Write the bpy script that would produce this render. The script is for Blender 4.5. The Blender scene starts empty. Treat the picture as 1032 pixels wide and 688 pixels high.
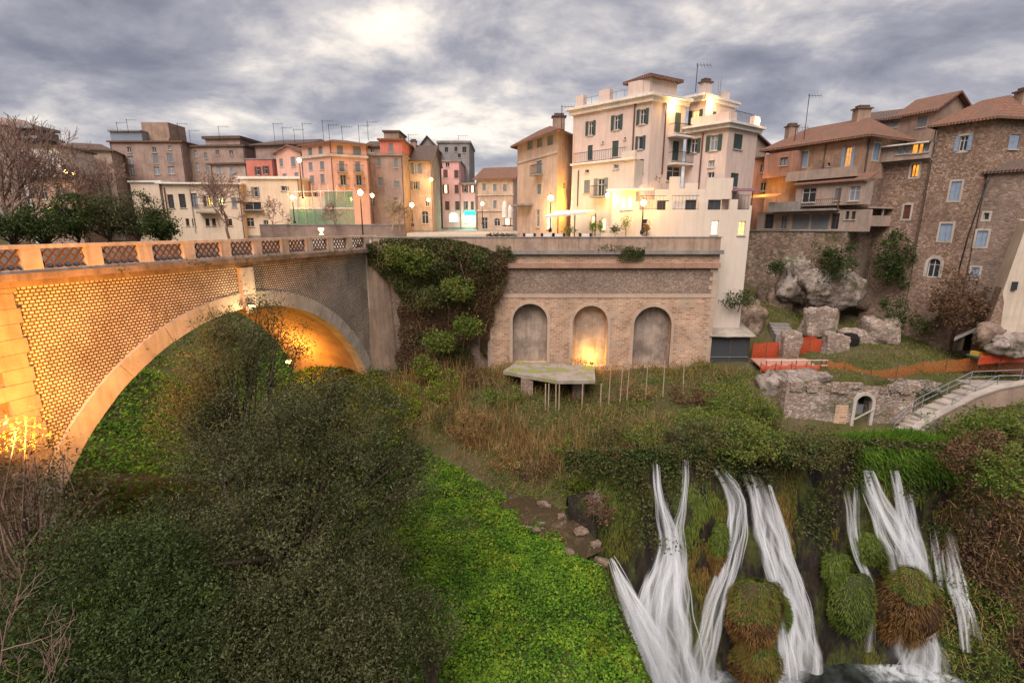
import bpy, math, random
import numpy as np
from mathutils import Vector
random.seed(7); RNG = np.random.default_rng(7)
SC = bpy.context.scene; COL = SC.collection
# ------------------------------------------------------------------ camera, sky, sun, exposure
PITCH = math.radians(13.0); FPX = 500.0
cam_d = bpy.data.cameras.new('camera'); cam = bpy.data.objects.new('camera', cam_d); COL.objects.link(cam)
cam.location = (0, 0, 0); cam.rotation_euler = (math.pi/2 - PITCH, 0, 0)
cam_d.sensor_width = 36; cam_d.lens = FPX/1032*36; cam_d.clip_end = 6000; cam_d.clip_start = 0.1
SC.camera = cam
SUNV = Vector((-.22, -.62, .92)).normalized()
W = bpy.data.worlds.new('World'); SC.world = W; W.use_nodes = True
def build_world():
    nt = W.node_tree; N = nt.nodes; L = nt.links; N.clear()
    out = N.new('ShaderNodeOutputWorld')
    sky = N.new('ShaderNodeTexSky'); sky.sky_type = 'NISHITA'; sky.sun_disc = False
    sky.sun_elevation = math.asin(SUNV.z); sky.sun_rotation = math.atan2(SUNV.x, SUNV.y)
    b1 = N.new('ShaderNodeBackground'); b1.inputs[1].default_value = 0.05
    L.new(sky.outputs[0], b1.inputs[0])
    tc = N.new('ShaderNodeTexCoord'); sp = N.new('ShaderNodeSeparateXYZ'); L.new(tc.outputs['Generated'], sp.inputs[0])
    def math_(op, a, b=None):
        m = N.new('ShaderNodeMath'); m.operation = op
        for i, v in enumerate((a, b)):
            if v is None: continue
            if isinstance(v, (int, float)): m.inputs[i].default_value = v
            else: L.new(v, m.inputs[i])
        return m.outputs[0]
    zz = math_('ADD', math_('MAXIMUM', sp.outputs[2], 0.0), 0.30)
    cx = math_('DIVIDE', sp.outputs[0], zz); cy = math_('DIVIDE', sp.outputs[1], zz)
    cb = N.new('ShaderNodeCombineXYZ'); L.new(cx, cb.inputs[0]); L.new(cy, cb.inputs[1])
    def noise(scale, det, off, rough=.55, dist=0.0):
        mp = N.new('ShaderNodeMapping'); mp.inputs['Location'].default_value = off; L.new(cb.outputs[0], mp.inputs[0])
        mp.inputs['Scale'].default_value = (1.0, 1.15, 1)
        n = N.new('ShaderNodeTexNoise'); n.inputs['Scale'].default_value = scale; n.inputs['Detail'].default_value = det
        n.inputs['Roughness'].default_value = rough; n.inputs['Distortion'].default_value = dist
        L.new(mp.outputs[0], n.inputs[0]); return n.outputs[0]
    n1 = noise(SKY['s1'], 12, SKY['o1'], .58, .18); n2 = noise(SKY['s2'], 3, SKY['o2'])
    # broad bright opening in the cloud deck straight ahead
    s = math_('ADD', math_('MULTIPLY', n1, .72), math_('MULTIPLY', n2, .5))
    dx = math_('SUBTRACT', sp.outputs[0], SKY['gx']); dz = math_('SUBTRACT', sp.outputs[2], SKY['gz'])
    q = math_('ADD', math_('MULTIPLY', math_('MULTIPLY', dx, dx), 4.2), math_('MULTIPLY', math_('MULTIPLY', dz, dz), 26.0))
    g = math_('POWER', 2.718, math_('MULTIPLY', q, -1.0))
    s = math_('ADD', s, math_('MULTIPLY', g, SKY['g']))
    cr = N.new('ShaderNodeValToRGB'); L.new(s, cr.inputs[0])
    el = cr.color_ramp.elements
    st = [(.45, (.098, .100, .132)), (.56, (.165, .163, .20)), (.645, (.27, .262, .295)), (.71, (.46, .43, .42)), (.775, (.78, .69, .60)), (.88, (1.0, .90, .77))]
    el[0].position, el[0].color = st[0][0], (*st[0][1], 1); el[1].position, el[1].color = st[-1][0], (*st[-1][1], 1)
    for p_, c_ in st[1:-1]:
        e = el.new(p_); e.color = (*c_, 1)
    b2 = N.new('ShaderNodeBackground'); b2.inputs[1].default_value = SKY['str']; L.new(cr.outputs[0], b2.inputs[0])
    mx = N.new('ShaderNodeMixShader'); mx.inputs[0].default_value = .93
    L.new(b1.outputs[0], mx.inputs[1]); L.new(b2.outputs[0], mx.inputs[2]); L.new(mx.outputs[0], out.inputs[0])
SKY = dict(s1=1.9, s2=.75, o1=(5.3, 2.2, 0), o2=(1.7, 4.4, 0), gx=-.03, gz=.22, g=.115, str=.45)
build_world()
sun_d = bpy.data.lights.new('sun', 'SUN'); sun = bpy.data.objects.new('sun', sun_d); COL.objects.link(sun)
sun.rotation_euler = SUNV.to_track_quat('Z', 'Y').to_euler(); sun.location = (0, -20, 40)
sun_d.energy = 1.5; sun_d.angle = math.radians(50); sun_d.color = (1.0, .88, .81)
LAMPK = 1.                           # one factor for the wattage of all street and flood lamps
VS = SC.view_settings; VS.view_transform = 'Standard'; VS.look = 'None'; VS.gamma = 1; VS.exposure = 1.75; VS.use_curve_mapping = False
SC.cycles.max_bounces = 6; SC.cycles.transparent_max_bounces = 24; SC.cycles.caustics_reflective = False; SC.cycles.caustics_refractive = False
SC.cycles.sample_clamp_indirect = 4

# ------------------------------------------------------------------ geometry helpers
SP, CP = math.sin(PITCH), math.cos(PITCH)
def ray(px, py):                     # direction with unit depth along the lens axis
    a = (px-516)/FPX; u = (344-py)/FPX
    return np.array([a, CP+SP*u, -SP+CP*u])
def onY(px, py, Y): r = ray(px, py); return r*(Y/r[1])
def onZ(px, py, z): r = ray(px, py); return r*(z/r[2])
def atD(px, py, D): return ray(px, py)*D
def G(px, py, Y): q = onY(px, py, Y); return (q[0], q[1])
def onP(px, py, A, B):               # on the vertical plane through plan points A, B
    r = ray(px, py); e = np.array([B[0]-A[0], B[1]-A[1]]); n = np.array([e[1], -e[0]])
    t = n.dot(np.array(A[:2]))/n.dot(r[:2]); return r*t
BASE = {}
def base_of(o):
    while o is not None:
        if o.name in BASE: return BASE[o.name]
        o = o.parent
    return np.zeros(3)
def tag(o, label, cat, group=None, kind=None):
    if label: o['label'] = label
    if cat: o['category'] = cat
    if group: o['group'] = group
    if kind: o['kind'] = kind
    return o
def thing(name, loc, label, cat, group=None):
    o = bpy.data.objects.new(name, None); COL.objects.link(o); o.location = Vector([float(v) for v in loc]); o.empty_display_size = .3
    BASE[o.name] = np.array([float(v) for v in loc]); return tag(o, label, cat, group)
def mk(name, V, F, mat, parent=None, smooth=False, uv=True, kind=None, label=None, cat=None, group=None, uvs=None):
    V = np.asarray(V, float).reshape(-1, 3)
    if parent is not None: b = base_of(parent)
    else:
        b = np.array([V[:, 0].mean(), V[:, 1].mean(), V[:, 2].min()]) if kind is None else np.zeros(3)
    me = bpy.data.meshes.new(name); Vl = V - b
    if isinstance(F, np.ndarray):
        n, k = F.shape
        me.vertices.add(len(V)); me.vertices.foreach_set('co', Vl.astype(np.float32).ravel())
        me.loops.add(n*k); me.loops.foreach_set('vertex_index', F.astype(np.int32).ravel())
        me.polygons.add(n); me.polygons.foreach_set('loop_start', np.arange(0, n*k, k, dtype=np.int32))
        me.update(calc_edges=True)
    else:
        me.from_pydata([tuple(v) for v in Vl], [], [tuple(f) for f in F])
        if uv and uvs is None:
            uvs = []
            for f in F:
                P = V[list(f)]; nn = np.zeros(3)
                for i in range(len(f)):
                    a, c = P[i], P[(i+1) % len(f)]; nn += np.cross(a, c)
                ln = np.linalg.norm(nn); nn = nn/ln if ln > 1e-9 else np.array([0, 0, 1.])
                t = np.array([-nn[1], nn[0], 0]); tl = np.linalg.norm(t)
                if tl < .15: t = np.array([1., 0, 0]); bb = np.array([0, 1., 0])
                else: t /= tl; bb = np.cross(nn, t)
                for p in P: uvs.append((p@t, p@bb))
    if uvs is not None:
        ul = me.uv_layers.new(name='UVMap'); ul.data.foreach_set('uv', np.asarray(uvs, np.float32).ravel())
    if mat is not None: me.materials.append(mat)
    if smooth: me.polygons.foreach_set('use_smooth', np.ones(len(me.polygons), dtype=bool))
    me.validate(); me.update()
    o = bpy.data.objects.new(name, me); COL.objects.link(o)
    if parent is not None: o.parent = parent
    else: o.location = Vector(b); BASE[o.name] = b
    if kind: o['kind'] = kind
    return tag(o, label, cat, group)
class MB:
    def __init__(s): s.V = []; s.F = []
    def poly(s, pts):
        i = len(s.V); s.V += [np.asarray(p, float) for p in pts]; s.F.append(tuple(range(i, i+len(pts)))); return s
    def box(s, o, a, b, c):          # corner o and three edge vectors
        o, a, b, c = (np.asarray(v, float) for v in (o, a, b, c)); i = len(s.V)
        if np.dot(np.cross(a, b), c) < 0: a, b = b, a
        s.V += [o, o+a, o+a+b, o+b, o+c, o+a+c, o+a+b+c, o+b+c]
        s.F += [tuple(i+k for k in f) for f in ((0, 3, 2, 1), (4, 5, 6, 7), (0, 1, 5, 4), (1, 2, 6, 5), (2, 3, 7, 6), (3, 0, 4, 7))]; return s
    def cbox(s, c, sx, sy, sz, rot=0.0):   # centre of base
        ca, sa = math.cos(rot), math.sin(rot); a = np.array([ca*sx, sa*sx, 0]); b = np.array([-sa*sy, ca*sy, 0])
        return s.box(np.asarray(c, float)-a/2-b/2, a, b, (0, 0, sz))
    def bar(s, p, q, w, h=None):     # square bar from p to q
        p = np.asarray(p, float); q = np.asarray(q, float); d = q-p; h = h or w
        up = np.array([0, 0, 1.]) if abs(d[2]) < .95*np.linalg.norm(d) else np.array([1., 0, 0])
        a = np.cross(d, up); a *= w/np.linalg.norm(a); b = np.cross(a, d); b *= h/np.linalg.norm(b)
        return s.box(p-a/2-b/2, a, b, d)
    def tube(s, pts, rad, n=6, cap=True):
        pts = [np.asarray(p, float) for p in pts]; m = len(pts)
        if not hasattr(rad, '__len__'): rad = [rad]*m
        i0 = len(s.V)
        for k in range(m):
            d = pts[min(k+1, m-1)]-pts[max(k-1, 0)]; d = d/(np.linalg.norm(d)+1e-9)
            up = np.array([0, 0, 1.]) if abs(d[2]) < .9 else np.array([1., 0, 0])
            a = np.cross(d, up); a /= np.linalg.norm(a); b = np.cross(d, a)
            for j in range(n):
                t = 2*math.pi*j/n; s.V.append(pts[k]+(a*math.cos(t)+b*math.sin(t))*rad[k])
        for k in range(m-1):
            for j in range(n):
                j2 = (j+1) % n; s.F.append((i0+k*n+j, i0+k*n+j2, i0+(k+1)*n+j2, i0+(k+1)*n+j))
        if cap: s.F.append(tuple(i0+j for j in range(n))[::-1]); s.F.append(tuple(i0+(m-1)*n+j for j in range(n)))
        return s
    def lathe(s, c, prof, n=12):     # prof: (radius, z)
        c = np.asarray(c, float); i0 = len(s.V)
        for r, z in prof:
            for j in range(n):
                t = 2*math.pi*j/n; s.V.append(c+np.array([r*math.cos(t), r*math.sin(t), z]))
        for k in range(len(prof)-1):
            for j in range(n):
                j2 = (j+1) % n; s.F.append((i0+k*n+j, i0+k*n+j2, i0+(k+1)*n+j2, i0+(k+1)*n+j))
        s.F.append(tuple(i0+j for j in range(n))[::-1]); s.F.append(tuple(i0+(len(prof)-1)*n+j for j in range(n))); return s
    def build(s, name, mat, parent=None, **k): return mk(name, s.V, s.F, mat, parent, **k)
def fnoise(P, f=1.0, seed=0):        # cheap smooth noise in about -1..1
    P = np.asarray(P, float)*f; r = np.random.default_rng(seed); o = np.zeros(P.shape[:-1])
    for k in range(6):
        d = r.normal(size=3); d /= np.linalg.norm(d); d *= (1.0, 1.3, 1.7, 2.3, 3.1, 4.2)[k]
        o += np.sin(P@d+r.uniform(0, 6.28))/(1+.45*k)
    return o/2.6
def inpoly(x, y, poly):
    x = np.asarray(x); y = np.asarray(y); c = np.zeros(x.shape, bool); n = len(poly)
    for i in range(n):
        x1, y1 = poly[i]; x2, y2 = poly[(i+1) % n]
        if y1 == y2: continue
        c ^= ((y1 > y) != (y2 > y)) & (x < (x2-x1)*(y-y1)/(y2-y1)+x1)
    return c
# leaf / blade scatters: every leaf a kite of four vertices
def kites(P, D, Wd, L, wd):
    """P base points, D unit directions, Wd unit widths, L length, wd width"""
    n = len(P); L = np.broadcast_to(L, n)[:, None]; wd = np.broadcast_to(wd, n)[:, None]
    m = P+D*L*.45
    V = np.stack([P, m-Wd*wd*.5, P+D*L, m+Wd*wd*.5], 1).reshape(-1, 3)
    return V, np.arange(4*n).reshape(n, 4)
def unit(A): return A/(np.linalg.norm(A, axis=1, keepdims=True)+1e-9)
def leaves(name, P, L, asp, mat, parent=None, up=0.0, down=0.0, **k):
    n = len(P); D = unit(RNG.normal(size=(n, 3))+np.array([0, 0, up-down])); R = unit(RNG.normal(size=(n, 3)))
    Wd = unit(np.cross(D, R)); LL = L*RNG.uniform(.6, 1.35, n)
    V, F = kites(P-D*LL[:, None]*.4, D, Wd, LL, LL*asp); return mk(name, V, F, mat, parent, uv=False, **k)
def flat_leaves(name, P, L, asp, mat, parent=None, tilt=.5, **k):    # broad leaves facing the sky
    n = len(P); a = RNG.uniform(0, 6.28, n); D = np.stack([np.cos(a), np.sin(a), RNG.normal(0, tilt, n)], 1); D = unit(D)
    Wd = unit(np.cross(D, np.array([0, 0, 1.])+RNG.normal(0, tilt*.8, (n, 3)))); LL = L*RNG.uniform(.6, 1.35, n)
    V, F = kites(P-D*LL[:, None]*.5, D, Wd, LL, LL*asp); return mk(name, V, F, mat, parent, uv=False, **k)
def blades(name, P, L, wd, mat, parent=None, lean=.35, dirn=(0, 0, 1), **k):
    n = len(P); D = unit(np.array(dirn, float)+RNG.normal(0, lean, (n, 3))); R = unit(RNG.normal(size=(n, 3)))
    Wd = unit(np.cross(D, R)); LL = L*RNG.uniform(.5, 1.4, n)
    V, F = kites(P, D, Wd, LL, wd*RNG.uniform(.7, 1.4, n)); return mk(name, V, F, mat, parent, uv=False, **k)

# ------------------------------------------------------------------ materials
class NT:
    def __init__(s, name):
        s.m = bpy.data.materials.new(name); s.m.use_nodes = True; s.t = s.m.node_tree; s.N = s.t.nodes; s.N.clear()
        s.out = s.N.new('ShaderNodeOutputMaterial'); s.tc = s.N.new('ShaderNodeTexCoord')
    def put(s, sock, v):
        if v is None: return
        if isinstance(v, bpy.types.NodeSocket): s.t.links.new(v, sock)
        elif isinstance(v, (tuple, list)) and len(v) == 3 and sock.type == 'RGBA': sock.default_value = (*v, 1)
        else: sock.default_value = v
    def map(s, coord='Object', scale=(1, 1, 1), rot=(0, 0, 0), loc=(0, 0, 0)):
        m = s.N.new('ShaderNodeMapping'); s.put(m.inputs[0], s.tc.outputs[coord]); m.inputs['Scale'].default_value = scale
        m.inputs['Rotation'].default_value = rot; m.inputs['Location'].default_value = loc; return m.outputs[0]
    def noise(s, scale, det=4, rough=.55, vec=None, dist=0.0):
        n = s.N.new('ShaderNodeTexNoise'); n.inputs['Scale'].default_value = scale; n.inputs['Detail'].default_value = det
        n.inputs['Roughness'].default_value = rough; n.inputs['Distortion'].default_value = dist
        s.put(n.inputs['Vector'], vec if vec is not None else s.tc.outputs['Object']); return n.outputs[0]
    def voro(s, scale, vec=None, feature='F1', rnd=1.0):
        n = s.N.new('ShaderNodeTexVoronoi'); n.feature = feature; n.inputs['Scale'].default_value = scale; n.inputs['Randomness'].default_value = rnd
        s.put(n.inputs['Vector'], vec if vec is not None else s.tc.outputs['Object']); return n
    def ramp(s, fac, stops, interp='LINEAR'):
        r = s.N.new('ShaderNodeValToRGB'); s.put(r.inputs[0], fac); r.color_ramp.interpolation = interp; e = r.color_ramp.elements
        def c4(c): return (c, c, c, 1) if isinstance(c, (int, float)) else (*c, 1)
        e[0].position, e[0].color = stops[0][0], c4(stops[0][1]); e[1].position, e[1].color = stops[-1][0], c4(stops[-1][1])
        for p, c in stops[1:-1]: x = e.new(p); x.color = c4(c)
        return r.outputs[0]
    def mix(s, fac, a, b, mode='MIX'):
        m = s.N.new('ShaderNodeMix'); m.data_type = 'RGBA'; m.blend_type = mode
        s.put(m.inputs[0], fac); s.put(m.inputs[6], a); s.put(m.inputs[7], b); return m.outputs[2]
    def math(s, op, a, b=0.0):
        m = s.N.new('ShaderNodeMath'); m.operation = op; s.put(m.inputs[0], a); s.put(m.inputs[1], b); return m.outputs[0]
    def bump(s, h, strength=.4, dist=.05):
        b = s.N.new('ShaderNodeBump'); b.inputs['Strength'].default_value = strength; b.inputs['Distance'].default_value = dist; s.put(b.inputs['Height'], h); return b.outputs[0]
    def principled(s, col, rough=.85, nrm=None, metal=0.0, spec=.3, **k):
        p = s.N.new('ShaderNodeBsdfPrincipled'); s.put(p.inputs['Base Color'], col); s.put(p.inputs['Roughness'], rough); p.inputs['Metallic'].default_value = metal
        p.inputs['Specular IOR Level'].default_value = spec
        if nrm is not None: s.put(p.inputs['Normal'], nrm)
        return p
    def end(s, sh): s.t.links.new(sh.outputs[0] if hasattr(sh, 'outputs') else sh, s.out.inputs[0]); return s.m
def plaster(name, col, stain=None, amt=.5, streak=.5, bump=.25, patch=None):
    n = NT(name); c = np.array(col); st = tuple(c*np.array([.55, .5, .47])) if stain is None else stain
    f = n.noise(.55, 9, .68); f = n.ramp(f, [(.40, 0.0), (.64, 1.0)])
    s2 = n.noise(2.2, 5, .6, n.map(scale=(1.6, 1.6, .16))); s2 = n.ramp(s2, [(.46, 0.0), (.70, 1.0)])
    k = n.math('MULTIPLY', f, amt); base = n.mix(k, tuple(c), st)
    base = n.mix(n.math('MULTIPLY', s2, streak), base, tuple(np.array(st)*.8))
    if patch is not None:
        pm = n.ramp(n.noise(.9, 8, .65, n.map(loc=(5, 3, 9))), [(.57, 0.0), (.6, 1.0)]); base = n.mix(n.math('MULTIPLY', pm, .8), base, patch)
    fine = n.noise(9, 6, .7); base = n.mix(n.math('MULTIPLY', fine, .30), base, tuple(c*.75))
    return n.end(n.principled(base, .9, n.bump(n.noise(14, 6, .7), bump, .04), spec=.15))
def rubble(name, c1, c2, c3, mortar, scale=2.6, bump=.8, moss=None):
    scale *= 1.45; n = NT(name); vec = n.map(scale=(1, 1, 1.5)); w = n.noise(3.0, 3, .5)
    vv = n.N.new('ShaderNodeVectorMath'); vv.operation = 'ADD'; n.put(vv.inputs[0], vec)
    cmb = n.N.new('ShaderNodeCombineXYZ'); n.put(cmb.inputs[0], n.math('MULTIPLY', w, .35)); n.put(cmb.inputs[2], n.math('MULTIPLY', w, .35)); n.put(vv.inputs[1], cmb.outputs[0])
    v = n.voro(scale, vv.outputs[0]); e = n.voro(scale, vv.outputs[0], 'DISTANCE_TO_EDGE')
    sp = n.N.new('ShaderNodeSeparateColor'); n.put(sp.inputs[0], v.outputs['Color'])
    col = n.ramp(sp.outputs[0], [(.05, c1), (.45, c2), (.7, c3), (.97, tuple(np.array(c3)*1.22))])
    col = n.mix(n.math('MULTIPLY', n.noise(5, 6, .7), .55), col, tuple(np.array(mortar)*.9))
    big = n.ramp(n.noise(.35, 6, .6), [(.35, .62), (.7, 1.12)]); col = n.mix(1.0, col, big, 'MULTIPLY')
    ed = n.ramp(e.outputs['Distance'], [(.0, 0.25), (.12, 1.0)]); col = n.mix(ed, mortar, col)
    blot = n.ramp(n.noise(.8, 8, .7, n.map(loc=(7, 2, 5))), [(.5, 0.0), (.62, .6)]); col = n.mix(blot, col, tuple(np.array(mortar)*1.1))
    if moss is not None: col = n.mix(n.ramp(n.noise(.5, 7, .65, n.map(loc=(3, 8, 1))), [(.52, 0.0), (.66, .85)]), col, moss)
    h = n.math('ADD', n.math('MULTIPLY', ed, .7), n.math('MULTIPLY', n.noise(12, 5, .7), .5))
    return n.end(n.principled(col, .95, n.bump(h, bump, .07), spec=.1))
def rockm(name, light, mid, dark, moss=None):
    n = NT(name); f = n.math('ADD', n.math('MULTIPLY', n.noise(.9, 9, .7, None, .6), .7), n.math('MULTIPLY', n.noise(4.5, 6, .7), .3))
    col = n.ramp(f, [(.36, dark), (.46, mid), (.56, light), (.72, tuple(np.array(light)*1.2))]); cr = n.voro(.9, n.map(scale=(1, 1, 1.6)), 'DISTANCE_TO_EDGE'); ck = n.ramp(cr.outputs['Distance'], [(.0, .75), (.05, 0.0)])
    col = n.mix(n.math('MULTIPLY', ck, n.ramp(n.noise(1.5, 3), [(.45, 0.0), (.6, 1.0)])), col, dark)
    if moss is not None: col = n.mix(n.ramp(n.noise(.8, 8, .7, n.map(loc=(9, 1, 4))), [(.53, 0.0), (.63, .85)]), col, moss)
    return n.end(n.principled(col, .95, n.bump(n.noise(3.0, 10, .75), 1.0, .3), spec=.1))
def brickm(name, c1, c2, mortar, bw=.26, bh=.08, ms=.014, dark=.6, patch=None, offset=.5):
    n = NT(name); b = n.N.new('ShaderNodeTexBrick'); n.put(b.inputs['Vector'], n.tc.outputs['UV']); b.offset = offset
    b.inputs['Scale'].default_value = 1; b.inputs['Brick Width'].default_value = bw; b.inputs['Row Height'].default_value = bh; b.inputs['Mortar Size'].default_value = ms
    b.inputs['Mortar Smooth'].default_value = .3; b.inputs['Bias'].default_value = 0
    n.put(b.inputs['Color1'], c1); n.put(b.inputs['Color2'], c2); n.put(b.inputs['Mortar'], mortar); col = b.outputs['Color']
    big = n.ramp(n.noise(.4, 8, .65), [(.3, dark), (.68, 1.12)]); col = n.mix(1.0, col, big, 'MULTIPLY')
    st = n.ramp(n.noise(1.5, 6, .6, n.map(scale=(1.5, 1.5, .2))), [(.55, 0.0), (.8, .55)]); col = n.mix(st, col, tuple(np.array(mortar)*.45))
    if patch is not None: col = n.mix(n.ramp(n.noise(.7, 9, .7, n.map(loc=(2, 2, 7))), [(.55, 0.0), (.63, .7)]), col, patch)
    h = n.math('ADD', n.math('MULTIPLY', b.outputs['Fac'], -.6), n.math('MULTIPLY', n.noise(10, 5, .7), .5))
    return n.end(n.principled(col, .92, n.bump(h, .6, .04), spec=.1))
def tiles(name, c1, c2, c3):
    n = NT(name); b = n.N.new('ShaderNodeTexBrick'); n.put(b.inputs['Vector'], n.map('UV')); b.offset = 0
    b.inputs['Scale'].default_value = 1; b.inputs['Brick Width'].default_value = .24; b.inputs['Row Height'].default_value = .38; b.inputs['Mortar Size'].default_value = .03
    n.put(b.inputs['Color1'], c1); n.put(b.inputs['Color2'], c2); n.put(b.inputs['Mortar'], tuple(np.array(c1)*.35))
    col = n.mix(n.ramp(n.noise(.7, 7, .65), [(.4, 0.0), (.65, .8)]), b.outputs['Color'], c3)
    col = n.mix(n.math('MULTIPLY', n.noise(11, 3), .35), col, tuple(np.array(c1)*.5))
    w = n.N.new('ShaderNodeTexWave'); w.inputs['Scale'].default_value = 1.31; n.put(w.inputs['Vector'], n.map('UV')); w.bands_direction = 'X'
    return n.end(n.principled(col, .9, n.bump(w.outputs['Fac'], .9, .08), spec=.1))
def simple(name, col, rough=.7, metal=0.0, var=.25, scale=3, spec=.3):
    n = NT(name); base = n.mix(n.math('MULTIPLY', n.noise(scale, 5, .6), var*2), col, tuple(np.array(col)*.45))
    return n.end(n.principled(base, rough, n.bump(n.noise(20, 4), .1, .02), metal, spec))
def shutterm(name, col):
    n = NT(name); w = n.N.new('ShaderNodeTexWave'); w.bands_direction = 'Z'; w.inputs['Scale'].default_value = 3.2; n.put(w.inputs['Vector'], n.tc.outputs['Object'])
    base = n.mix(n.math('MULTIPLY', n.noise(2.5, 5), .6), col, tuple(np.array(col)*.5))
    return n.end(n.principled(base, .6, n.bump(w.outputs['Fac'], .8, .03), spec=.3))
def leafm(name, cols, scale=.6, trans=.3, hue=1.0, bright=1.0):
    n = NT(name); g = n.N.new('ShaderNodeNewGeometry'); f = n.math('ADD', n.math('MULTIPLY', g.outputs['Random Per Island'], .34), n.math('MULTIPLY', n.noise(scale, 5, .65), .92))
    k = len(cols); col = n.ramp(f, [(.36+.50*i/(k-1), tuple(np.array(c)*bright)) for i, c in enumerate(cols)])
    d = n.principled(col, .62, spec=.25); t = n.N.new('ShaderNodeBsdfTranslucent'); n.put(t.inputs[0], col)
    m = n.N.new('ShaderNodeMixShader'); m.inputs[0].default_value = trans; n.t.links.new(d.outputs[0], m.inputs[1]); n.t.links.new(t.outputs[0], m.inputs[2]); return n.end(m)
def glow(name, col, strength):
    n = NT(name); e = n.N.new('ShaderNodeEmission'); v = n.ramp(n.noise(2.2, 3), [(.3, .45), (.7, 1.0)]); n.put(e.inputs[0], n.mix(1.0, col, v, 'MULTIPLY')); e.inputs[1].default_value = strength; return n.end(e)
def lampm(name, col, strength):
    n = NT(name); e = n.N.new('ShaderNodeEmission'); n.put(e.inputs[0], col); e.inputs[1].default_value = strength; return n.end(e)
def ground(name, stops, scale=.5, bump=.8, s2=7):
    n = NT(name); f = n.math('ADD', n.math('MULTIPLY', n.noise(scale, 8, .62), .7), n.math('MULTIPLY', n.noise(s2, 6, .7), .3)); col = n.ramp(f, stops)
    return n.end(n.principled(col, .97, n.bump(n.noise(s2, 8, .7), bump, .2), spec=.05))
MT = {}
MT['glass'] = NT('window_glass'); MT['glass'] = MT['glass'].end(MT['glass'].principled((.035, .04, .048), .12, spec=.6))
MT['glassb'] = NT('pale_glass'); MT['glassb'] = MT['glassb'].end(MT['glassb'].principled((.22, .25, .30), .15, spec=.6))
MT['lit'] = glow('lit_window', (1.0, .62, .16), 1.1); MT['litw'] = glow('bright_window', (1.0, .78, .38), 1.5); MT['lito'] = glow('orange_window', (1.0, .36, .05), .55)
MT['frame'] = simple('painted_frame', (.62, .6, .56), .6); MT['frameb'] = simple('dark_frame', (.10, .075, .055), .6); MT['stone'] = plaster('stone_trim', (.52, .47, .41), amt=.6)
MT['shg'] = shutterm('green_shutter', (.055, .085, .075)); MT['shgr'] = shutterm('grey_shutter', (.20, .22, .235)); MT['shb'] = shutterm('blue_shutter', (.30, .39, .52)); MT['shbr'] = shutterm('brown_shutter', (.11, .055, .042)); MT['shr'] = shutterm('red_shutter', (.14, .045, .03))
MT['iron'] = simple('dark_iron', (.035, .035, .038), .5, .4); MT['pipe'] = simple('rust_pipe', (.16, .062, .045), .6); MT['metal'] = simple('galvanised_metal', (.42, .44, .46), .4, .6)
MT['tile'] = tiles('roof_tile', (.29, .145, .10), (.36, .20, .14), (.17, .12, .095)); MT['tiled'] = tiles('dark_roof_tile', (.19, .125, .10), (.24, .16, .125), (.12, .105, .095))
MT['slab'] = plaster('roof_slab', (.30, .28, .26), amt=.8); MT['white'] = plaster('white_trim', (.74, .70, .65), amt=.35, streak=.35)
MT['bulb'] = lampm('lamp_bulb', (1.0, .70, .28), 14.0); MT['bulbo'] = lampm('sodium_bulb', (1.0, .52, .12), 12.0)
# ------------------------------------------------------------------ terrain
WZ = -17.7                           # level of the upper river
RIVER = [(-70, 60), (-45, 57), (-34, 53), (-28, 46), (-23, 38), (-16, 32.5), (-8, 30.3), (-2, 29.6), (1.5, 28.2), (3.4, 26.0), (4.6, 24.2)]
def yc(x): return np.interp(x, [2, 7, 12, 18, 24, 28, 33, 40, 60], [28.8, 29.2, 29.8, 30.4, 30.6, 30.0, 28.5, 26, 20])
def xs(y): return np.interp(y, [6, 12, 17, 21, 24.5, 27, 30], [6.6, 5.9, 5.3, 4.9, 4.7, 5.2, 5.6])
CT = []
def cz(px, py, z): CT.append(tuple(onZ(px, py, z)))
def cY(px, py, Y): CT.append(tuple(onY(px, py, Y)))
for x, y in RIVER: CT.append((x, y, WZ-.5))
for x, y in ((-32, 58), (-48, 61), (-72, 65), (-27, 51), (-19, 39)): pass
for q in ((420, 520, -16.9), (480, 560, -17.0), (450, 490, -16.9), (560, 600, -17.2), (600, 640, -17.3), (520, 680, -17.2), (400, 600, -16.9), (425, 465, -16.5), (640, 675, -17.4), (580, 565, -17.3), (500, 520, -17.2), (450, 650, -17.0)): cz(*q)
for q in ((0, 0, -14), (0, 7, -16.5), (-8, 12, -15.5), (-14, 8, -13), (-24, 10, -10), (-30, 18, -9), (-18, 18, -15), (-19, 23, -16), (-10, 22, -16.6), (-20, 30, -16.8), (-5, 25, -16.9), (-13, 27, -17), (5, 8, -17.4),
          (-37, 48.7, -14.5), (-34, 40, -16), (-32, 34, -15.5), (-45, 35, -7), (-45, 48, -10), (-60, 45, -3), (-60, 30, -3), (-80, 50, -3), (-40, 20, -4), (-30, 5, -5), (-90, 20, -3), (-28, 27, -14),
          (-32, 61, -14), (-30, 66, -4), (-42, 66, -4.5), (-55, 68, -3.4), (-75, 70, -3), (-100, 72, -3), (-24, 57, -12), (-21, 47, -13), (-15.5, 39, -16), (-12.5, 42.5, -13.0), (-8, 42.6, -12.8), (-5, 42.5, -12.5),
          (-9, 38, -14.6), (-4, 37, -15.3), (1, 38.3, -14.2), (4, 37, -15.2), (4, 33, -16.4), (-1, 33, -16.8), (-6, 33.5, -17.0), (0, 43, -12.4), (6, 43, -12.4), (12, 43, -12.3), (17, 43, -12.0), (7, 38, -14.2), (7, 33, -15.2)): CT.append(q)
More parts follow.
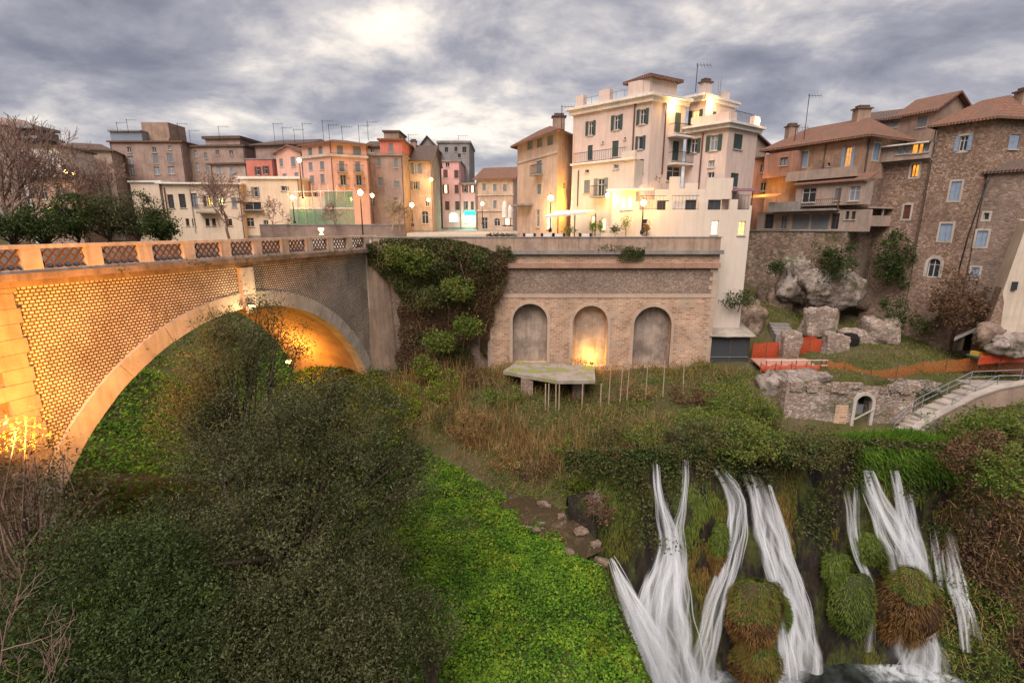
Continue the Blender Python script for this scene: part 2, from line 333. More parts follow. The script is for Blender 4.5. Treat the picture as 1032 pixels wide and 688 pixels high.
for q in tuple((p_, 436, 33.9) for p_ in range(790, 916, 14))+tuple((p_, 437, 33.0) for p_ in range(790, 916, 20))+tuple((p_, 385.5, 36.6) for p_ in range(788, 912, 14))+((700, 380, 41.5), (650, 384, 41), (700, 410, 36), (740, 420, 33.2), (660, 425, 33), (680, 436, 31), (800, 437, 32), (850, 438, 32.2), (920, 438, 31.6), (760, 437, 31.6), (1000, 432, 29.5), (1032, 420, 29.5), (1000, 402, 34), (1031, 405, 34),
          (740, 300, 52), (762, 303, 53.5), (800, 310, 54), (860, 302, 57), (900, 332, 49), (960, 330, 51), (830, 335, 48.5), (900, 350, 44.5), (1000, 345, 47), (880, 378, 39.5), (800, 378, 40), (850, 360, 43), (960, 384, 38.8), (1020, 380, 40), (760, 372, 42.5), (740, 372, 42.5),
          (930, 290, 54), (980, 300, 53), (1020, 310, 50), (1100, 380, 40), (1150, 330, 50), (1200, 420, 30)): cY(*q)
for px_, py_, Y_ in ((914, 436, 33.0), (934, 417, 34.2), (942, 413.5, 34.8), (988, 389, 37.6), (965, 401, 36.2)): a_ = onY(px_, py_, Y_); CT.append((a_[0], a_[1], a_[2]-.55))
for px_, py_, Y_ in ((932, 427, 33.0), (958, 413, 33.9), (985, 399, 35.0), (1008, 391, 35.4), (1040, 385, 35.4)): a_ = onY(px_, py_, Y_); CT.append((a_[0], a_[1]-.9, a_[2]-1.7))
for a_ in ((775, 372, 42), (815, 372, 42), (775, 367, 44), (815, 367.5, 44), (795, 378, 40)): cY(*a_)
CT += [(x_, 44.6, -12.9) for x_ in range(-10, 18, 3)]+[(x_, 46.5, -12.5) for x_ in range(-10, 17, 4)]
CT += [(-14, 47, -6), (0, 52, -8), (18, 52, -8), (-14, 60, -4), (5, 60, -4), (0, 90, -3), (-40, 90, -3), (-80, 100, -3), (40, 64, -4), (50, 60, -3), (70, 60, -2), (60, 90, 0), (90, 60, -2), (40, 18, -14), (50, 28, -12), (70, 40, -8), (0, 130, -2), (60, 130, 0), (-90, 130, -2)]
CT = np.array(CT)
def _solve():
    d = np.linalg.norm(CT[:, None, :2]-CT[None, :, :2], axis=2); n = len(CT)
    A = np.zeros((n+1, n+1)); A[:n, :n] = d+np.eye(n)*(-.12); A[:n, n] = 1; A[n, :n] = 1
    return np.linalg.solve(A, np.r_[CT[:, 2], 0])
CW = _solve()
def H(x, y, rough=True):
    x = np.asarray(x, float); y = np.asarray(y, float); sh = x.shape; q = np.c_[x.ravel(), y.ravel()]; o = np.empty(len(q))
    for i in range(0, len(q), 20000):
        c = q[i:i+20000]; o[i:i+20000] = np.linalg.norm(c[:, None]-CT[None, :, :2], axis=2)@CW[:-1]+CW[-1]
    if rough: o += .22*fnoise(np.c_[q, 0*q[:, :1]], .9, 3)+.10*fnoise(np.c_[q, 0*q[:, :1]], 2.7, 4)
    r = np.hypot(q[:, 0], q[:, 1]-40); w = np.clip((r-110)/120, 0, 1); o = np.clip(o, -19, 4)*(1-w)+(-2)*w
    return o.reshape(sh)
def riverd(x, y):
    q = np.stack([np.asarray(x, float), np.asarray(y, float)], -1); d = np.full(q.shape[:-1], 1e9)
    for a, b in zip(RIVER[:-1], RIVER[1:]):
        a = np.array(a, float); b = np.array(b, float); e = b-a; t = np.clip(((q-a)@e)/(e@e), 0, 1); d = np.minimum(d, np.linalg.norm(q-a-t[..., None]*e, axis=-1))
    return d
def basin(x, y, m=0.0):              # the waterfall basin below the plateau
    return (x > xs(y)-m) & (y < yc(x)+m) & (y < 31+m) & (y > -40) & (x < 120)
def terrain():
    gx = np.r_[-1600, -900, -500, -300, -200, np.arange(-130, -50, 2.5), np.arange(-50, 52, .6), np.arange(52, 130, 3), 200, 300, 500, 900, 1600]
    gy = np.r_[-1600, -700, -300, -120, -60, np.arange(-30, 5, 3), np.arange(5, 62, .6), np.arange(62, 130, 2.5), 160, 220, 320, 500, 900, 1800]
    X, Y = np.meshgrid(gx, gy); Z = H(X, Y); rd = riverd(X, Y); k = np.clip(1-rd/2.2, 0, 1); Z = Z*(1-k)+np.minimum(Z, WZ-.45)*k
    Z = np.where(basin(X, Y, .5), -30.0, Z)
    pz = (X > -13) & (X < 17) & (Y > 43.5); Z = np.where(pz, np.minimum(Z, -4), Z)
    n, m = X.shape; i = np.arange(n*m).reshape(n, m); F = np.stack([i[:-1, :-1], i[:-1, 1:], i[1:, 1:], i[1:, :-1]], -1).reshape(-1, 4)
    mt = ground('earth', [(.3, (.035, .045, .014)), (.45, (.075, .075, .028)), (.58, (.11, .088, .05)), (.72, (.15, .12, .075))], .35)
    mk('ground', np.stack([X, Y, Z], -1).reshape(-1, 3), F, mt, None, True, False, 'structure')
terrain()
# river and pool
def ribbon(path, w, z):
    P = np.array(path, float); V = []; m = len(P); t = np.gradient(P, axis=0); t /= np.linalg.norm(t, axis=1, keepdims=True); nn = np.c_[-t[:, 1], t[:, 0]]
    ww = np.broadcast_to(w, m)
    for k in range(m): V += [(*(P[k]+nn[k]*ww[k]), z), (*(P[k]-nn[k]*ww[k]), z)]
    return V, [(2*k, 2*k+1, 2*k+3, 2*k+2) for k in range(m-1)]
def waterm():
    n = NT('river_water'); f = n.ramp(n.noise(1.1, 8, .7, n.map(scale=(1, 1, 1)), 1.2), [(.50, (.05, .036, .02)), (.63, (.085, .068, .045)), (.76, (.5, .52, .52))])
    return n.end(n.principled(f, .14, n.bump(n.noise(3.5, 5, .6, None, .8), .35, .1), spec=.5))
V, F = ribbon(RIVER, [3, 3, 3, 3.2, 3.0, 2.6, 2.2, 2.0, 1.7, 1.2, .7], WZ); mk('river', V, F, waterm(), None, True, False, 'structure')
n_ = NT('pool_water'); pm_ = n_.end(n_.principled(n_.ramp(n_.noise(.35, 6, .6), [(.45, (.012, .014, .012)), (.72, (.07, .085, .085))]), .12, n_.bump(n_.noise(2.5, 5), .4, .1), spec=.5))
mk('pool_water', [(4, 4, -28.3), (60, 4, -28.3), (60, 30, -28.3), (4, 30, -28.3)], [(0, 1, 2, 3)], pm_, None, False, False, 'structure')
# cliffs
def ycl(X, z):                       # main cliff face: distance as a function of X and height
    t = np.clip((-14.3-z)/14.0, 0, 1.1); return yc(X)-3.4*t**1.25-.75*np.clip(fnoise(np.stack([X, 0*X, z*.12], -1), .55, 21), -1, 1)*np.clip(t*5, 0, 1)-.35*fnoise(np.stack([X, 0*X, z*.5], -1), 1.5, 22)*np.clip(t*5, 0, 1)
def xcl(Y, z):
    t = np.clip((-17.5-z)/11, 0, 1.1); return xs(Y)+2.0*t**1.2+.45*fnoise(np.stack([0*Y, Y, z*.4], -1), .8, 23)*np.clip(t*5, 0, 1)
def cliffm():
    n = NT('wet_cliff'); v = n.map(scale=(1.2, 1.2, .35)); r = n.noise(1.3, 8, .65, v); col = n.ramp(r, [(.36, (.007, .006, .005)), (.5, (.018, .013, .009)), (.62, (.042, .027, .015)), (.78, (.07, .05, .03))])
    mo = n.ramp(n.noise(.8, 7, .65, n.map(scale=(1, 1, .3), loc=(4, 1, 2))), [(.47, 0.0), (.58, 1.0)]); mc = n.ramp(n.noise(2.3, 4), [(.3, (.028, .042, .010)), (.6, (.075, .085, .016)), (.75, (.11, .08, .025))])
    return n.end(n.principled(n.mix(mo, col, mc), .55, n.bump(n.noise(4, 8, .7, v), 1.0, .25), spec=.35))
CLIFF = cliffm()
def cliffs():
    xx = np.arange(3.5, 62, .22); zz = np.r_[-14.3, -14.45, -14.7, -15.0, np.arange(-15.4, -29.6, -.35)]
    X, Z = np.meshgrid(xx, zz); Y = ycl(X, Z); top = H(xx, yc(xx)+.2)
    Z = Z.copy(); s = np.clip((-14.3-Z)/2.0, 0, 1); Z = Z+(top[None]+14.3)*(1-s)
    cap = [np.stack([xx, yc(xx)+o, H(xx, yc(xx)+o)+.06], -1) for o in (2.2, 1.2, .5)]
    P = np.concatenate([np.array(cap), np.stack([X, Y, Z], -1)], 0); n, m = P.shape[:2]; i = np.arange(n*m).reshape(n, m)
    mk('cliff', P.reshape(-1, 3), np.stack([i[:-1, :-1], i[1:, :-1], i[1:, 1:], i[:-1, 1:]], -1).reshape(-1, 4), CLIFF, None, True, False, 'structure')
    yy = np.arange(-5, 29, .25); zz = np.r_[-17.5, -17.7, -18.1, np.arange(-18.5, -29.6, -.4)]; Y, Z = np.meshgrid(yy, zz); X = xcl(Y, Z); top = H(xs(yy)-.1, yy); top = np.where(yy > 22.2, np.minimum(top, WZ-.2), top)
    s = np.clip((-17.5-Z)/1.5, 0, 1); Z = Z+(top[None]+17.5)*(1-s)
    cap = [np.stack([xs(yy)-o, yy, np.where((yy > 22.2) & (yy < 27), np.minimum(H(xs(yy)-o, yy), WZ-.15), H(xs(yy)-o, yy)+.05)], -1) for o in (2.0, 1.0, .4)]
    P = np.concatenate([np.array(cap), np.stack([X, Y, Z], -1)], 0); n, m = P.shape[:2]; i = np.arange(n*m).reshape(n, m)
    mk('cliff', P.reshape(-1, 3), np.stack([i[:-1, :-1], i[:-1, 1:], i[1:, 1:], i[1:, :-1]], -1).reshape(-1, 4), CLIFF, None, True, False, 'structure')
cliffs()
def oncliff(px, py):
    r = ray(px, py); Y = 28.0
    for _ in range(14):
        t = Y/r[1]; Y = .5*Y+.5*float(ycl(np.array(r[0]*t), np.array(r[2]*t)))
    return r*(Y/r[1])
def onT(px, py):
    r = ray(px, py); ts = np.arange(6, 130, .2)/1.0; z = H(ts*r[0], ts*r[1], False); k = np.argmax(ts*r[2] < z); return r*ts[k]

# ------------------------------------------------------------------ piazza, road, retaining wall
PAVE = brickm('stone_paving', (.36, .33, .30), (.30, .28, .26), (.16, .15, .14), .5, .3, .012, .8)
ASPH = simple('asphalt', (.055, .055, .058), .9, 0, .2, 6)
PZ = lambda y: -1.95+.030*(max(y, 46)-46)
def piazza():
    pts = [(-13.2, 44.35), (18.3, 44.35), (19, 47), (16, 60), (30, 120), (-45, 120), (-31, 67), (-21.5, 50)]
    low = [(-13.2, 45.7), (17.2, 45.7)]+pts[2:]; n = len(pts)
    V = [(x, y, PZ(y)) for x, y in pts]+[(x, y, PZ(y)-.25) for x, y in pts]+[(x, y, PZ(y)-.25) for x, y in low]+[(x, y, -14) for x, y in low]
    F = [tuple(range(n))]+[(i+o, i+n+o, (i+1) % n+n+o, (i+1) % n+o) for o in (0, n, 2*n) for i in range(n)]
    mk('piazza', V, F, PAVE, None, False, True, 'structure')
piazza()
RB = brickm('old_brick', (.36, .195, .12), (.58, .375, .25), (.56, .43, .32), .52, .20, .034, .5, (.40, .32, .255))
RS = rubble('grey_rubble', (.22, .15, .115), (.34, .245, .185), (.45, .34, .27), (.25, .185, .145), 4.6)
PALE = brickm('pale_brick', (.55, .41, .31), (.48, .35, .26), (.38, .29, .22), .28, .08, .014, .85)
PARM = plaster('parapet_plaster', (.45, .315, .23), (.22, .155, .12), .85, .8, .5, (.38, .29, .23))
NICHE = plaster('niche_plaster', (.42, .33, .265), (.13, .105, .085), .95, .55, .6, (.26, .205, .17))
TRIM = brickm('brick_course', (.42, .235, .165), (.46, .28, .20), (.28, .19, .14), .3, .08, .012, .7)
def gridwall(A, e, n, s0, s1, z0, z1, holes, mb, depth=.22):
    """wall rectangle with holes (sa, sb, za, zb, arch) on the plane A + e*s, facing n; adds reveals going in by depth"""
    S = sorted({s0, s1, *[h[0] for h in holes], *[h[1] for h in holes]}); Z = sorted({z0, z1, *[h[2] for h in holes], *[h[3] for h in holes]})
    S = [v for v in S if s0-1e-6 <= v <= s1+1e-6]; Z = [v for v in Z if z0-1e-6 <= v <= z1+1e-6]
    def pt(s, z, o=0.0): return (A[0]+e[0]*s+n[0]*o, A[1]+e[1]*s+n[1]*o, z)
    for i in range(len(S)-1):
        for j in range(len(Z)-1):
            c = ((S[i]+S[i+1])/2, (Z[j]+Z[j+1])/2)
            if any(h[0] < c[0] < h[1] and h[2] < c[1] < h[3] for h in holes): continue
            mb.poly([pt(S[i], Z[j]), pt(S[i+1], Z[j]), pt(S[i+1], Z[j+1]), pt(S[i], Z[j+1])])
    for h in holes:
        a, b, c, d = h[:4]; arch = len(h) > 4 and h[4]
        if arch:
            R = (b-a)/2; m = (a+b)/2; zs = d-R; arc = [(m-R*math.cos(t), zs+R*math.sin(t)) for t in np.linspace(0, math.pi, 15)]
            for (sa, za), (sb, zb) in zip(arc[:-1], arc[1:]):
                mb.poly([pt(sa, za), pt(sb, zb), pt(sb, d), pt(sa, d)])
                mb.poly([pt(sa, za), pt(sa, za, -depth), pt(sb, zb, -depth), pt(sb, zb)])
            side = [(a, c, a, zs), (b, zs, b, c), (b, c, a, c)]
        else: side = [(a, c, a, d), (a, d, b, d), (b, d, b, c), (b, c, a, c)]
        for x1, y1, x2, y2 in side: mb.poly([pt(x1, y1), pt(x1, y1, -depth), pt(x2, y2, -depth), pt(x2, y2)])
def retaining():
    Y = 44.0; xL = onY(491, 300, Y)[0]; xR = onY(721, 300, Y)[0]
    w = thing('retaining_wall', ((xL+xR)/2, Y, -12.6), 'long brick retaining wall with three tall arched niches below the piazza', 'wall')
    z = lambda py: onY(600, py, Y)[2]
    A = (xL, Y); e = (1, 0); n = (0, -1); Lw = xR-xL
    hs = []
    for c, wd, pt_, pb in ((534, 35, 306, 363), (594.5, 35, 308, 366), (657, 38, 309, 368)):
        s = onY(c, 340, Y)[0]-xL; hw = wd/2*44.6/FPX; hs.append((s-hw, s+hw, z(pb)-.25, z(pt_), True))
    m = MB(); gridwall(A, e, n, 0, Lw, -13.5, z(300), hs, m, .8); m.build('arcade_wall', RB, w)
    for h in hs:
        r = (h[1]-h[0])/2; c = xL+(h[0]+h[1])/2; zs = h[3]-r; m = MB(); k = 12
        pts = [(c-r, h[2])]+[(c-r*math.cos(t), zs+r*math.sin(t)) for t in np.linspace(0, math.pi, k)]+[(c+r, h[2])]
        m.poly([(p[0], Y+.78, p[1]) for p in pts[::-1]]); m.build('niche', NICHE, w)
        m = MB()                                             # pale brick surround of the arch and jambs
        wr = .27; P0 = [(c-r, h[2])]+[(c-r*math.cos(t), zs+r*math.sin(t)) for t in np.linspace(0, math.pi, 20)]+[(c+r, h[2])]
        P1 = [(c-r-wr, h[2])]+[(c-(r+wr)*math.cos(t), zs+(r+wr)*math.sin(t)) for t in np.linspace(0, math.pi, 20)]+[(c+r+wr, h[2])]
        for i in range(len(P0)-1):
            f = [(P0[i][0], Y-.05, P0[i][1]), (P0[i+1][0], Y-.05, P0[i+1][1]), (P1[i+1][0], Y-.05, P1[i+1][1]), (P1[i][0], Y-.05, P1[i][1])]
            m.poly(f); m.poly([(p[0], Y+.1, p[2]) for p in (f[2], f[3])]+[f[3], f[2]]); m.poly([f[0], f[1], (f[1][0], Y+.1, f[1][2]), (f[0][0], Y+.1, f[0][2])])
        m.build('arch_surround', PALE, w)
    z2, z3, z4, z5 = z(300), z(296), z(270), z(265)
    MB().box((xL, Y-.05, z2), (Lw, 0, 0), (0, .6, 0), (0, 0, z3-z2)).build('string_course', PALE, w)
    MB().box((xL, Y, z3), (Lw, 0, 0), (0, .5, 0), (0, 0, z4-z3)).build('upper_wall', RS, w)
    for sx, ww in ((xR-.5, .5), (xL, .42)):
        q = MB(); zz = -13.4; k = 0
        while zz < z4-.05:
            h = min(.38, z4-zz); wdt = ww*(1.35 if k % 2 else .85); x0 = sx+ww-wdt if sx > 5 else sx; q.box((x0+.001, Y-.04, zz), (wdt, 0, 0), (0, .04, 0), (0, 0, h-.012)); zz += h; k += 1
        q.build('quoin', PALE, w)
    MB().box((xL-.3, Y-.28, z4), (Lw+.4, 0, 0), (0, .8, 0), (0, 0, z5-z4)).build('cornice', TRIM, w)
    z6, z7, z8 = z(256), z(252), z(238.5)
    MB().box((xL-1, Y-.02, z5), (Lw+1.05, 0, 0), (0, .5, 0), (0, 0, z6-z5)).build('attic_band', RB, w)
    MB().box((xL-.6, Y-.34, z6), (Lw+.85, 0, 0), (0, .9, 0), (0, 0, z7-z6)).build('ledge', MT['slab'], w)
    MB().box((xL-10, Y-.05, z7), (Lw+10, 0, 0), (0, .45, 0), (0, 0, z8-z7-.09)).build('parapet', PARM, w)
    MB().box((xL-10, Y-.10, z8-.09), (Lw+10.1, 0, 0), (0, .55, 0), (0, 0, .09)).build('coping', MT['slab'], w)
    # right return of the wall
    MB().box((xR-.02, Y+.02, -13), (.0+.02, 0, 0), (0, 4, 0), (0, 0, z8+12.8)).build('end_wall', RS, w)
    l = bpy.data.lights.new('niche_uplight', 'POINT'); l.energy = 120*LAMPK; l.color = (1, .50, .09); l.shadow_soft_size = .12
    o = bpy.data.objects.new('niche_uplight', l); COL.objects.link(o); o.location = (xL+(hs[1][0]+hs[1][1])/2+.2, Y-.12, hs[1][2]+.75)
    fl = thing('floodlight', (xL+(hs[1][0]+hs[1][1])/2+.2, Y-.35, hs[1][2]+.25), 'small floodlight at the foot of the middle niche of the retaining wall', 'floodlight')
    MB().cbox((o.location.x, Y-.3, hs[1][2]+.25), .3, .16, .22).build('housing', MT['iron'], fl); MB().cbox((o.location.x, Y-.205, hs[1][2]+.28), .24, .02, .16).build('lens', MT['bulbo'], fl)
    # ivy-clad stretch between bridge and niches, behind the ivy
    m = MB().poly([(-13.5, Y+.3, -14), (xL, Y+.3, -14), (xL, Y+.3, z5), (-13.5, Y+.3, z5)]); m.poly([(xL, Y+.3, -14), (xL, Y, -14), (xL, Y, z3), (xL, Y+.3, z3)])
    m.build('ivy_covered_wall', RS, w)
    return xL, xR
XL, XR = retaining()

# ------------------------------------------------------------------ bridge
BO = np.array([-20.2, 20.9]); BD = np.array([.748, 2.241]); BK = np.linalg.norm(BD); BD /= BK; BN = np.array([BD[1], -BD[0]])
def bp(s, z, o=0.0): q = BO+BD*s+BN*o; return np.array([q[0], q[1], z])
def bbox(m, s0, s1, z0, z1, o0, o1): a = bp(s0, z0, o0); return m.box(a, bp(s1, z0, o0)-a, bp(s0, z0, o1)-a, (0, 0, z1-z0))
RET = brickm('reticulate_stone', (.82, .75, .66), (.62, .54, .45), (.15, .10, .07), .20, .15, .036, .62)
RING = plaster('arch_stone', (.60, .53, .45), (.30, .24, .19), .75, .4, .6, (.46, .38, .30))
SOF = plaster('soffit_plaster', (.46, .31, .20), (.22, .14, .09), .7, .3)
POSTM = plaster('baluster_stone', (.64, .54, .47), (.30, .22, .17), .7, .6)
CORN = plaster('cornice_stone', (.36, .27, .21), (.12, .085, .065), .95, .6, .5)
BRICKD = brickm('abutment_brick', (.33, .20, .12), (.39, .25, .16), (.22, .15, .10), .3, .085, .016, .6, (.34, .26, .18))
def bridge():
    b = thing('stone_bridge', (*(BO+BD*11), -16), 'stone arch bridge with lattice balustrade and white dotted stone facing', 'bridge')
    C, ZC, RO, RI, WID = 10.75, -18.0, 14.0, 13.02, 8.0; ztop = -2.42; zb = -17.5; S0, S1 = -12.0, 24.15
    a0 = math.acos(0/RO); th = np.linspace(math.radians(2), math.radians(178), 61)
    arcO = [(C-RO*math.cos(t), ZC+RO*math.sin(t)) for t in th]; arcI = [(C-RI*math.cos(t), ZC+RI*math.sin(t)) for t in th]
    def spandrel(off, sL, sR, name, mat):
        m = MB(); pts = [p for p in arcO if sL <= p[0] <= sR]
        zl = ZC+math.sqrt(RO**2-(sL-C)**2) if abs(sL-C) < RO else zb; zr = ZC+math.sqrt(RO**2-(sR-C)**2) if abs(sR-C) < RO else zb
        pts = [(sL, zl)]+pts+[(sR, zr)]
        for (s1, z1), (s2, z2) in zip(pts[:-1], pts[1:]): m.poly([bp(s1, z1, off), bp(s2, z2, off), bp(s2, ztop, off), bp(s1, ztop, off)])
        return m.build(name, mat, b)
    spandrel(0, -.95, S1, 'spandrel_wall', RET); spandrel(-WID, S0, S1, 'far_spandrel_wall', RS)
    m = MB()
    for i in range(len(th)-1):           # projecting stone ring
        p0, p1, q0, q1 = arcI[i], arcI[i+1], arcO[i], arcO[i+1]; o = .16+(.03 if (i//2) % 2 else 0)
        m.poly([bp(*p0, o), bp(*p1, o), bp(*q1, o), bp(*q0, o)]); m.poly([bp(*q0, o), bp(*q1, o), bp(*q1, -.02), bp(*q0, -.02)]); m.poly([bp(*p1, o), bp(*p0, o), bp(*p0, -.7), bp(*p1, -.7)])
    m.build('arch_ring', RING, b)
    m = MB()
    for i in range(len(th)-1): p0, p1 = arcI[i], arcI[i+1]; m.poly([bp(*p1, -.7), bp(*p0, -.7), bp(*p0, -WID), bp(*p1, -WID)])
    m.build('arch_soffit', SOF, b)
    m = MB(); bbox(m, C-.45, C+.45, -4.9, -2.45, 0.02, .42); m.poly([bp(C-.45, -4.9, .42), bp(C+.45, -4.9, .42), bp(C+.3, -5.3, .2), bp(C-.3, -5.3, .2)]); m.build('keystone', RING, b)
    # left pier: rough quoin strip and brick abutment beyond it
    m = MB(); z = zb; k = 0
    while z < ztop-.1:
        h = min(.62, ztop-z); wd = 1.15 if k % 2 else .75; bbox(m, -.95-wd, -.78+(.0 if k % 2 else .12), z, z+h-.015, -.02, .16); z += h; k += 1
    m.build('quoin_strip', plaster('quoin_stone', (.42, .33, .25), (.22, .16, .12), .8, .5, .5), b)
    m = MB(); m.poly([bp(S0, zb, -.02), bp(-.95, zb, -.02), bp(-.95, ztop, -.02), bp(S0, ztop, -.02)]); m.build('abutment_wall', BRICKD, b)
    m = MB(); bbox(m, 23.75, 24.2, -14.2, ztop, -.02, .14); m.build('pilaster', RING, b)
    # battered half-round buttress where bridge meets the piazza wall
    m = MB(); c0 = bp(25.6, 0, -.3); n = 14
    rings = []
    for z, r in ((-14.5, 2.3), (-9, 2.0), (-4.2, 1.75), (-3.4, 1.72), (-3.4, 1.62), (-2.42, 1.6)):
        rings.append([(c0[0]+r*math.cos(t), c0[1]+r*math.sin(t)*1.0, z) for t in np.linspace(math.radians(150), math.radians(375), n)])
    for r0, r1 in zip(rings[:-1], rings[1:]):
        for i in range(n-1): m.poly([r0[i], r0[i+1], r1[i+1], r1[i]])
    m.build('round_buttress', plaster('buttress_plaster', (.37, .265, .195), (.20, .145, .11), .9, .8, .5, (.27, .2, .15)), b)
    # cornice, deck and balustrade
    m = MB(); bbox(m, S0, S1+1.0, -2.42, -2.14, -.1, .22); bbox(m, S0, S1+1.2, -2.139, -1.85, -.1, .50); m.build('cornice', CORN, b)
    m = MB(); bbox(m, S0, S1+3, -2.40, -2.02, -WID, -.12); m.build('deck', MT['slab'], b)
    m = MB(); bbox(m, S0, S1+1, -2.40, -1.1, -WID-.3, -WID); m.build('far_parapet', POSTM, b)  # pale tone puts the road's glow behind the lattice into the colour
    m = MB(); bbox(m, S0, S1+1.0, -1.849, -1.72, .02, .36); m.build('plinth', POSTM, b)
    m = MB(); bbox(m, S0, S1+.9, -.88, -.72, -.02, .38); m.build('top_rail', POSTM, b)
    lat = simple('lattice_stone', (.16, .085, .055), .9, 0, .3)
    for k in range(-4, 11):
        s = k*BK; pw = .34 if k % 1 == 0 else .3
        m = MB(); bbox(m, s-pw, s+pw, -1.72, -.88, .0, .36); m.build('post', POSTM, b)
        if k == 10: break
        m = MB(); a, c = s+pw+.001, s+BK-pw-.001; z0, z1 = -1.72, -.88; hgt = z1-z0; n = 5; st = (c-a)/n
        for j in range(-2, n+1):
            for sg in (1, -1):
                p = (a+j*st, z0) if sg > 0 else (a+j*st, z1); q = (p[0]+st*2, z0+hgt if sg > 0 else z0)
                t0 = max(0, (a-p[0])/(q[0]-p[0])); t1 = min(1, (c-p[0])/(q[0]-p[0]))
                if t1-t0 < .02: continue
                P = (p[0]+(q[0]-p[0])*t0, p[1]+(q[1]-p[1])*t0); Q = (p[0]+(q[0]-p[0])*t1, p[1]+(q[1]-p[1])*t1)
                m.bar(bp(P[0], P[1], .18+.012*sg), bp(Q[0], Q[1], .18+.012*sg), .055, .055)
        m.build('lattice_panel', lat, b)
    return b
bridge()
m = MB(); bbox(m, -14, 27.5, -2.015, -1.99, -7.95, -.2); o_ = m.build('road', ASPH, None, kind='structure')
m = MB(); bbox(m, -14, 25, -1.988, -1.86, -1.6, -.22); m.build('pavement', MT['slab'], None, kind='structure')
def plight(name, loc, e, col=(1, .58, .16), r=.12, spot=None, aim=None):
    l = bpy.data.lights.new(name, 'SPOT' if spot else 'POINT'); l.energy = e*LAMPK; l.color = col; l.shadow_soft_size = r
    o = bpy.data.objects.new(name, l); COL.objects.link(o); o.location = Vector([float(v) for v in loc])
    if spot: l.spot_size = math.radians(spot); l.spot_blend = .9; o.rotation_euler = (Vector([float(v) for v in aim])-o.location).to_track_quat('-Z', 'Y').to_euler()
    return o
def flood(loc, aim, label, mat='bulbo', sz=.34):
    loc = np.asarray(loc, float); aim = np.asarray(aim, float); d = aim-loc; d /= np.linalg.norm(d); t = thing('floodlight', loc, label, 'floodlight')
    u = np.cross(d, (0, 0, 1)); u /= np.linalg.norm(u); w = np.cross(u, d)
    MB().box(loc-u*sz/2-w*sz*.35-d*sz*.5, u*sz, d*sz*.5, w*sz*.7).build('housing', MT['iron'], t)
    MB().box(loc-u*sz*.44-w*sz*.29+d*.002, u*sz*.88, d*.03, w*sz*.58).build('lens', MT[mat], t)
    MB().bar(loc-d*sz*.3-w*sz*.35, loc-d*sz*.3-w*sz*1.0, .06).build('bracket', MT['iron'], t)
flood(bp(10.3, -4.75, .9), bp(6, -12, 2.5), 'floodlight shining from the keystone of the bridge arch'); plight('keystone_light', bp(10.3, -4.75, 1.25), 60, (1, .70, .35), .1)
flood(bp(20.4, -11.6, -6.3), bp(17, -7, -4), 'floodlight under the bridge arch on the far bank side', 'bulbo', .5); plight('arch_light', bp(19.6, -11.1, -5.2), 430, (1, .40, .06), .15)
flood(bp(-5.3, -6.8, 6.4), bp(1, -6, 0), 'floodlight on the bank aimed up at the left end of the bridge', 'bulbo', .4); plight('abutment_light', bp(-5.0, -6.6, 6.2), 5200, (1, .37, .05), .25, 88, bp(2.2, -5.4, 0))
# ------------------------------------------------------------------ buildings
def frame_of(A, B):
    A = np.array(A[:2], float); B = np.array(B[:2], float); e = B-A; L = np.linalg.norm(e); e /= L; return A, e, np.array([e[1], -e[0]]), L
def sz(A, e, n, px, py):
    q = onP(px, py, A, A+e); return (q[:2]-A)@e, q[2]
def fbox(m, A, e, n, s0, s1, z0, z1, o0, o1):
    p = np.array([*(A+e*s0+n*o0), z0]); return m.box(p, (*(e*(s1-s0)), 0), (*(n*(o1-o0)), 0), (0, 0, z1-z0))
def railing(m, A, e, n, s0, s1, z0, h, o, step=.14, th=.018):
    fbox(m, A, e, n, s0, s1, z0+h-.04, z0+h, o-.025, o+.025); fbox(m, A, e, n, s0, s1, z0+.06, z0+.09, o-.015, o+.015)
    s = s0
    while s <= s1+.001: fbox(m, A, e, n, s-th/2, s+th/2, z0, z0+h-.04, o-th/2, o+th/2); s += max(step, (s1-s0)/40)
def balcony(par, A, e, n, s0, s1, z, dep=.9, slab=None, rail='iron', h=.95):
    m = MB(); fbox(m, A, e, n, s0, s1, z-.16, z, 0.003, dep); sl = m.build('balcony', slab or MT['slab'], par)
    m = MB(); railing(m, A, e, n, s0+.03, s1-.03, z, h, dep-.06)
    for s in (s0+.03, s1-.03): fbox(m, A, e, n, s-.02, s+.02, z+h-.04, z+h, 0.01, dep-.06)
    m.build('railing', MT[rail], sl)
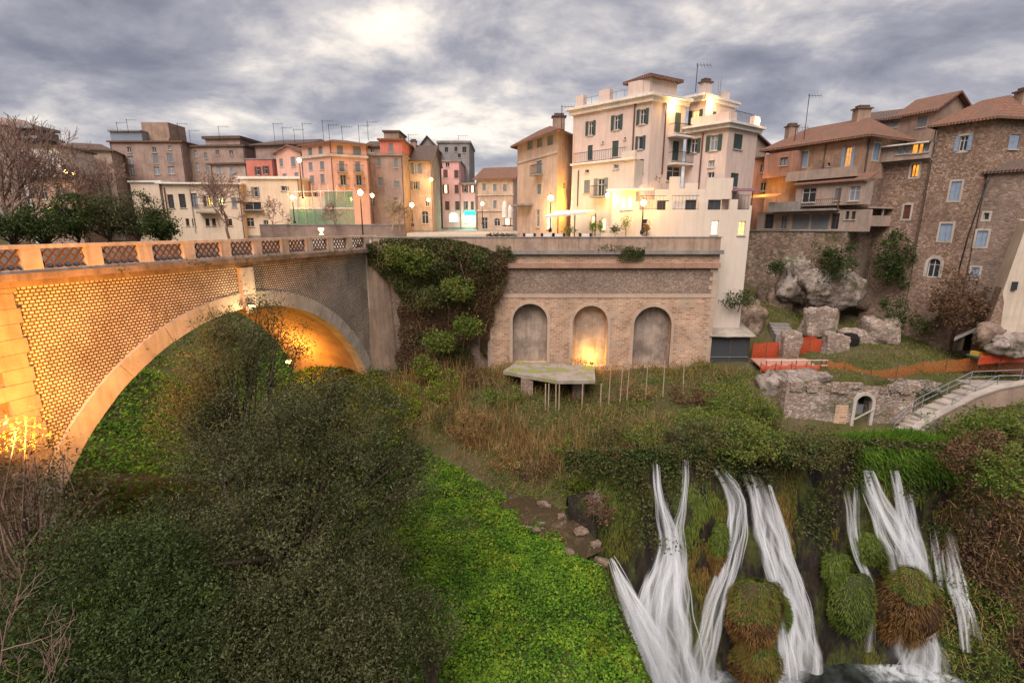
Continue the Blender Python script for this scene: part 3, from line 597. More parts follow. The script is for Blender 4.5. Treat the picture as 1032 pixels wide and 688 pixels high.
def window(par, A, e, n, h, typ, st):
    a, b, c, d = h[:4]; w = b-a; hh = d-c; ft = min(.07, w*.12)
    m = MB(); fr = MT[st.get('frame', 'frame')]
    for s0, s1, z0, z1 in ((a, a+ft, c, d), (b-ft, b, c, d), (a+ft, b-ft, c, c+ft), (a+ft, b-ft, d-ft, d)): fbox(m, A, e, n, s0+.002, s1-.002, z0+.002, z1-.002, -.20, -.12)
    if w > .55 and 'c' not in typ: fbox(m, A, e, n, (a+b)/2-ft*.45, (a+b)/2+ft*.45, c+ft, d-ft, -.19, -.13)
    if hh > 1.2 and 'c' not in typ: fbox(m, A, e, n, a+ft, b-ft, c+hh*.66, c+hh*.66+ft*.7, -.185, -.135)
    win = m.build('window', fr, par)
    m = MB(); fbox(m, A, e, n, a+.01, b-.01, c+.01, d-.01, -.215, -.17)
    m.build('pane', MT['lit' if 'l' in typ else 'litw' if 'L' in typ else 'lito' if 'O' in typ else 'glassb' if 'w' in typ else 'glass'], win)
    sh = MT[st.get('sh', 'shg')]
    if 'c' in typ:
        for s0, s1 in ((a+.01, (a+b)/2-.01), ((a+b)/2+.01, b-.01)): m = MB(); fbox(m, A, e, n, s0, s1, c+.02, d-.02, -.10, -.05); m.build('shutter', sh, win)
    if 'o' in typ:
        for s0, s1 in ((a-w*.52, a-.015), (b+.015, b+w*.52)): m = MB(); fbox(m, A, e, n, s0, s1, c-.03, d+.03, .012, .06); m.build('shutter', sh, win)
    if 's' in typ and 'A' in typ:       # arched stone surround
        r = w/2; zs = d-r; k = .26; mid = (a+b)/2; m = MB(); q = lambda s, z, o: (*(A+e*s+n*o), z)
        I = [(a, c)]+[(mid-r*math.cos(t), zs+r*math.sin(t)) for t in np.linspace(0, math.pi, 13)]+[(b, c)]; O = [(a-k, c)]+[(mid-(r+k)*math.cos(t), zs+(r+k)*math.sin(t)) for t in np.linspace(0, math.pi, 13)]+[(b+k, c)]
        for i in range(len(I)-1): m.poly([q(*I[i], .06), q(*I[i+1], .06), q(*O[i+1], .06), q(*O[i], .06)]); m.poly([q(*O[i], .06), q(*O[i+1], .06), q(*O[i+1], -.02), q(*O[i], -.02)])
        m.build('surround', MT['stone'], win)
    elif 's' in typ:                    # pale stone surround
        m = MB(); k = st.get('sw', .2)
        for s0, s1, z0, z1 in ((a-k, a, c-k, d+k), (b, b+k, c-k, d+k), (a, b, d, d+k), (a, b, c-k, c)): fbox(m, A, e, n, s0, s1, z0, z1, -.02, .03)
        m.build('surround', MT['stone'], win)
    else:
        m = MB(); fbox(m, A, e, n, a-.08, b+.08, c-.09, c-.003, -.1, .09); m.build('sill', MT['stone'], win)
def facade(par, A, B, z0, z1, wins, st, mb):
    A, e, n, L = frame_of(A, B); holes = []; todo = []
    for wv in wins:
        px, py, w, hgt, typ = wv[:5]
        s, z = sz(A, e, n, px, py); s1, _ = sz(A, e, n, px-w/2, py); s2, _ = sz(A, e, n, px+w/2, py); _, za = sz(A, e, n, px, py+hgt/2); _, zb_ = sz(A, e, n, px, py-hgt/2)
        if 'o' in typ: q = (s2-s1)*.255; s1, s2 = s1+q, s2-q
        s1, s2, za, zb_ = max(s1, .05), min(s2, L-.05), max(za, z0+.05), min(zb_, z1-.05)
        if s2-s1 < .08 or zb_-za < .1: print('skip window', par.name, wv); continue
        h = (s1, s2, za, zb_, 'A' in typ); holes.append(h); todo.append((h, typ))
    gridwall(A, e, n, 0, L, z0, z1, holes, mb, .24)
    for h, typ in todo:
        window(par, A, e, n, h, typ, st)
        if 'b' in typ: balcony(par, A, e, n, h[0]-.35, h[1]+.35, h[2]+.02, .75)
def bld(name, label, foot, z0, z1, mat, wins=None, roof=('flat',), st=None, group=None, cat='building', roofmat=None, cornice=None):
    st = st or {}; wins = wins or {}; foot = [np.array(p[:2], float) for p in foot]; nf = len(foot)
    b = thing(name, (*np.mean(foot, 0), z0), label, cat, group); mb = MB(); top = []
    for i in range(nf): facade(b, foot[i], foot[(i+1) % nf], z0, z1, wins.get(i, []), st, mb)
    kind = roof[0]
    cen = np.mean(foot, 0)
    def off(o):
        out = []
        for i in range(nf):
            _, e1, n1, _ = frame_of(foot[i-1], foot[i]); _, e2, n2, _ = frame_of(foot[i], foot[(i+1) % nf]); k = n1+n2; k /= max(.35, (k@n1)); out.append(foot[i]+k*o/ max(1e-6, 1))
        return out
    if kind == 'flat':
        o, h = (roof[1], roof[2]) if len(roof) > 1 else (.2, .3); P = off(o); m = MB(); n_ = nf
        m.poly([(*p, z1+h) for p in P]); m.poly([(*p, z1) for p in P[::-1]])
        for i in range(n_): j = (i+1) % n_; m.poly([(*P[i], z1), (*P[j], z1), (*P[j], z1+h), (*P[i], z1+h)])
        m.build('roof', roofmat or MT['slab'], b)
    else:
        o = roof[2] if len(roof) > 2 else .5; h = roof[1]; t0, t1 = roof[3] if len(roof) > 3 else (.25, .75); ax = roof[4] if len(roof) > 4 else 0
        P = off(o); drop = o*.35
        q = [foot[(i+ax) % 4] for i in range(4)]; Pq = [P[(i+ax) % 4] for i in range(4)]
        mA = (q[0]+q[3])/2; mB_ = (q[1]+q[2])/2; oA = (Pq[0]+Pq[3])/2; oB = (Pq[1]+Pq[2])/2
        R0 = mA+(mB_-mA)*t0 if t0 > 0 else oA; R1 = mA+(mB_-mA)*t1 if t1 < 1 else oB
        zr = z1+h; ze = z1-drop+.12; m = MB(); E = [(*p, ze) for p in Pq]; r0 = (*R0, zr+.12); r1 = (*R1, zr+.12)
        m.poly([E[0], E[1], r1, r0]); m.poly([E[2], E[3], r0, r1])
        if t1 < 1: m.poly([E[1], E[2], r1])
        if t0 > 0: m.poly([E[3], E[0], r0])
        th = .2; dn = lambda p: (p[0], p[1], p[2]-th)
        m.poly([dn(E[1]), dn(E[0]), dn(r0), dn(r1)]); m.poly([dn(E[3]), dn(E[2]), dn(r1), dn(r0)])
        loop = [E[0], E[1]]+([r1] if t1 >= 1 else [])+[E[2], E[3]]+([r0] if t0 <= 0 else [])
        for i in range(len(loop)): p, k = loop[i], loop[(i+1) % len(loop)]; m.poly([dn(p), dn(k), k, p])
        m.build('roof', roofmat or MT['tile'], b)
        if t1 >= 1: mb.poly([(*q[1], z1), (*q[2], z1), (*mB_, zr)])
        if t0 <= 0: mb.poly([(*q[3], z1), (*q[0], z1), (*mA, zr)])
    mb.build('wall', mat, b)
    if cornice:
        P = off(cornice[0]); m = MB()
        for i in range(nf): j = (i+1) % nf; m.poly([(*P[i], z1-cornice[1]), (*P[j], z1-cornice[1]), (*P[j], z1-.003), (*P[i], z1-.003)]); m.poly([(*foot[i], z1-cornice[1]), (*foot[j], z1-cornice[1]), (*P[j], z1-cornice[1]), (*P[i], z1-cornice[1])])
        m.build('cornice', cornice[2], b)
    return b
def quad(A, B, depth, skew=0.0):
    A, e, n, L = frame_of(A, B); return [A, A+e*L, A+e*L-n*depth+e*skew, A-n*depth+e*skew]
def band(par, A, B, z0, z1, o, mat, name='band', ext=0.0):
    A, e, n, L = frame_of(A, B); m = MB(); fbox(m, A, e, n, -ext, L+ext, z0, z1, .002, o); return m.build(name, mat, par)
def pipe(par, A, B, px0, py0, py1, mat='pipe', r=.07, name='downpipe'):
    A, e, n, L = frame_of(A, B); s, za = sz(A, e, n, px0, py0); _, zb_ = sz(A, e, n, px0, py1); p = A+e*s+n*.1
    MB().tube([(*p, za), (*p, zb_)], r, 6).build(name, MT[mat], par)
def chimney(par, x, y, z, w, d, h, mat, rot=0.0, cap=True):
    m = MB().cbox((x, y, z), w, d, h, rot); c = m.build('chimney', mat, par)
    if cap: MB().cbox((x, y, z+h), w*1.25, d*1.25, .12, rot).cbox((x, y, z+h+.12), w*.8, d*.8, .25, rot).build('cap', MT['tiled'], c)
def facmat(name, c, **k): return plaster(name, c, **k)

PINKW = facmat('pink_plaster', (.66, .525, .455), stain=(.47, .35, .295), amt=.45, streak=.4); PINKD = facmat('rosy_plaster', (.64, .46, .41), amt=.3, streak=.3)
CREAM = facmat('cream_plaster', (.64, .55, .465), stain=(.52, .44, .36), amt=.35, streak=.3)
# --- the big pink and cream palazzo beside the piazza -------------------------------------------------
def palazzo():
    A0 = np.array(G(578, 112, 53)); zt = onY(578, 112, 53)[2]; B0 = np.array(G(657.5, 97, 47.2)); C0 = np.array(G(692, 100, 49.4))
    back = A0+(C0-B0)*1.6; back2 = C0+(C0-B0)*.6+np.array([-2., 4])
    st = dict(sh='shg')
    main = bld('palazzo', 'tall pink palazzo with green shutters and cream roof parapets beside the piazza', [A0, B0, C0, back2, back], -6, zt, PINKW,
        {0: [(595.3, 129.4, 10, 14, 'o'), (621.7, 123.6, 11.5, 14.5, 'o'), (647.7, 117.8, 12, 15, 'o'), (594.6, 154, 5, 15, 'c'), (620, 150, 6.3, 16, 'c'), (645.5, 144, 10, 13, 'o'), (646, 167.5, 5, 14, 'c'), (607.5, 143.5, 1.6, 2.2, 'p'), (630, 139.5, 1.6, 2.2, 'p')],
         1: [(683.2, 123.6, 6.5, 20, 'c'), (681, 152, 6.5, 20, 'c'), (679, 175, 14, 15, 'p')]}, ('flat', .55, .22), st, roofmat=MT['white'], cornice=(.28, .42, MT['white']))
    A, e, n, L = frame_of(A0, B0)
    for p0, p1, hgt in ((581, 588.6, 1.05), (604, 615, 1.1), (633, 649, 1.25)):        # parapet blocks
        s0, _ = sz(A, e, n, p0, 108); s1, _ = sz(A, e, n, p1, 102); m = MB(); fbox(m, A, e, n, s0, s1, zt+.22, zt+.22+hgt, -.45, .15); m.build('parapet_block', PINKW, main)
    m = MB(); railing(m, A, e, n, .3, L-.3, zt+.22, .75, .0, .9, .03); m.build('roof_railing', MT['metal'], main)
    s0, _ = sz(A, e, n, 653, 90); m = MB(); fbox(m, A, e, n, s0-.4, s0+.25, zt+.22, zt+1.7, -.5, .15); m.build('parapet_block', PINKW, main)
    A1, e1, n1, L1 = frame_of(B0, C0)
    for pz in (136.5, 164.5):
        s0, z = sz(A1, e1, n1, 673, pz); s1, _ = sz(A1, e1, n1, 691, pz); balcony(main, A1, e1, n1, s0, s1, z, 1.0, MT['white'])
    pipe(main, B0, C0, 671, 104, 176); pipe(main, A0, B0, 640.5, 103, 160)
    for px, py in ((676.5, 106),):
        s, z = sz(A1, e1, n1, px, py); q = A1+e1*s+n1*.18; MB().cbox((*q, z), .18, .14, .3).build('wall_lamp', MT['bulb'], main); plight('wall_lamp_light', (*(A1+e1*s+n1*.45), z-.1), 85, (1, .62, .22))
    # roof room
    q = A1+e1*1.6-n1*1.6; m = MB().cbox((*q, zt+.22), 3.4, 2.6, 1.3, math.atan2(e1[1], e1[0])); m.build('roof_room', PINKW, main)
    MB().cbox((*q, zt+1.52), 4.2, 3.4, .25, math.atan2(e1[1], e1[0])).build('roof_room_cover', MT['tile'], main)
    # the upper turret block
    zu = onY(712, 97, 49.6)[2]; U0 = np.array(G(695, 100, 50.8)); U1 = np.array(G(712.4, 97, 49.6)); U2 = np.array(G(741, 105, 52.7)); up = [U0, U1, U2, U0+(U2-U1)]
    def add(foot, z0, z1, wins, roofo, name='wall', mat=PINKW):
        mb = MB()
        for i in range(len(foot)): facade(main, foot[i], foot[(i+1) % len(foot)], z0, z1, wins.get(i, []), st, mb)
        o = mb.build(name, mat, main); m = MB(); c = np.mean(foot, 0)
        P = [p+(p-c)/np.linalg.norm(p-c)*roofo for p in foot]; P2 = [p+(p-c)/np.linalg.norm(p-c)*roofo*.55 for p in foot]; k = len(P)
        m.poly([(*p, z1+.2) for p in P])
        for Q, za, zb_ in ((P, z1, z1+.2), (P2, z1-.35, z1)):
            m.poly([(*p, za) for p in Q[::-1]])
            for i in range(k): j = (i+1) % k; m.poly([(*Q[i], za), (*Q[j], za), (*Q[j], zb_), (*Q[i], zb_)])
        m.build('roof_cornice', MT['white'], main); return o
    add(up, 6, zu, {0: [(701, 119, 14, 14.5, 'ol')], 1: [(720, 117.8, 4.5, 11, 'c')]}, .75)
    _, eu, nu, _ = frame_of(U1, U2); s, z = sz(U1, eu, nu, 714.8, 107.5); q = U1+eu*s+nu*.2
    MB().cbox((*q, z), .2, .16, .22).build('wall_lamp', MT['bulb'], main); plight('wall_lamp_light', (*(U1+eu*s+nu*.5), z), 80, (1, .60, .2))
    chimney(main, *(U1+(U2-U1)*.12-nu*.6), zu+.2, .9, .7, 1.1, PINKW, .4); chimney(main, *(U1+(U2-U1)*.75-nu*.5), zu+.2, .8, .6, .75, PINKW, .4, False)
    p = U1+(U2-U1)*.62-nu*.7; MB().tube([(*p, zu+.2), (*p, zu+2.3)], .12, 8).build('flue_pipe', MT['metal'], main)
    # lower corner block
    zl = onY(735, 124.5, 46.6)[2]; L0 = np.array(G(693, 130, 49.4)); L1_ = np.array(G(735, 124.5, 46.6)); L2 = np.array(G(764, 131, 49.4)); lo = [L0, L1_, L2, L0+(L2-L1_)*1.3]
    add(lo, -9, zl, {0: [(699.5, 147, 13, 14, 'o'), (719.6, 144, 16, 15.5, 'ow'), (717, 165.2, 6, 7, 'w'), (716.5, 176.5, 7, 6, 'p')], 1: [(744, 142.8, 9, 15.5, 'c'), (740.3, 181.5, 8, 14, 'c')]}, .75, 'lower_wall')
    pipe(main, L0, L1_, 709, 134, 190)
    _, el, nl, Ll = frame_of(L0, L1_); m = MB(); fbox(m, L0, el, nl, .3, Ll-.05, zl+.2, zl+.95, -.35, .05); m.build('terrace_parapet', PINKW, main)
    _, e2, n2, L2l = frame_of(L1_, L2); m = MB(); fbox(m, L1_, e2, n2, .02, 1.0, zl+.2, zl+1.0, -.35, .05); m.build('terrace_parapet', PINKW, main); m = MB(); fbox(m, L1_, e2, n2, L2l-.9, L2l, zl+.2, zl+1.05, -.35, .1); m.build('terrace_parapet', PINKW, main)
    m = MB(); railing(m, L1_, e2, n2, 1.0, L2l-.9, zl+.2, 1.0, -.1, .2); m.build('railing', MT['iron'], main)
    s, z = sz(L1_, e2, n2, 757, 124); q = L1_+e2*(L2l-.5)+n2*.22; MB().cbox((*q, zl+.55), .2, .15, .2).build('wall_lamp', MT['bulb'], main); plight('wall_lamp_light', (*(q+n2*.3), zl+.65), 25, (1, .62, .25))
    # left lower block with the long first floor terrace
    F0 = np.array(G(577.3, 167, 51.3)); F1 = np.array(G(640, 159, 46.4)); zf = onY(577.3, 167, 51.3)[2]; _, ef, nf_, Lf = frame_of(F0, F1)
    ft = [F0, F1, F1+np.array([1.6, 1.8]), F0+np.array([1.6, 2.2])]
    mb = MB()
    for i in range(4): facade(main, ft[i], ft[(i+1) % 4], -4, zf, {0: [(591.5, 188, 6, 13, 'c'), (605.5, 189, 14, 18, 'ob'), (621, 168, 5, 4.5, 'w'), (591.5, 172.5, 4, 3.5, 'p'), (598, 224, 5, 13, 'L'), (621.5, 226, 6, 15, 'p'), (608, 226, 4, 12, 'L')]}.get(i, []), dict(sh='shgr'), mb)
    mb.poly([(*p, zf) for p in ft]); mb.build('terrace_wall', CREAM, main)
    m = MB(); fbox(m, F0, ef, nf_, -.2, Lf+.1, zf, zf+.16, -.3, .22); m.build('terrace_ledge', MT['white'], main)
    m = MB(); railing(m, F0, ef, nf_, .1, Lf*.86, zf+.16, .95, .0, .25); m.build('railing', MT['iron'], main)
    m = MB(); fbox(m, F0, ef, nf_, Lf*.80, Lf, zf+.16, zf+.75, -.25, .02); m.build('terrace_parapet', CREAM, main)
    pipe(main, F0, F1, 583.5, 172, 208, 'frameb', .06)
    # upper terrace wall with stepped merlons
    T0 = np.array(G(642, 196, 47.3)); T1 = np.array(G(728, 196, 46.1)); zb0 = onY(690, 201, 46.7)[2]; _, et, nt_, Lt = frame_of(T0, T1)
    foot = [T0, T1, T1+np.array([.2, 3.0]), T0+np.array([.2, 3.0])]; mb = MB()
    for i in range(4): facade(main, foot[i], foot[(i+1) % 4], -5, zb0, {0: [(721, 206, 15, 13, 'p'), (696, 208, 11, 14, 'p'), (668, 208, 12, 12, 'p')]}.get(i, []), dict(frame='frameb'), mb)
    mb.poly([(*p, zb0) for p in foot]); mb.build('upper_terrace_wall', CREAM, main)
    m = MB()
    for pa, pb, pt_ in ((641, 650, 186), (660, 674, 191), (674, 684.5, 178), (684.5, 690, 190), (690, 703, 184.5), (703, 711, 191), (711, 738, 179.5)):
        s0, _ = sz(T0, et, nt_, pa, 195); s1, _ = sz(T0, et, nt_, pb, 195); _, z = sz(T0, et, nt_, (pa+pb)/2, pt_); m = MB(); fbox(m, T0, et, nt_, s0+.004, s1-.004, zb0-.0+.004, z, -.3, .0); m.build('merlon', CREAM, main)
    # front terrace wall on the piazza side, running down past the retaining wall
    D0 = np.array(G(637, 212, 46.4)); D1 = np.array(G(757.5, 212, 45.4)); zd = onY(700, 211.5, 45.9)[2]; _, ed, nd, Ld = frame_of(D0, D1)
    foot = [D0, D1, D1+np.array([.4, 3.6]), D0+np.array([.2, 1.5])]; mb = MB()
    for i in range(4): facade(main, foot[i], foot[(i+1) % 4], -13.5, zd, {0: [(720.3, 229.5, 7, 14.5, 'L'), (747.5, 230, 7, 14, 'lO'), (650, 228, 5, 14, 'p')]}.get(i, []), dict(), mb)
    mb.poly([(*p, zd) for p in foot]); mb.build('front_terrace_wall', CREAM, main)
    m = MB()
    for pa, pb, pt_ in ((637, 644, 203), (671, 677, 203), (704, 712, 204), (735, 743, 201), (755, 757.5, 207)):
        s0, _ = sz(D0, ed, nd, pa, 212); s1, _ = sz(D0, ed, nd, pb, 212); _, z = sz(D0, ed, nd, (pa+pb)/2, pt_); m = MB(); fbox(m, D0, ed, nd, s0, s1, zd+.003, z, -.3, .0); m.build('parapet_pier', CREAM, main)
    for pa, pb in ((644, 671), (677, 704), (743, 755)):
        s0, _ = sz(D0, ed, nd, pa, 212); s1, _ = sz(D0, ed, nd, pb, 212); m = MB(); railing(m, D0, ed, nd, s0, s1, zd, 1.25, -.12, .3); m.build('railing', MT['iron'], main)
    s0, _ = sz(D0, ed, nd, 737, 212); s1, _ = sz(D0, ed, nd, 765, 212); m = MB(); p = D0+ed*s0+nd*.1
    m.box((*p, zd+1.55), (*(ed*(s1-s0)), 0), (*(-nd*2.4), .35), (0, 0, .07)); m.build('awning', simple('mauve_awning', (.20, .10, .12), .8), main)
    m = MB()
    for s in (s0+.1, s1-.7): fbox(m, D0, ed, nd, s, s+.06, zd, zd+1.55, -.1, -.04)
    m.build('awning_post', MT['iron'], main)
    # yellow lit courtyard wall at the terrace foot
    K0 = np.array(G(617, 205, 46.9)); K1 = np.array(G(640, 205, 46.2)); _, ek, nk, Lk = frame_of(K0, K1); mb = MB(); zk = onY(628, 192, 46.5)[2]
    foot = [K0, K1, K1+np.array([.3, 1.2]), K0+np.array([.3, 1.2])]
    for i in range(4): facade(main, foot[i], foot[(i+1) % 4], -4, zk, {0: [(627.8, 205, 5, 13, 'L'), (635.3, 204.5, 5, 13, 'L')]}.get(i, []), dict(), mb)
    mb.poly([(*p, zk) for p in foot]); mb.build('entrance_wall', CREAM, main)
    m = MB(); fbox(m, K0, ek, nk, -.5, Lk+1.6, zk, zk+.12, -.6, .5); m.build('entrance_canopy', MT['white'], main)
    p = K0+ek*.2+nk*.9; plight('entrance_light', (*p, zk-.7), 80, (1, .62, .18), .2); q = K0+ek*-.4+nk*.35; MB().lathe((*q, zk-.6), [(.05, 0), (.16, .08), (.16, .28), (.05, .36)], 8).build('wall_lamp', MT['bulb'], main)
    return main
palazzo()

def far(name, label, pL, pR, depth, z0, mat, wins, roof=('flat',), st=None, roofmat=None, w1=None, skew=0, cornice=None, group='old houses around the piazza'):
    A = np.array(G(*pL)); B = np.array(G(*pR)); z1 = (onY(*pL)[2]+onY(*pR)[2])/2; w = {0: wins}
    if w1: w[1] = w1
    o = bld(name, label, quad(A, B, depth, skew), z0, z1, mat, w, roof, st, group, 'building', roofmat, cornice); A_, e, n, L = frame_of(A, B)
    for s in ((.12, L-.12) if L > 5 else (L-.12,)): p = A_+e*s+n*.08; MB().tube([(*p, z0), (*p, z1-.05)], .055, 5).build('downpipe', MT['pipe'] if len(wins) % 2 else MT['frameb'], o)
    m = MB(); fbox(m, A_, e, n, -.02, L+.02, z0, z0+1.4, .003, .06); m.build('plinth', MT['slab'], o)
    return o, A, B, z1
# --- tan tall house between piazza and palazzo
TAN = facmat('tan_plaster', (.56, .42, .33), stain=(.31, .22, .165), amt=.6, streak=.5, patch=(.50, .37, .28)); BR = facmat('brown_plaster', (.40, .28, .21), stain=(.2, .14, .11), amt=.8, streak=.6)
GREYB = facmat('greybrown_plaster', (.40, .285, .235), stain=(.21, .15, .125), amt=.8, streak=.6, patch=(.33, .265, .24)); GREY = facmat('grey_plaster', (.30, .285, .275), amt=.6)
A = np.array(G(521.5, 149.5, 61)); z12 = onY(562.5, 131, 52)[2]; B = np.array(G(562.5, 131, 52)); C_ = np.array(G(580, 128, 56))
tb = bld('tall_house', 'tall tan house with brown tiled eaves left of the pink palazzo', [A, B, C_, A+(C_-B)*1.15], -3, z12, TAN, {0: [(534.4, 146.2, 5, 9, 'cs'), (544, 143.6, 5, 9.5, 'cs'), (554.8, 141.5, 5.5, 10, 'cs'), (543.6, 169, 5, 14, 'csb'), (543.6, 190.8, 4.2, 10, 'cs'), (542, 220, 4, 18, 'p'), (553, 224, 5, 14, 'L')], 1: [(569, 187, 3, 6, 'p')]}, ('hip', 1.3, .75, (.3, .6), 0), dict(sh='shgr', sw=.12), cat='building')
band(tb, A, B, onP(562.5, 154, A, B)[2], onP(562.5, 152, A, B)[2]+.05, .12, MT['stone']); _, e_, n_t, L_ = frame_of(A, B)
m = MB(); fbox(m, A, e_, n_t, .3, 4.2, onP(530, 206, A, B)[2]-.2, onP(530, 206, A, B)[2], 0.003, 1.0); m.build('canopy', MT['slab'], tb)
chimney(tb, *(B+(C_-B)*.6+np.array([-1, .5])), z12+.5, 1.2, .8, 1.2, BR)
plight('alley_light', (*(np.array(G(579, 205, 52.0))), onY(579, 207, 52)[2]), 300, (1, .50, .07), .15); t_ = thing('wall_lamp', onY(577.5, 206, 52.6), 'glowing lamp in the alley between the tan house and the pink palazzo', 'lamp')
q = onY(577.5, 206, 52.6); MB().lathe(q, [(.05, 0), (.14, .1), (.16, .3), (.04, .42)], 8).build('globe', MT['bulbo'], t_); MB().bar(q+[0, 0, .42], q+[0, 1.4, .55], .05).build('bracket', MT['iron'], t_)
plight('doorway_light', (*np.array(G(541, 212, 52.5)), onY(541, 214, 52.5)[2]), 130, (1, .66, .25), .2)
# --- houses behind the piazza, right to left
PK = facmat('pink_wall', (.66, .38, .375), amt=.3, streak=.3); RED = facmat('coral_wall', (.58, .20, .15), amt=.4, streak=.4); SAL = facmat('salmon_wall', (.64, .375, .29), stain=(.43, .26, .21), amt=.5, streak=.4)
BG = facmat('beige_wall', (.50, .385, .31), stain=(.28, .21, .165), amt=.7, streak=.6, patch=(.44, .38, .34)); CRM = facmat('yellow_cream_wall', (.68, .55, .42), stain=(.50, .40, .30), amt=.45, streak=.4)
h11, A, B, z = far('house', 'tan stone house with brown tiled roof behind the umbrellas on the piazza', (480, 179, 90), (518, 180.5, 88), 10, -2, BG, [(488, 188.5, 3.4, 7, 'cs'), (498.8, 189, 3.4, 7, 'cs'), (509, 189.3, 3.4, 7, 'cs'), (498.8, 206, 3.4, 8, 'cs'), (488.4, 225, 6, 12, 'p'), (501, 224, 6, 8, 'pA'), (511, 222, 5, 9, 'L')], ('gable', 2.2, .5, (0, 1), 0), dict(sh='shgr', sw=.1))
band(h11, A, B, onP(500, 197, A, B)[2], onP(500, 196, A, B)[2], .15, MT['stone']); band(h11, A, B, onP(500, 213, A, B)[2], onP(500, 211.5, A, B)[2], .2, MT['stone'])
h10, A, B, z = far('house', 'narrow pink house with dark shutters and a green lit shop below', (463.5, 185, 95.2), (480, 186.5, 94.6), 9, -1.5, PK, [(468.7, 190.5, 5.6, 7, 'o'), (475.9, 190.5, 5.6, 7, 'oL'), (469.5, 207, 4, 8, 'o'), (476, 207, 3, 8, 'c'), (473.5, 221, 9, 8, 'L')], ('flat', .25, .25), dict(sh='shbr'))
m = MB(); Aa, ea, na, La = frame_of(A, B); s0, z0_ = sz(Aa, ea, na, 468.5, 217); s1, z1_ = sz(Aa, ea, na, 479, 213); fbox(m, Aa, ea, na, s0, s1, z0_, z1_, .02, .35); m.build('shop_sign', lampm('green_sign', (.02, .75, .50), 1.6), h10)
plight('shop_light', (*(Aa+ea*(s0+s1)/2+na*1.6), z0_-.6), 160, (.35, 1, .75), .3)
h10b, A, B, z = far('house', 'tall pink house with brown shutters and a lit arched shop window', (444.5, 163, 95), (463.5, 163, 95), 9, -1.5, PK, [(451, 160+6, 4.2, 5, 'p'), (449, 175, 4.4, 8, 'c'), (460, 175.5, 4.4, 8, 'c'), (449.2, 190.5, 6, 8.5, 'oL'), (460.3, 190.5, 4.2, 8.5, 'c'), (450.8, 207.3, 4.4, 9, 'c'), (461, 207.3, 4.4, 9, 'c'), (457, 219, 9, 10, 'LA')], ('flat', .2, .25), dict(sh='shbr'))
far('house', 'tall grey weathered house with flat top rising behind the pink house', (441, 143.5, 104), (473.5, 145, 104), 12, -2, GREY, [(450, 151, 3.4, 5, 'p'), (459.5, 150.5, 3, 4.5, 'p'), (468, 151, 4, 6, 'p'), (463, 157, 3, 4, 'p')], ('flat', .2, .4), dict(frame='frameb'))
h9b, A, B, z = far('house', 'grey house with sloping roof behind the beige house', (421, 153, 101), (441, 150.5, 101), 10, -2, GREY, [(433, 163, 3, 5, 'p')], ('gable', 2.6, .4, (0, 1), 1), roofmat=MT['tiled'])
h8, A, B, z = far('house', 'beige patched house with a tiled roof beside the street corner', (405.5, 160.5, 84), (435, 162.5, 84), 9, -2, BG, [(420, 170, 11, 10, 'ow'), (418.5, 187, 9, 8, 'o'), (428.5, 219, 7, 13, 'pA'), (410, 187, 3, 6, 'p'), (430.5, 204, 4, 8, 'p')], ('gable', 2.8, .5, (0, 1), 0), dict(sh='shgr'), roofmat=MT['tiled'])
chimney(h8, *(A+(B-A)*.25+np.array([0, 4])), z+1.6, .9, .9, 1.8, BR)
h7, A, B, z = far('house', 'grey brown house with a red top storey between salmon and beige houses', (370, 157, 79), (405.5, 157, 79), 10, -2, GREYB, [(382, 163.5, 4, 8, 'c'), (399, 164.5, 4.4, 9, 'c'), (383.4, 183, 4.4, 8, 'c'), (400, 186, 5.5, 7, 'c'), (376, 204, 4, 8, 'c'), (399, 204, 4, 10, 'p')], ('flat', .25, .25), dict(sh='shgr'))
Aa, ea, na, La = frame_of(A, B); mb = MB(); s0, _ = sz(Aa, ea, na, 383, 150); q = [Aa+ea*s0, Aa+ea*La, Aa+ea*La-na*8, Aa+ea*s0-na*8]; zr = onP(394, 141.5, A, B)[2]
for i in range(4): facade(h7, q[i], q[(i+1) % 4], z+.25, zr, {0: [(394, 149, 4.6, 9, 'c')]}.get(i, []), dict(sh='shgr'), mb)
mb.build('top_storey', RED, h7); m = MB(); fbox(m, Aa, ea, na, s0-.3, La+.3, zr, zr+.25, -8.2, .35); m.build('top_roof', MT['tile'], h7)
m = MB(); fbox(m, Aa, ea, na, s0+.2, La-.8, zr+.25, zr+1.5, -7, -2); m.build('roof_room', BR, h7); m = MB(); fbox(m, Aa, ea, na, s0, La-.6, zr+1.5, zr+1.75, -7.2, -1.8); m.build('roof_room_cover', MT['tiled'], h7)
h7b, A, B, z = far('house', 'low brown house with tiled roof squeezed beside the red top storey', (368, 147.5, 82), (384, 147, 82), 8, -2, BR, [(375, 152, 4, 4, 'p')], ('gable', 1.2, .3, (0, 1), 0), roofmat=MT['tiled'])
h6, A, B, z = far('salmon_house', 'large salmon house with balconies and pale shutters above the green scaffold', (331.5, 143.5, 73), (370, 144.5, 75.5), 12, -2.5, SAL, [(342.7, 151.3, 6, 9, 'c'), (359.8, 151.8, 8, 9, 'c'), (344.4, 168, 5, 11, 'cb'), (360.7, 168.5, 5, 11, 'cb'), (346, 181.5, 6, 11, 'pb'), (362, 181.5, 6, 11, 'pb'), (353, 200, 5, 9, 'p')], ('hip', 1.1, .55, (.3, .7), 0), dict(sh='shgr'))
z6b = onP(350, 158.5, A, B)[2]; band(h6, A, B, z6b, z6b+.3, .25, MT['stone'], 'ledge')
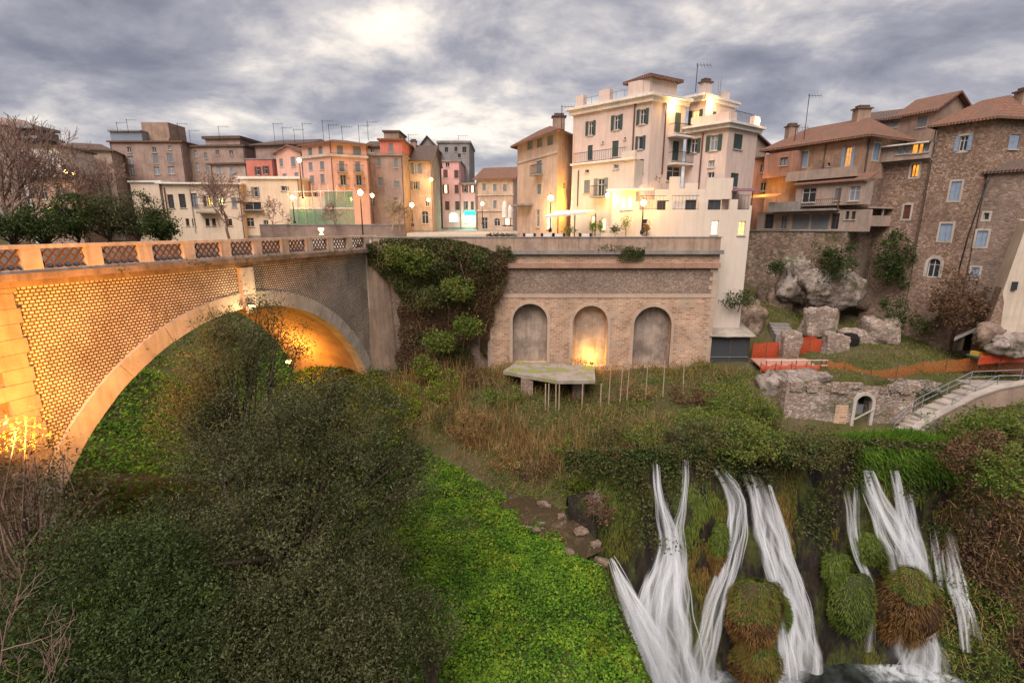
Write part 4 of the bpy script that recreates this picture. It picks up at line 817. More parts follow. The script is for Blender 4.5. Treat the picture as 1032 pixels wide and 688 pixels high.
A2 = np.array(G(303.5, 146, 76)); h6b = bld('salmon_house', 'salmon house wing with closed shutters joined to the balconied salmon house', [A2, A, A+np.array([1.5, 10]), A2+np.array([1.5, 10])], -2.5, z, SAL, {0: [(312.6, 152.6, 4, 8, 'c'), (323, 151.5, 4, 8, 'c'), (313, 167.6, 4, 8, 'c'), (324.6, 166.8, 4, 8, 'c'), (314.5, 181, 4, 8, 'c'), (325, 180, 4, 9, 'c'), (318, 198, 4, 8, 'p')]}, ('hip', 1.0, .5, (.3, .7), 0), dict(sh='shgr'), 'old houses around the piazza')
band(h6b, A2, A, z6b, z6b+.3, .25, MT['stone'], 'ledge')
far('salmon_house', 'lower salmon house with tiled roof left of the salmon wing', (278, 157, 78), (304, 151.5, 77), 9, -2.5, SAL, [(283.5, 164, 3.4, 8, 'c'), (295.5, 163, 4.4, 10, 'c'), (287, 179, 4, 8, 'c'), (299, 178, 4, 8, 'c')], ('gable', 1.0, .4, (0, 1), 1), dict(sh='shgr'))
far('house', 'long dark roofed house behind the salmon houses', (256, 146, 98), (312, 143.5, 96), 12, -2, GREYB, [(300, 150, 3, 3, 'p')], ('hip', 1.5, .6, (.1, .9), 0), roofmat=MT['tiled'])
far('coral_house', 'small coral red house with two dark shuttered windows', (247.5, 161, 84), (275, 160.5, 84), 7, -2, RED, [(260, 172.3, 6.4, 8, 'o'), (268, 171.5, 6.4, 8, 'o')], ('flat', .1, .15), dict(sh='shbr'), MT['slab'])
far('house', 'cream house with a covered balcony behind the scaffold and bare tree', (240, 181, 72), (301, 180, 72), 8, -2.6, CRM, [(257.5, 193.6, 8, 10, 'o'), (287, 190, 8, 5, 'p'), (254.8, 207.5, 17, 8, 'pb'), (252, 224, 8, 9, 'p'), (268, 226, 5, 8, 'p')], ('flat', .25, .35), dict(sh='shgr'), MT['white'])
hb4, A, B, z = far('house', 'long cream house with tall dark windows and a lit balcony', (161.5, 187, 70), (241, 184.5, 71), 9, -3.5, CRM, [(172.2, 203, 6, 14, 'p'), (183.8, 202.4, 6.6, 14, 'p'), (195.8, 201.8, 6.6, 14, 'pw'), (206.5, 203, 3.4, 10, 'p'), (211.6, 203, 4.4, 10, 'l'), (216.6, 202.8, 3.4, 10, 'c'), (222.4, 203, 6, 8, 'L'), (189, 224, 3.4, 7.5, 'p'), (195.3, 224, 3.4, 7.5, 'p'), (209, 224, 4, 7.5, 'p'), (215.5, 224, 4, 7.5, 'p'), (232, 224, 4, 7, 'p'), (236, 204, 5, 10, 'c')], ('flat', .45, .22), dict(frame='frameb', sh='shgr'), MT['white'])
Aa, ea, na, La = frame_of(A, B); s0, z_ = sz(Aa, ea, na, 201.5, 214); s1, _ = sz(Aa, ea, na, 221, 214); balcony(hb4, Aa, ea, na, s0, s1, z_, 1.1); pipe(hb4, A, B, 165.5, 189, 228, 'pipe'); pipe(hb4, A, B, 191, 189, 234, 'stone')
far('house', 'cream windowless end house left of the long cream house', (131, 184.5, 70.5), (161.5, 183.5, 70.5), 8, -4, CRM, [], ('flat', .2, .25), None, MT['white'])
# --- far left hill houses
h3b, A, B, z = far('house', 'brown house with pale shuttered windows right of the brown block with tower', (182, 147, 99), (246, 149, 98), 12, -3, GREYB, [(187, 155, 3.2, 7, 'w'), (197, 155, 3.2, 7, 'w'), (207.5, 157, 3, 6, 'c'), (219, 154, 3.4, 5, 'p'), (233, 154, 3.4, 5, 'p'), (188.4, 168, 4, 9, 'c'), (199, 168, 3, 8, 'w'), (209, 168, 3.4, 7, 'c')], ('flat', .3, .3), dict(sh='shgr'), MT['tiled'])
Aa, ea, na, La = frame_of(A, B); s0, _ = sz(Aa, ea, na, 204, 147); s1, zq = sz(Aa, ea, na, 238, 139); m = MB(); fbox(m, Aa, ea, na, s0, s1, z+.3, zq, -9, -1); m.build('roof_room', GREYB, h3b); m = MB(); fbox(m, Aa, ea, na, s0-.4, s1+.4, zq, zq+.5, -9.4, -.6); m.build('roof_room_cover', MT['tiled'], h3b)
far('house', 'low brown house with two blue grey windows above the long cream house', (212, 166, 92), (248, 166, 91), 4, -3, BG, [(220.8, 171.5, 4.4, 6.5, 'c'), (234, 171.5, 4.4, 6.5, 'c')], ('flat', .4, .3), dict(sh='shb'), MT['tiled'])
h3, A, B, z = far('brown_block', 'tall brown windowed block with rooftop tower and glass roof room', (110.5, 144.5, 97), (182.5, 142.5, 97), 14, -4, GREYB, [(130, 151, 4, 5.5, 'p'), (155.4, 151, 4, 5.5, 'p'), (171, 149, 3.4, 4, 'w'), (131.5, 161, 5.5, 7.5, 'w'), (132.8, 171.5, 5.5, 9, 'w'), (157, 160, 5, 10, 'c'), (158, 172, 6, 8, 'w'), (171.5, 159, 6, 9, 'c'), (172.5, 171.5, 6, 8, 'w')], ('flat', .35, .25), dict(sh='shgr'), MT['tile'])
Aa, ea, na, La = frame_of(A, B)
def rtop(par, A, e, n, p0, p1, pyb, pyt, o0, o1, mat, name, zb_):
    s0, _ = sz(A, e, n, p0, pyb); s1, zt = sz(A, e, n, p1, pyt); m = MB(); fbox(m, A, e, n, s0, s1, zb_, zt, o0, o1); return m.build(name, mat, par), s0, s1, zt
_, s0, s1, zt = rtop(h3, Aa, ea, na, 111, 141, 142, 132.5, -6, -.3, MT['glassb'], 'glass_room', z+.25); m = MB(); fbox(m, Aa, ea, na, s0-.2, s1+.1, zt, zt+.25, -6.2, 0); m.build('glass_room_roof', MT['slab'], h3)
rtop(h3, Aa, ea, na, 137, 161.5, 142, 121, -7, -2, BR, 'tower', z+.25); rtop(h3, Aa, ea, na, 161.6, 168, 142, 138.5, -5, -.5, BR, 'roof_room', z+.25)
far('house', 'brown house with low gable between the white house and the brown block', (58.5, 148, 88), (113, 152, 91), 12, -4, BG, [(78, 157, 3, 6, 'p'), (90, 158, 4, 3, 'p'), (70, 166, 3, 6, 'p'), (77, 186, 4, 6, 'p'), (95, 188, 4, 7, 'p'), (110, 190, 4, 7, 'c')], ('hip', 1.5, .4, (.05, .6), 0), None, MT['tiled'])
hw, A, B, z = far('white_house', 'white house with dark eaves above an arched ground floor', (14, 147.5, 80), (60, 148.5, 81), 8, -5, facmat('white_wall', (.66, .63, .60), amt=.3), [], ('flat', .4, .25), None, MT['tiled'])
far('house', 'low brown house with arched openings below the white house', (27, 180, 77), (75, 180, 78), 5, -5, GREYB, [(44, 195, 7, 12, 'pA'), (61, 194, 9, 14, 'pA'), (33, 194, 4, 7, 'w'), (49, 212, 4, 8, 'l')], ('flat', .5, .25), None, MT['tiled'])
# rounded tower house at the left edge
q = onY(2, 147, 84); zt = onY(5, 112, 84)[2]; t_ = thing('round_tower', (q[0]-2.5, q[1]+5, -5), 'rounded grey tower house with terrace at the left edge of the town', 'tower', 'old houses around the piazza')
MB().lathe((q[0]-2.5, q[1]+5, -5), [(3.6, 0), (3.5, zt+3.2), (3.7, zt+3.3), (3.3, zt+4.0), (2.2, zt+4.6)], 20).build('wall', GREYB, t_)
q = onY(16, 139, 82); m = MB(); m.box((q[0]-.5, 82.2, q[2]), (3.6, 0, 0), (0, 5, 0), (0, 0, .35)); m.box((q[0]-.5, 82.2, q[2]+1.5), (3.2, 0, 0), (0, 5, 0), (0, 0, .45)); m.box((q[0]-.6, 83.5, q[2]-3), (2.6, 0, 0), (0, 4, 0), (0, 0, 4.4)); m.build('terrace', GREY, t_)
# ------------------------------------------------------------------ old houses on the right
STN = rubble('warm_rubble', (.22, .135, .095), (.345, .23, .165), (.47, .35, .27), (.235, .155, .115), 3.4, .9)
STN2 = rubble('dark_rubble', (.165, .115, .09), (.27, .19, .145), (.36, .27, .215), (.19, .14, .11), 2.8, .9)
BASEM = rubble('base_rubble', (.24, .16, .115), (.36, .255, .18), (.50, .42, .35), (.29, .21, .155), 2.0, 1.0, (.075, .08, .035)); BROCK = rockm('brown_rock', (.34, .255, .20), (.22, .155, .115), (.10, .075, .055), (.07, .075, .03))
ROCK = rockm('pale_rock', (.42, .36, .32), (.25, .20, .165), (.075, .06, .045), (.08, .085, .03))
OCH = facmat('ochre_plaster', (.41, .26, .18), stain=(.21, .14, .105), amt=.85, streak=.7, patch=(.40, .30, .24)); ROW = facmat('worn_pale_plaster', (.42, .33, .275), stain=(.25, .2, .165), amt=.85, streak=.7, patch=(.40, .26, .2))
REDB = facmat('red_plaster', (.38, .21, .15), amt=.8, streak=.6); PALEB = plaster('buttress_pale', (.62, .52, .42), (.40, .31, .23), .6, .5, .3)
def rowhouse():
    A = np.array(G(776, 150, 59)); B = np.array(G(874, 135, 50)); zt = onY(874, 135, 50)[2]; Ae, e, n, L = frame_of(A, B); C_ = B-n*7; D = A-n*7
    st = dict(sh='shgr', sw=.16)
    h = bld('row_house', 'long ochre house with tiled roof above a high rubble base beside the palazzo', [A, B, C_, D], -.9, zt, OCH,
        {0: [(810.8, 160.5, 6, 15, 'cs'), (854.6, 158, 12.5, 19, 'oO'), (835, 166, 3, 4, 'p')], 1: [(883, 153, 6, 17, 'cs'), (878, 196, 5, 16, 'cs')]}, ('hip', 2.0, .75, (.18, .80), 0), dict(sh='shb', sw=.16))
    # shutters and side in stone; protruding parts of the front
    def zof(px, py): return onP(px, py, A, B)[2]
    def sof(px, py): return sz(Ae, e, n, px, py)[0]
    def bay(p0, p1, pyt, pyb, out, wins, mat, name, st):
        P = A+n*out; P2 = B+n*out; s0, z1 = sz(P, e, n, p0, pyt); s1, _ = sz(P, e, n, p1, pyt); _, z0 = sz(P, e, n, (p0+p1)/2, pyb); mb = MB(); a = P+e*s0; b = P+e*s1
        q = [a, b, b-n*(out-.003), a-n*(out-.003)]
        for i in range(4): facade(h, q[i], q[(i+1) % 4], z0, z1, wins if i == 0 else [], st, mb)
        mb.poly([(*p, z1) for p in q]); mb.poly([(*p, z0) for p in q[::-1]]); o = mb.build(name, mat, h); return a, b, z0, z1
    bay(771, 802, 156, 178, 1.2, [(790, 162.7, 8, 8, 'w')], REDB, 'projecting_room', dict(frame='frameb'))
    a, b, z0, z1 = bay(803, 873, 187.5, 207, 1.2, [(815, 196.7, 14, 15, 'p'), (844.5, 196, 6, 12, 'c'), (861, 195, 11, 15, 'w')], ROW, 'projecting_room', dict(sh='shgr'))
    m = MB(); m.box((*(a-e*.2+n*.35), z1+.02), (*(e*(np.linalg.norm(b-a)+.5)), 0), (*(-n*1.6), .75), (0, 0, .12)); m.build('lean_to_roof', MT['tile'], h)
    m = MB(); s0, s1 = sof(800, 176), sof(871, 172); zz = zof(840, 180.5); fbox(m, Ae, e, n, s0, s1, zz, zz+.22, .003, 1.3); fbox(m, Ae, e, n, s0, s1, zz+.22, zz+.95, 1.08, 1.26); m.build('stone_balcony', ROW, h)
    m = MB(); s0, s1 = sof(786, 212), sof(852, 209); zz = zof(820, 213); fbox(m, Ae, e, n, s0, s1, zz, zz+.2, .003, 2.0); m.build('balcony_slab', MT['slab'], h)
    m = MB(); fbox(m, Ae, e, n, s0, s0+3.6, zz+.2, zz+1.0, 1.85, 2.0); m.build('balcony_parapet', MT['slab'], h)
    m = MB(); railing(m, Ae, e, n, s0+3.6, s1, zz+.2, .9, 1.92, .2); m.build('railing', MT['iron'], h)
    a, b, z0, z1 = bay(764, 874, 214, 233, .9, [(790.7, 224, 6.4, 13, 'w'), (807, 223.5, 17, 15, 'c'), (826.5, 223.5, 17, 15, 'c'), (841.5, 223, 8, 16, 'p'), (853.8, 217, 3.8, 8, 'p'), (860, 217, 3.8, 8, 'p'), (775, 223, 9, 15, 'p')], ROW, 'lower_storey', dict(sh='shgr', frame='frameb'))
    # orange lit covered passage at left end
    plight('passage_light', (*(A+e*1.0+n*1.9), zof(785, 190)), 60, (1, .5, .12), .2); m = MB(); m.box((*(A-e*1.0+n*1.5), zof(780, 197)), (*(e*4.2), 0), (*(n*1.0), -.35), (0, 0, .07)); m.build('passage_awning', simple('orange_awning', (.55, .22, .07), .8), h)
    A1, e1, n1, L1 = frame_of(B, C_); s0, z0 = sz(A1, e1, n1, 870, 228); s1, z1 = sz(A1, e1, n1, 890, 211); m = MB(); fbox(m, A1, e1, n1, 0.02, s1, z0, z0+.18, .003, 1.3); fbox(m, A1, e1, n1, .02, s1, z0+.18, z0+1.0, 1.15, 1.28); fbox(m, A1, e1, n1, -.1, s1+.1, z1, z1+.15, .003, 1.4); m.build('oriel_balcony', ROW, h)
    m = MB()
    for s in (.1, s1*.5, s1-.15): fbox(m, A1, e1, n1, s, s+.14, z0+1.0, z1, 1.12, 1.26)
    m.build('balcony_post', ROW, h)
    # stone side skin
    m = MB(); fbox(m, A1, e1, n1, .02, 3.9, -8, zof(874, 178), -.02, .09); m.build('side_stone_wall', STN2, h)
    m = MB(); z0 = zof(800, 233); fbox(m, Ae, e, n, -1.3, L+.05, -13, z0, .1, 1.1); m.build('stone_base', BASEM, h)
    m = MB(); fbox(m, Ae, e, n, -1.35, L+.1, z0+.002, z0+.12, .05, 1.2); m.build('base_ledge', MT['slab'], h)
    pipe(h, A+n*1.22, B+n*1.22, 848, 189, 211, 'pipe', .06); pipe(h, A, B, 833, 146, 172, 'frameb', .06); pipe(h, B, C_, 875.5, 140, 240, 'frameb', .07)
    chimney(h, *(A+e*.8-n*2.2), zt+.3, 1.0, .9, 2.0, BR); chimney(h, *(A+e*L*.72-n*3.6), zt+1.7, 1.3, .9, 1.3, BR)
    d = thing('satellite_dish', onP(828, 165, A+n*.9, B+n*.9), 'white satellite dish on the balcony of the ochre house', 'satellite dish'); q = onP(828, 163, A+n*.9, B+n*.9)
    MB().lathe(q, [(.02, 0), (.25, .03), (.38, .12)], 12).build('dish', MT['white'], d); MB().bar(q-[0, 0, .4], q+[0, .2, .1], .05).build('mount', MT['metal'], d)
    return h, A, B, C_, e, n
RH, RA, RBp, RC, RE, RN = rowhouse()
def hill_houses():
    # brown house with a gable behind
    z = onY(943, 110, 51.5)[2]; A = np.array(G(908.5, 116.5, 54.3)); B = np.array(G(943, 110, 51.5)); A_, e, n, L = frame_of(A, B)
    h = bld('gabled_house', 'brown gabled house rising above the stone house, with a shuttered window', quad(A, B, 5.5), -2, z, BR, {0: [(929.5, 122.5, 9, 11, 'c')]}, ('gable', 1.7, .5, (0, 1), 0), dict(sh='shgr'))
    z2 = onY(890, 119.5, 60)[2]; A = np.array(G(866, 123, 61.5)); B = np.array(G(909, 118, 59))
    bld('house', 'low brown house with a strip of four windows behind the gabled house', quad(A, B, 6), -1, z2, BR, {0: [(891, 126.2, 3.2, 6, 'w'), (895, 126, 3.2, 6, 'w'), (899, 125.6, 3.2, 6, 'w'), (903, 125.2, 3.2, 6, 'w')]}, ('gable', 1.2, .5, (0, 1), 0), dict(frame='frameb'), None, 'building', MT['tiled'])
    # narrow stone wing with enclosed balcony
    P0 = np.array([36.75, 51.9]); P1 = np.array([38.75, 48.45]); zt = onP(920, 163.5, P0, P1)[2]
    w = bld('stone_house', 'narrow stone house wing with an enclosed orange lit balcony on top', [P0, P1, P1+np.array([4, 2.3]), P0+np.array([4, 2.3])], -14, zt, STN, {0: [(922, 172, 7.5, 13, 'Os'), (914, 213.6, 7, 14, 'cs')]}, ('flat', .12, .2), dict(sh='shr', sw=.16, frame='frameb'))
    a, e, n, L = frame_of(P0, P1); q0 = P0+n*.8; q1 = P1+n*.55; zb_ = zt+.2; z1 = onP(920, 145, q0, q1)[2]; mb = MB(); qs = [q0, q1, P1-n*1.5, P0-n*1.5]
    for i in range(4): facade(w, qs[i], qs[(i+1) % 4], zb_, z1, {0: [(907, 151, 5.5, 9, 'w'), (914, 150.4, 5.5, 9, 'w'), (922, 149.6, 6, 10, 'O'), (928, 149, 4, 10, 'O'), (934, 148, 5, 10, 'w')]}.get(i, []), dict(), mb)
    mb.poly([(*p, zb_) for p in qs[::-1]]); mb.build('enclosed_balcony', ROW, w); m = MB(); m.poly([(*(p), z1+.05) for p in (q0+n*.5-e*.4, q1+n*.5, qs[2], qs[3]-e*.4)]); m.poly([(*(p), z1-.07) for p in (qs[3]-e*.4, qs[2], q1+n*.5, q0+n*.5-e*.4)])
    m.poly([(*(q0+n*.5-e*.4), z1-.07), (*(q1+n*.5), z1-.07), (*(q1+n*.5), z1+.05), (*(q0+n*.5-e*.4), z1+.05)]); m.build('balcony_roof', MT['white'], w)
    # large stone house at right
    B1 = np.array([40.75, 45.0]); C1 = B1+np.array([6.5, 1.2]); z = onY(1001, 117, 45)[2]
    b = bld('stone_house', 'large rubble stone house with pale blue shutters and an arched door', [P1+np.array([.05, -.05]), B1, C1, P1+np.array([7, 4])], -14, z, STN, {0: [(971, 144.5, 17, 15, 'os'), (962.8, 192.5, 10, 19, 'cs'), (953, 234, 12, 17, 'cs'), (941, 270, 12, 19, 'pAs')], 1: [(1022, 143, 10, 15, 'c')]}, ('hip', 2.0, .6, (.3, .7), 0), dict(sh='shb', sw=.17))
    chimney(b, *(B1+np.array([3.6, 1.5])), z+.6, 1.2, .9, 1.6, BR)
    a, e, n, L = frame_of(P1, B1); pipe(b, P1, B1, 944, 130, 258, 'frameb', .06)
    A = np.array(G(996, 173, 44.9)); B = np.array(G(1085, 166, 40.5)); z = onY(996, 173, 44.9)[2]
    c = bld('stone_house', 'lower rough plastered stone house at the right edge with a small framed window', quad(A, B, 5), -14, z, rubble('plaster_rubble', (.24, .165, .13), (.30, .22, .175), (.36, .28, .23), (.27, .20, .16), 2.2, .8), {0: [(994, 218, 5.5, 7, 'ps'), (989.3, 240.5, 11, 16, 'cs'), (982.6, 275, 8, 11, 'cs')]}, ('gable', .9, .3, (0, 1), 0), dict(sh='shb', sw=.16), None, 'building', MT['tiled'])
    q = [onY(1004, 170, 44.6), onY(996, 182, 44.5), onY(987, 205, 44.4), onY(975, 240, 44.5), onY(966, 274, 44.8)]; MB().tube(q, .06, 6).build('cable', MT['iron'], c)
    # pale battered buttress tower at the edge
    Y = 41.0; P = [onY(993, 348, Y), onY(1130, 348, Y), onY(1130, 190, Y), onY(1036, 222, Y), onY(1012, 290, Y)]; t = thing('stone_buttress', P[0], 'pale battered stone buttress at the right edge beside the ruins', 'buttress')
    m = MB(); m.poly(P); bk = [p+np.array([2.5, 4.5, 0]) for p in P]; k = len(P)
    for i in range(k): m.poly([P[(i+1) % k], P[i], bk[i], bk[(i+1) % k]])
    m.build('wall', PALEB, t); r0 = [onY(990, 344, Y-.3), onY(1006, 344, Y-.3), onY(1012, 305, Y-.12), onY(1010, 290, Y-.06)]; m = MB(); m.poly(r0); 
    for i in range(4): p, q = r0[i], r0[(i+1) % 4]; m.poly([q, p, p+np.array([.6, 1.2, 0]), q+np.array([.6, 1.2, 0])])
    m.build('rubble_foot', STN, t); s = MB(); p = onY(1022, 288, Y-.05); s.box(p-[.2, .1, .35], (.4, 0, 0), (0, .2, 0), (0, 0, .7)); s.build('slit_window', MT['glass'], t)
hill_houses()
# small lean-to roof seen past the palazzo
q = np.array(G(768, 150, 66)); bld('house', 'narrow dark house glimpsed between the palazzo and the ochre house', [q+[-3, 0], q+[.9, .6], q+[.9, 6], q+[-3, 6]], -4, onY(768, 147, 66)[2], GREYB, {}, ('gable', 1.6, .6, (0, 1), 1), None, None, 'building', MT['tiled'])
q = np.array(G(766, 178, 60)); bld('house', 'low orange brown house between the palazzo and the ochre house', [q+[-2, 0], q+[1.7, .2], q+[1.7, 5], q+[-2, 5]], -6, onY(768, 160, 60)[2], REDB, {0: [(770, 188, 6, 9, 'p'), (769, 170, 5, 8, 'p')]}, ('flat', .2, .2), None, None, 'building', MT['tiled'])
# ------------------------------------------------------------------ ruins, rocks
RUINM = rubble('ruin_stone', (.34, .24, .18), (.46, .37, .31), (.58, .51, .46), (.28, .20, .15), 2.6, 1.1, (.10, .10, .05))
def rock(name, c, r, label, seed, mat, cat='rock', amp=.35, group=None, f=1.35, sq=.75):
    nu, nv = 44, 26; u = np.linspace(0, 2*math.pi, nu, endpoint=False); v = np.linspace(-math.pi/2, math.pi/2, nv); U, Vv = np.meshgrid(u, v)
    D = np.stack([np.cos(Vv)*np.cos(U), np.cos(Vv)*np.sin(U), np.sin(Vv)], -1); D = np.sign(D)*np.abs(D)**sq
    k = 1+amp*1.2*fnoise(D+seed*3.1, f*1.6, seed)+amp*.6*fnoise(D+seed, f*4.0, seed+1)+amp*.3*fnoise(D+seed, f*11, seed+2); P = D*k[..., None]*np.array(r)+np.array(c)
    i = np.arange(nu*nv).reshape(nv, nu); F = np.stack([i[:-1], np.roll(i[:-1], -1, 1), np.roll(i[1:], -1, 1), i[1:]], -1).reshape(-1, 4)
    return mk(name, P.reshape(-1, 3), F, mat, None, True, False, None, label, cat, group)
def prock(px, py, Y, wpx, hpx, dep, label, seed, mat=ROCK, name='rock', cat='rock', amp=.3, group='rocks among the ruins', sq=.75):
    c = onY(px, py, Y); k = np.linalg.norm(c)/FPX*.95; return rock(name, c, (wpx/2*k, dep, hpx/2*k), label, seed, mat, cat, amp, group, 1.35, sq)
prock(751, 322, 49.5, 32, 38, 1.6, 'big pale mossy boulder behind the wooden shed', 1, BROCK); prock(735, 322, 50, 22, 40, 1.4, 'grey brown rock between the boulder and the end of the brick wall', 2, BROCK)
def wallD(px, py, o): q = onP(px, py, RA+RN*o, RBp+RN*o); return q[1]
prock(812, 282, wallD(812, 282, .75), 44, 40, .9, 'large whitish rock face under the ochre house base', 3); prock(788, 306, wallD(788, 306, 1.4), 34, 50, 1.3, 'brown rock mass above the garden steps', 4, BROCK); prock(838, 290, wallD(838, 290, 1.2), 46, 28, 1.1, 'pale rock outcrop under the hanging green shrub', 5)
prock(826, 324, 48, 30, 26, .8, 'pale broken ruin wall with a rounded top', 6, RUINM, 'ruin_wall', 'wall', .2, 'broken walls of the ruins', .4); prock(796, 351, 44.5, 17, 32, .6, 'pale stone block left of the red fence opening', 7, RUINM, 'ruin_wall', 'wall', .16, 'broken walls of the ruins', .35); prock(842, 350, 44.8, 22, 26, .6, 'pale stone block right of the red fence opening', 8, RUINM, 'ruin_wall', 'wall', .18, 'broken walls of the ruins', .35)
prock(886, 335, 46.5, 26, 26, 1.0, 'pale stone vault stump on the grass beside a dark opening', 9, RUINM, 'ruin_wall', 'wall', .2, 'broken walls of the ruins', .4); prock(927, 303, 50, 34, 52, 1.6, 'pale rubble bastion below the arched door', 10, amp=.15); prock(884, 300, 52, 62, 22, 1.0, 'low grey garden wall in front of the round bush', 11, STN2, amp=.12)
prock(998, 340, 40.3, 20, 18, .9, 'stone block at the foot of the pale buttress', 12, BROCK); prock(1020, 348, 39.6, 36, 14, 1.0, 'flat pale rock beside the orange netting at the right edge', 13)
prock(862, 342, 47, 26, 17, 1.2, 'low stone chamber with a dark mouth on the grass', 15, RUINM, 'ruin_wall', 'wall', .16, 'broken walls of the ruins', .5); m = MB(); p = onY(857, 341, 45.6); m.lathe(p-[0, 0, .5], [(.75, 0), (.75, .6), (.5, .95), (.1, 1.05)], 12); o_ = m.build('painted_hole_shade', simple('hollow_shade_paint', (.012, .01, .009), 1, 0, .1), None, label='dark mouth of the low stone chamber on the grass', cat='opening')  # solid near-black dome paints the shade inside the chamber's mouth
prock(790, 395, 37.2, 40, 30, 1.2, 'pale broken rock left of the arched ruin doorway', 16, amp=.4); prock(806, 384, 37.8, 46, 18, 1.0, 'broken pale wall top below the wooden platform', 17, amp=.4); prock(895, 405, 36.0, 34, 26, 1.2, 'crumbling pale rock right of the arched doorway', 18, BROCK, amp=.4); prock(905, 388, 37.6, 50, 12, .8, 'rough stone edge of the terrace beside the stairs', 19, amp=.4)
def ruin():
    A = np.array(G(787, 433, 34.8)); B = np.array(G(915, 436, 34.2)); A_, e, n, L = frame_of(A, B); t = thing('ruin_wall', (*A, -15), 'ruined rubble wall with an arched white stone doorway under the terrace', 'wall')
    hole = []; s0, zb_ = sz(A, e, n, 857.5, 433); s1, zt = sz(A, e, n, 879, 398); hole = (s0, s1, zb_-.3, zt, True)
    m = MB(); ztop = onP(850, 388, A, B)[2]; gridwall(A, e, n, 0, L, -16, ztop, [hole], m, .8); m.poly([(*A, -16), (*(A-n*3), -16), (*(A-n*3), ztop), (*A, ztop)]); m.build('rubble_wall', RUINM, t)
    m = MB(); r = (s1-s0)/2; c = (s0+s1)/2; zs = zt-r; k = 16; w = .22
    def q(s, z, o): return (*(A+e*s+n*o), z)
    I = [(s0, zb_-.3)]+[(c-r*math.cos(a), zs+r*math.sin(a)) for a in np.linspace(0, math.pi, k)]+[(s1, zb_-.3)]; O = [(s0-w, zb_-.3)]+[(c-(r+w)*math.cos(a), zs+(r+w)*math.sin(a)) for a in np.linspace(0, math.pi, k)]+[(s1+w, zb_-.3)]
    for i in range(len(I)-1): m.poly([q(*I[i], .18), q(*I[i+1], .18), q(*O[i+1], .18), q(*O[i], .18)]); m.poly([q(*O[i], .18), q(*O[i+1], .18), q(*O[i+1], -.05), q(*O[i], -.05)]); m.poly([q(*I[i+1], .18), q(*I[i], .18), q(*I[i], -.1), q(*I[i+1], -.1)])
    m.build('door_surround', MT['stone'], t)
    m = MB(); fbox(m, A, e, n, s0, s1, zb_-.3, zt, -.85, -.8); m.build('recess_shade_sheet', simple('recess_shade_paint', (.02, .017, .014), 1), t)  # near-black sheet paints the shade at the back of the doorway
    m = MB(); fbox(m, A, e, n, c-.55, c-.05, zb_-.3, zt-.7, -.5, -.45); fbox(m, A, e, n, c-.04, c+.4, zb_-.3, zt-.9, -.55, -.5); m.build('door', MT['metal'], t)
    m = MB(); m.bar(q(s0-.05, zb_+.9, .22), q(s1+.15, zb_+1.75, .22), .12, .05); m.build('plank', simple('grey_plank', (.42, .38, .34), .9), t)
    # brick patches
    m = MB(); fbox(m, A, e, n, s0-1.35, s0-.45, -16, onP(840, 408, A, B)[2], -.1, .05); m.build('brick_patch', RB, t)
    for i in range(60):
        m = MB(); s = RNG.uniform(.2, L-.3); 
        if s0-.3 < s < s1+.3: continue
        z = ztop+RNG.uniform(-.35, .1); k = RNG.uniform(.18, .5); fbox(m, A, e, n, s, s+k*1.5, z-k*.6, z+k*.3, -.5*k, .3*k); m.build('loose_stone', RUINM, t)
ruin()
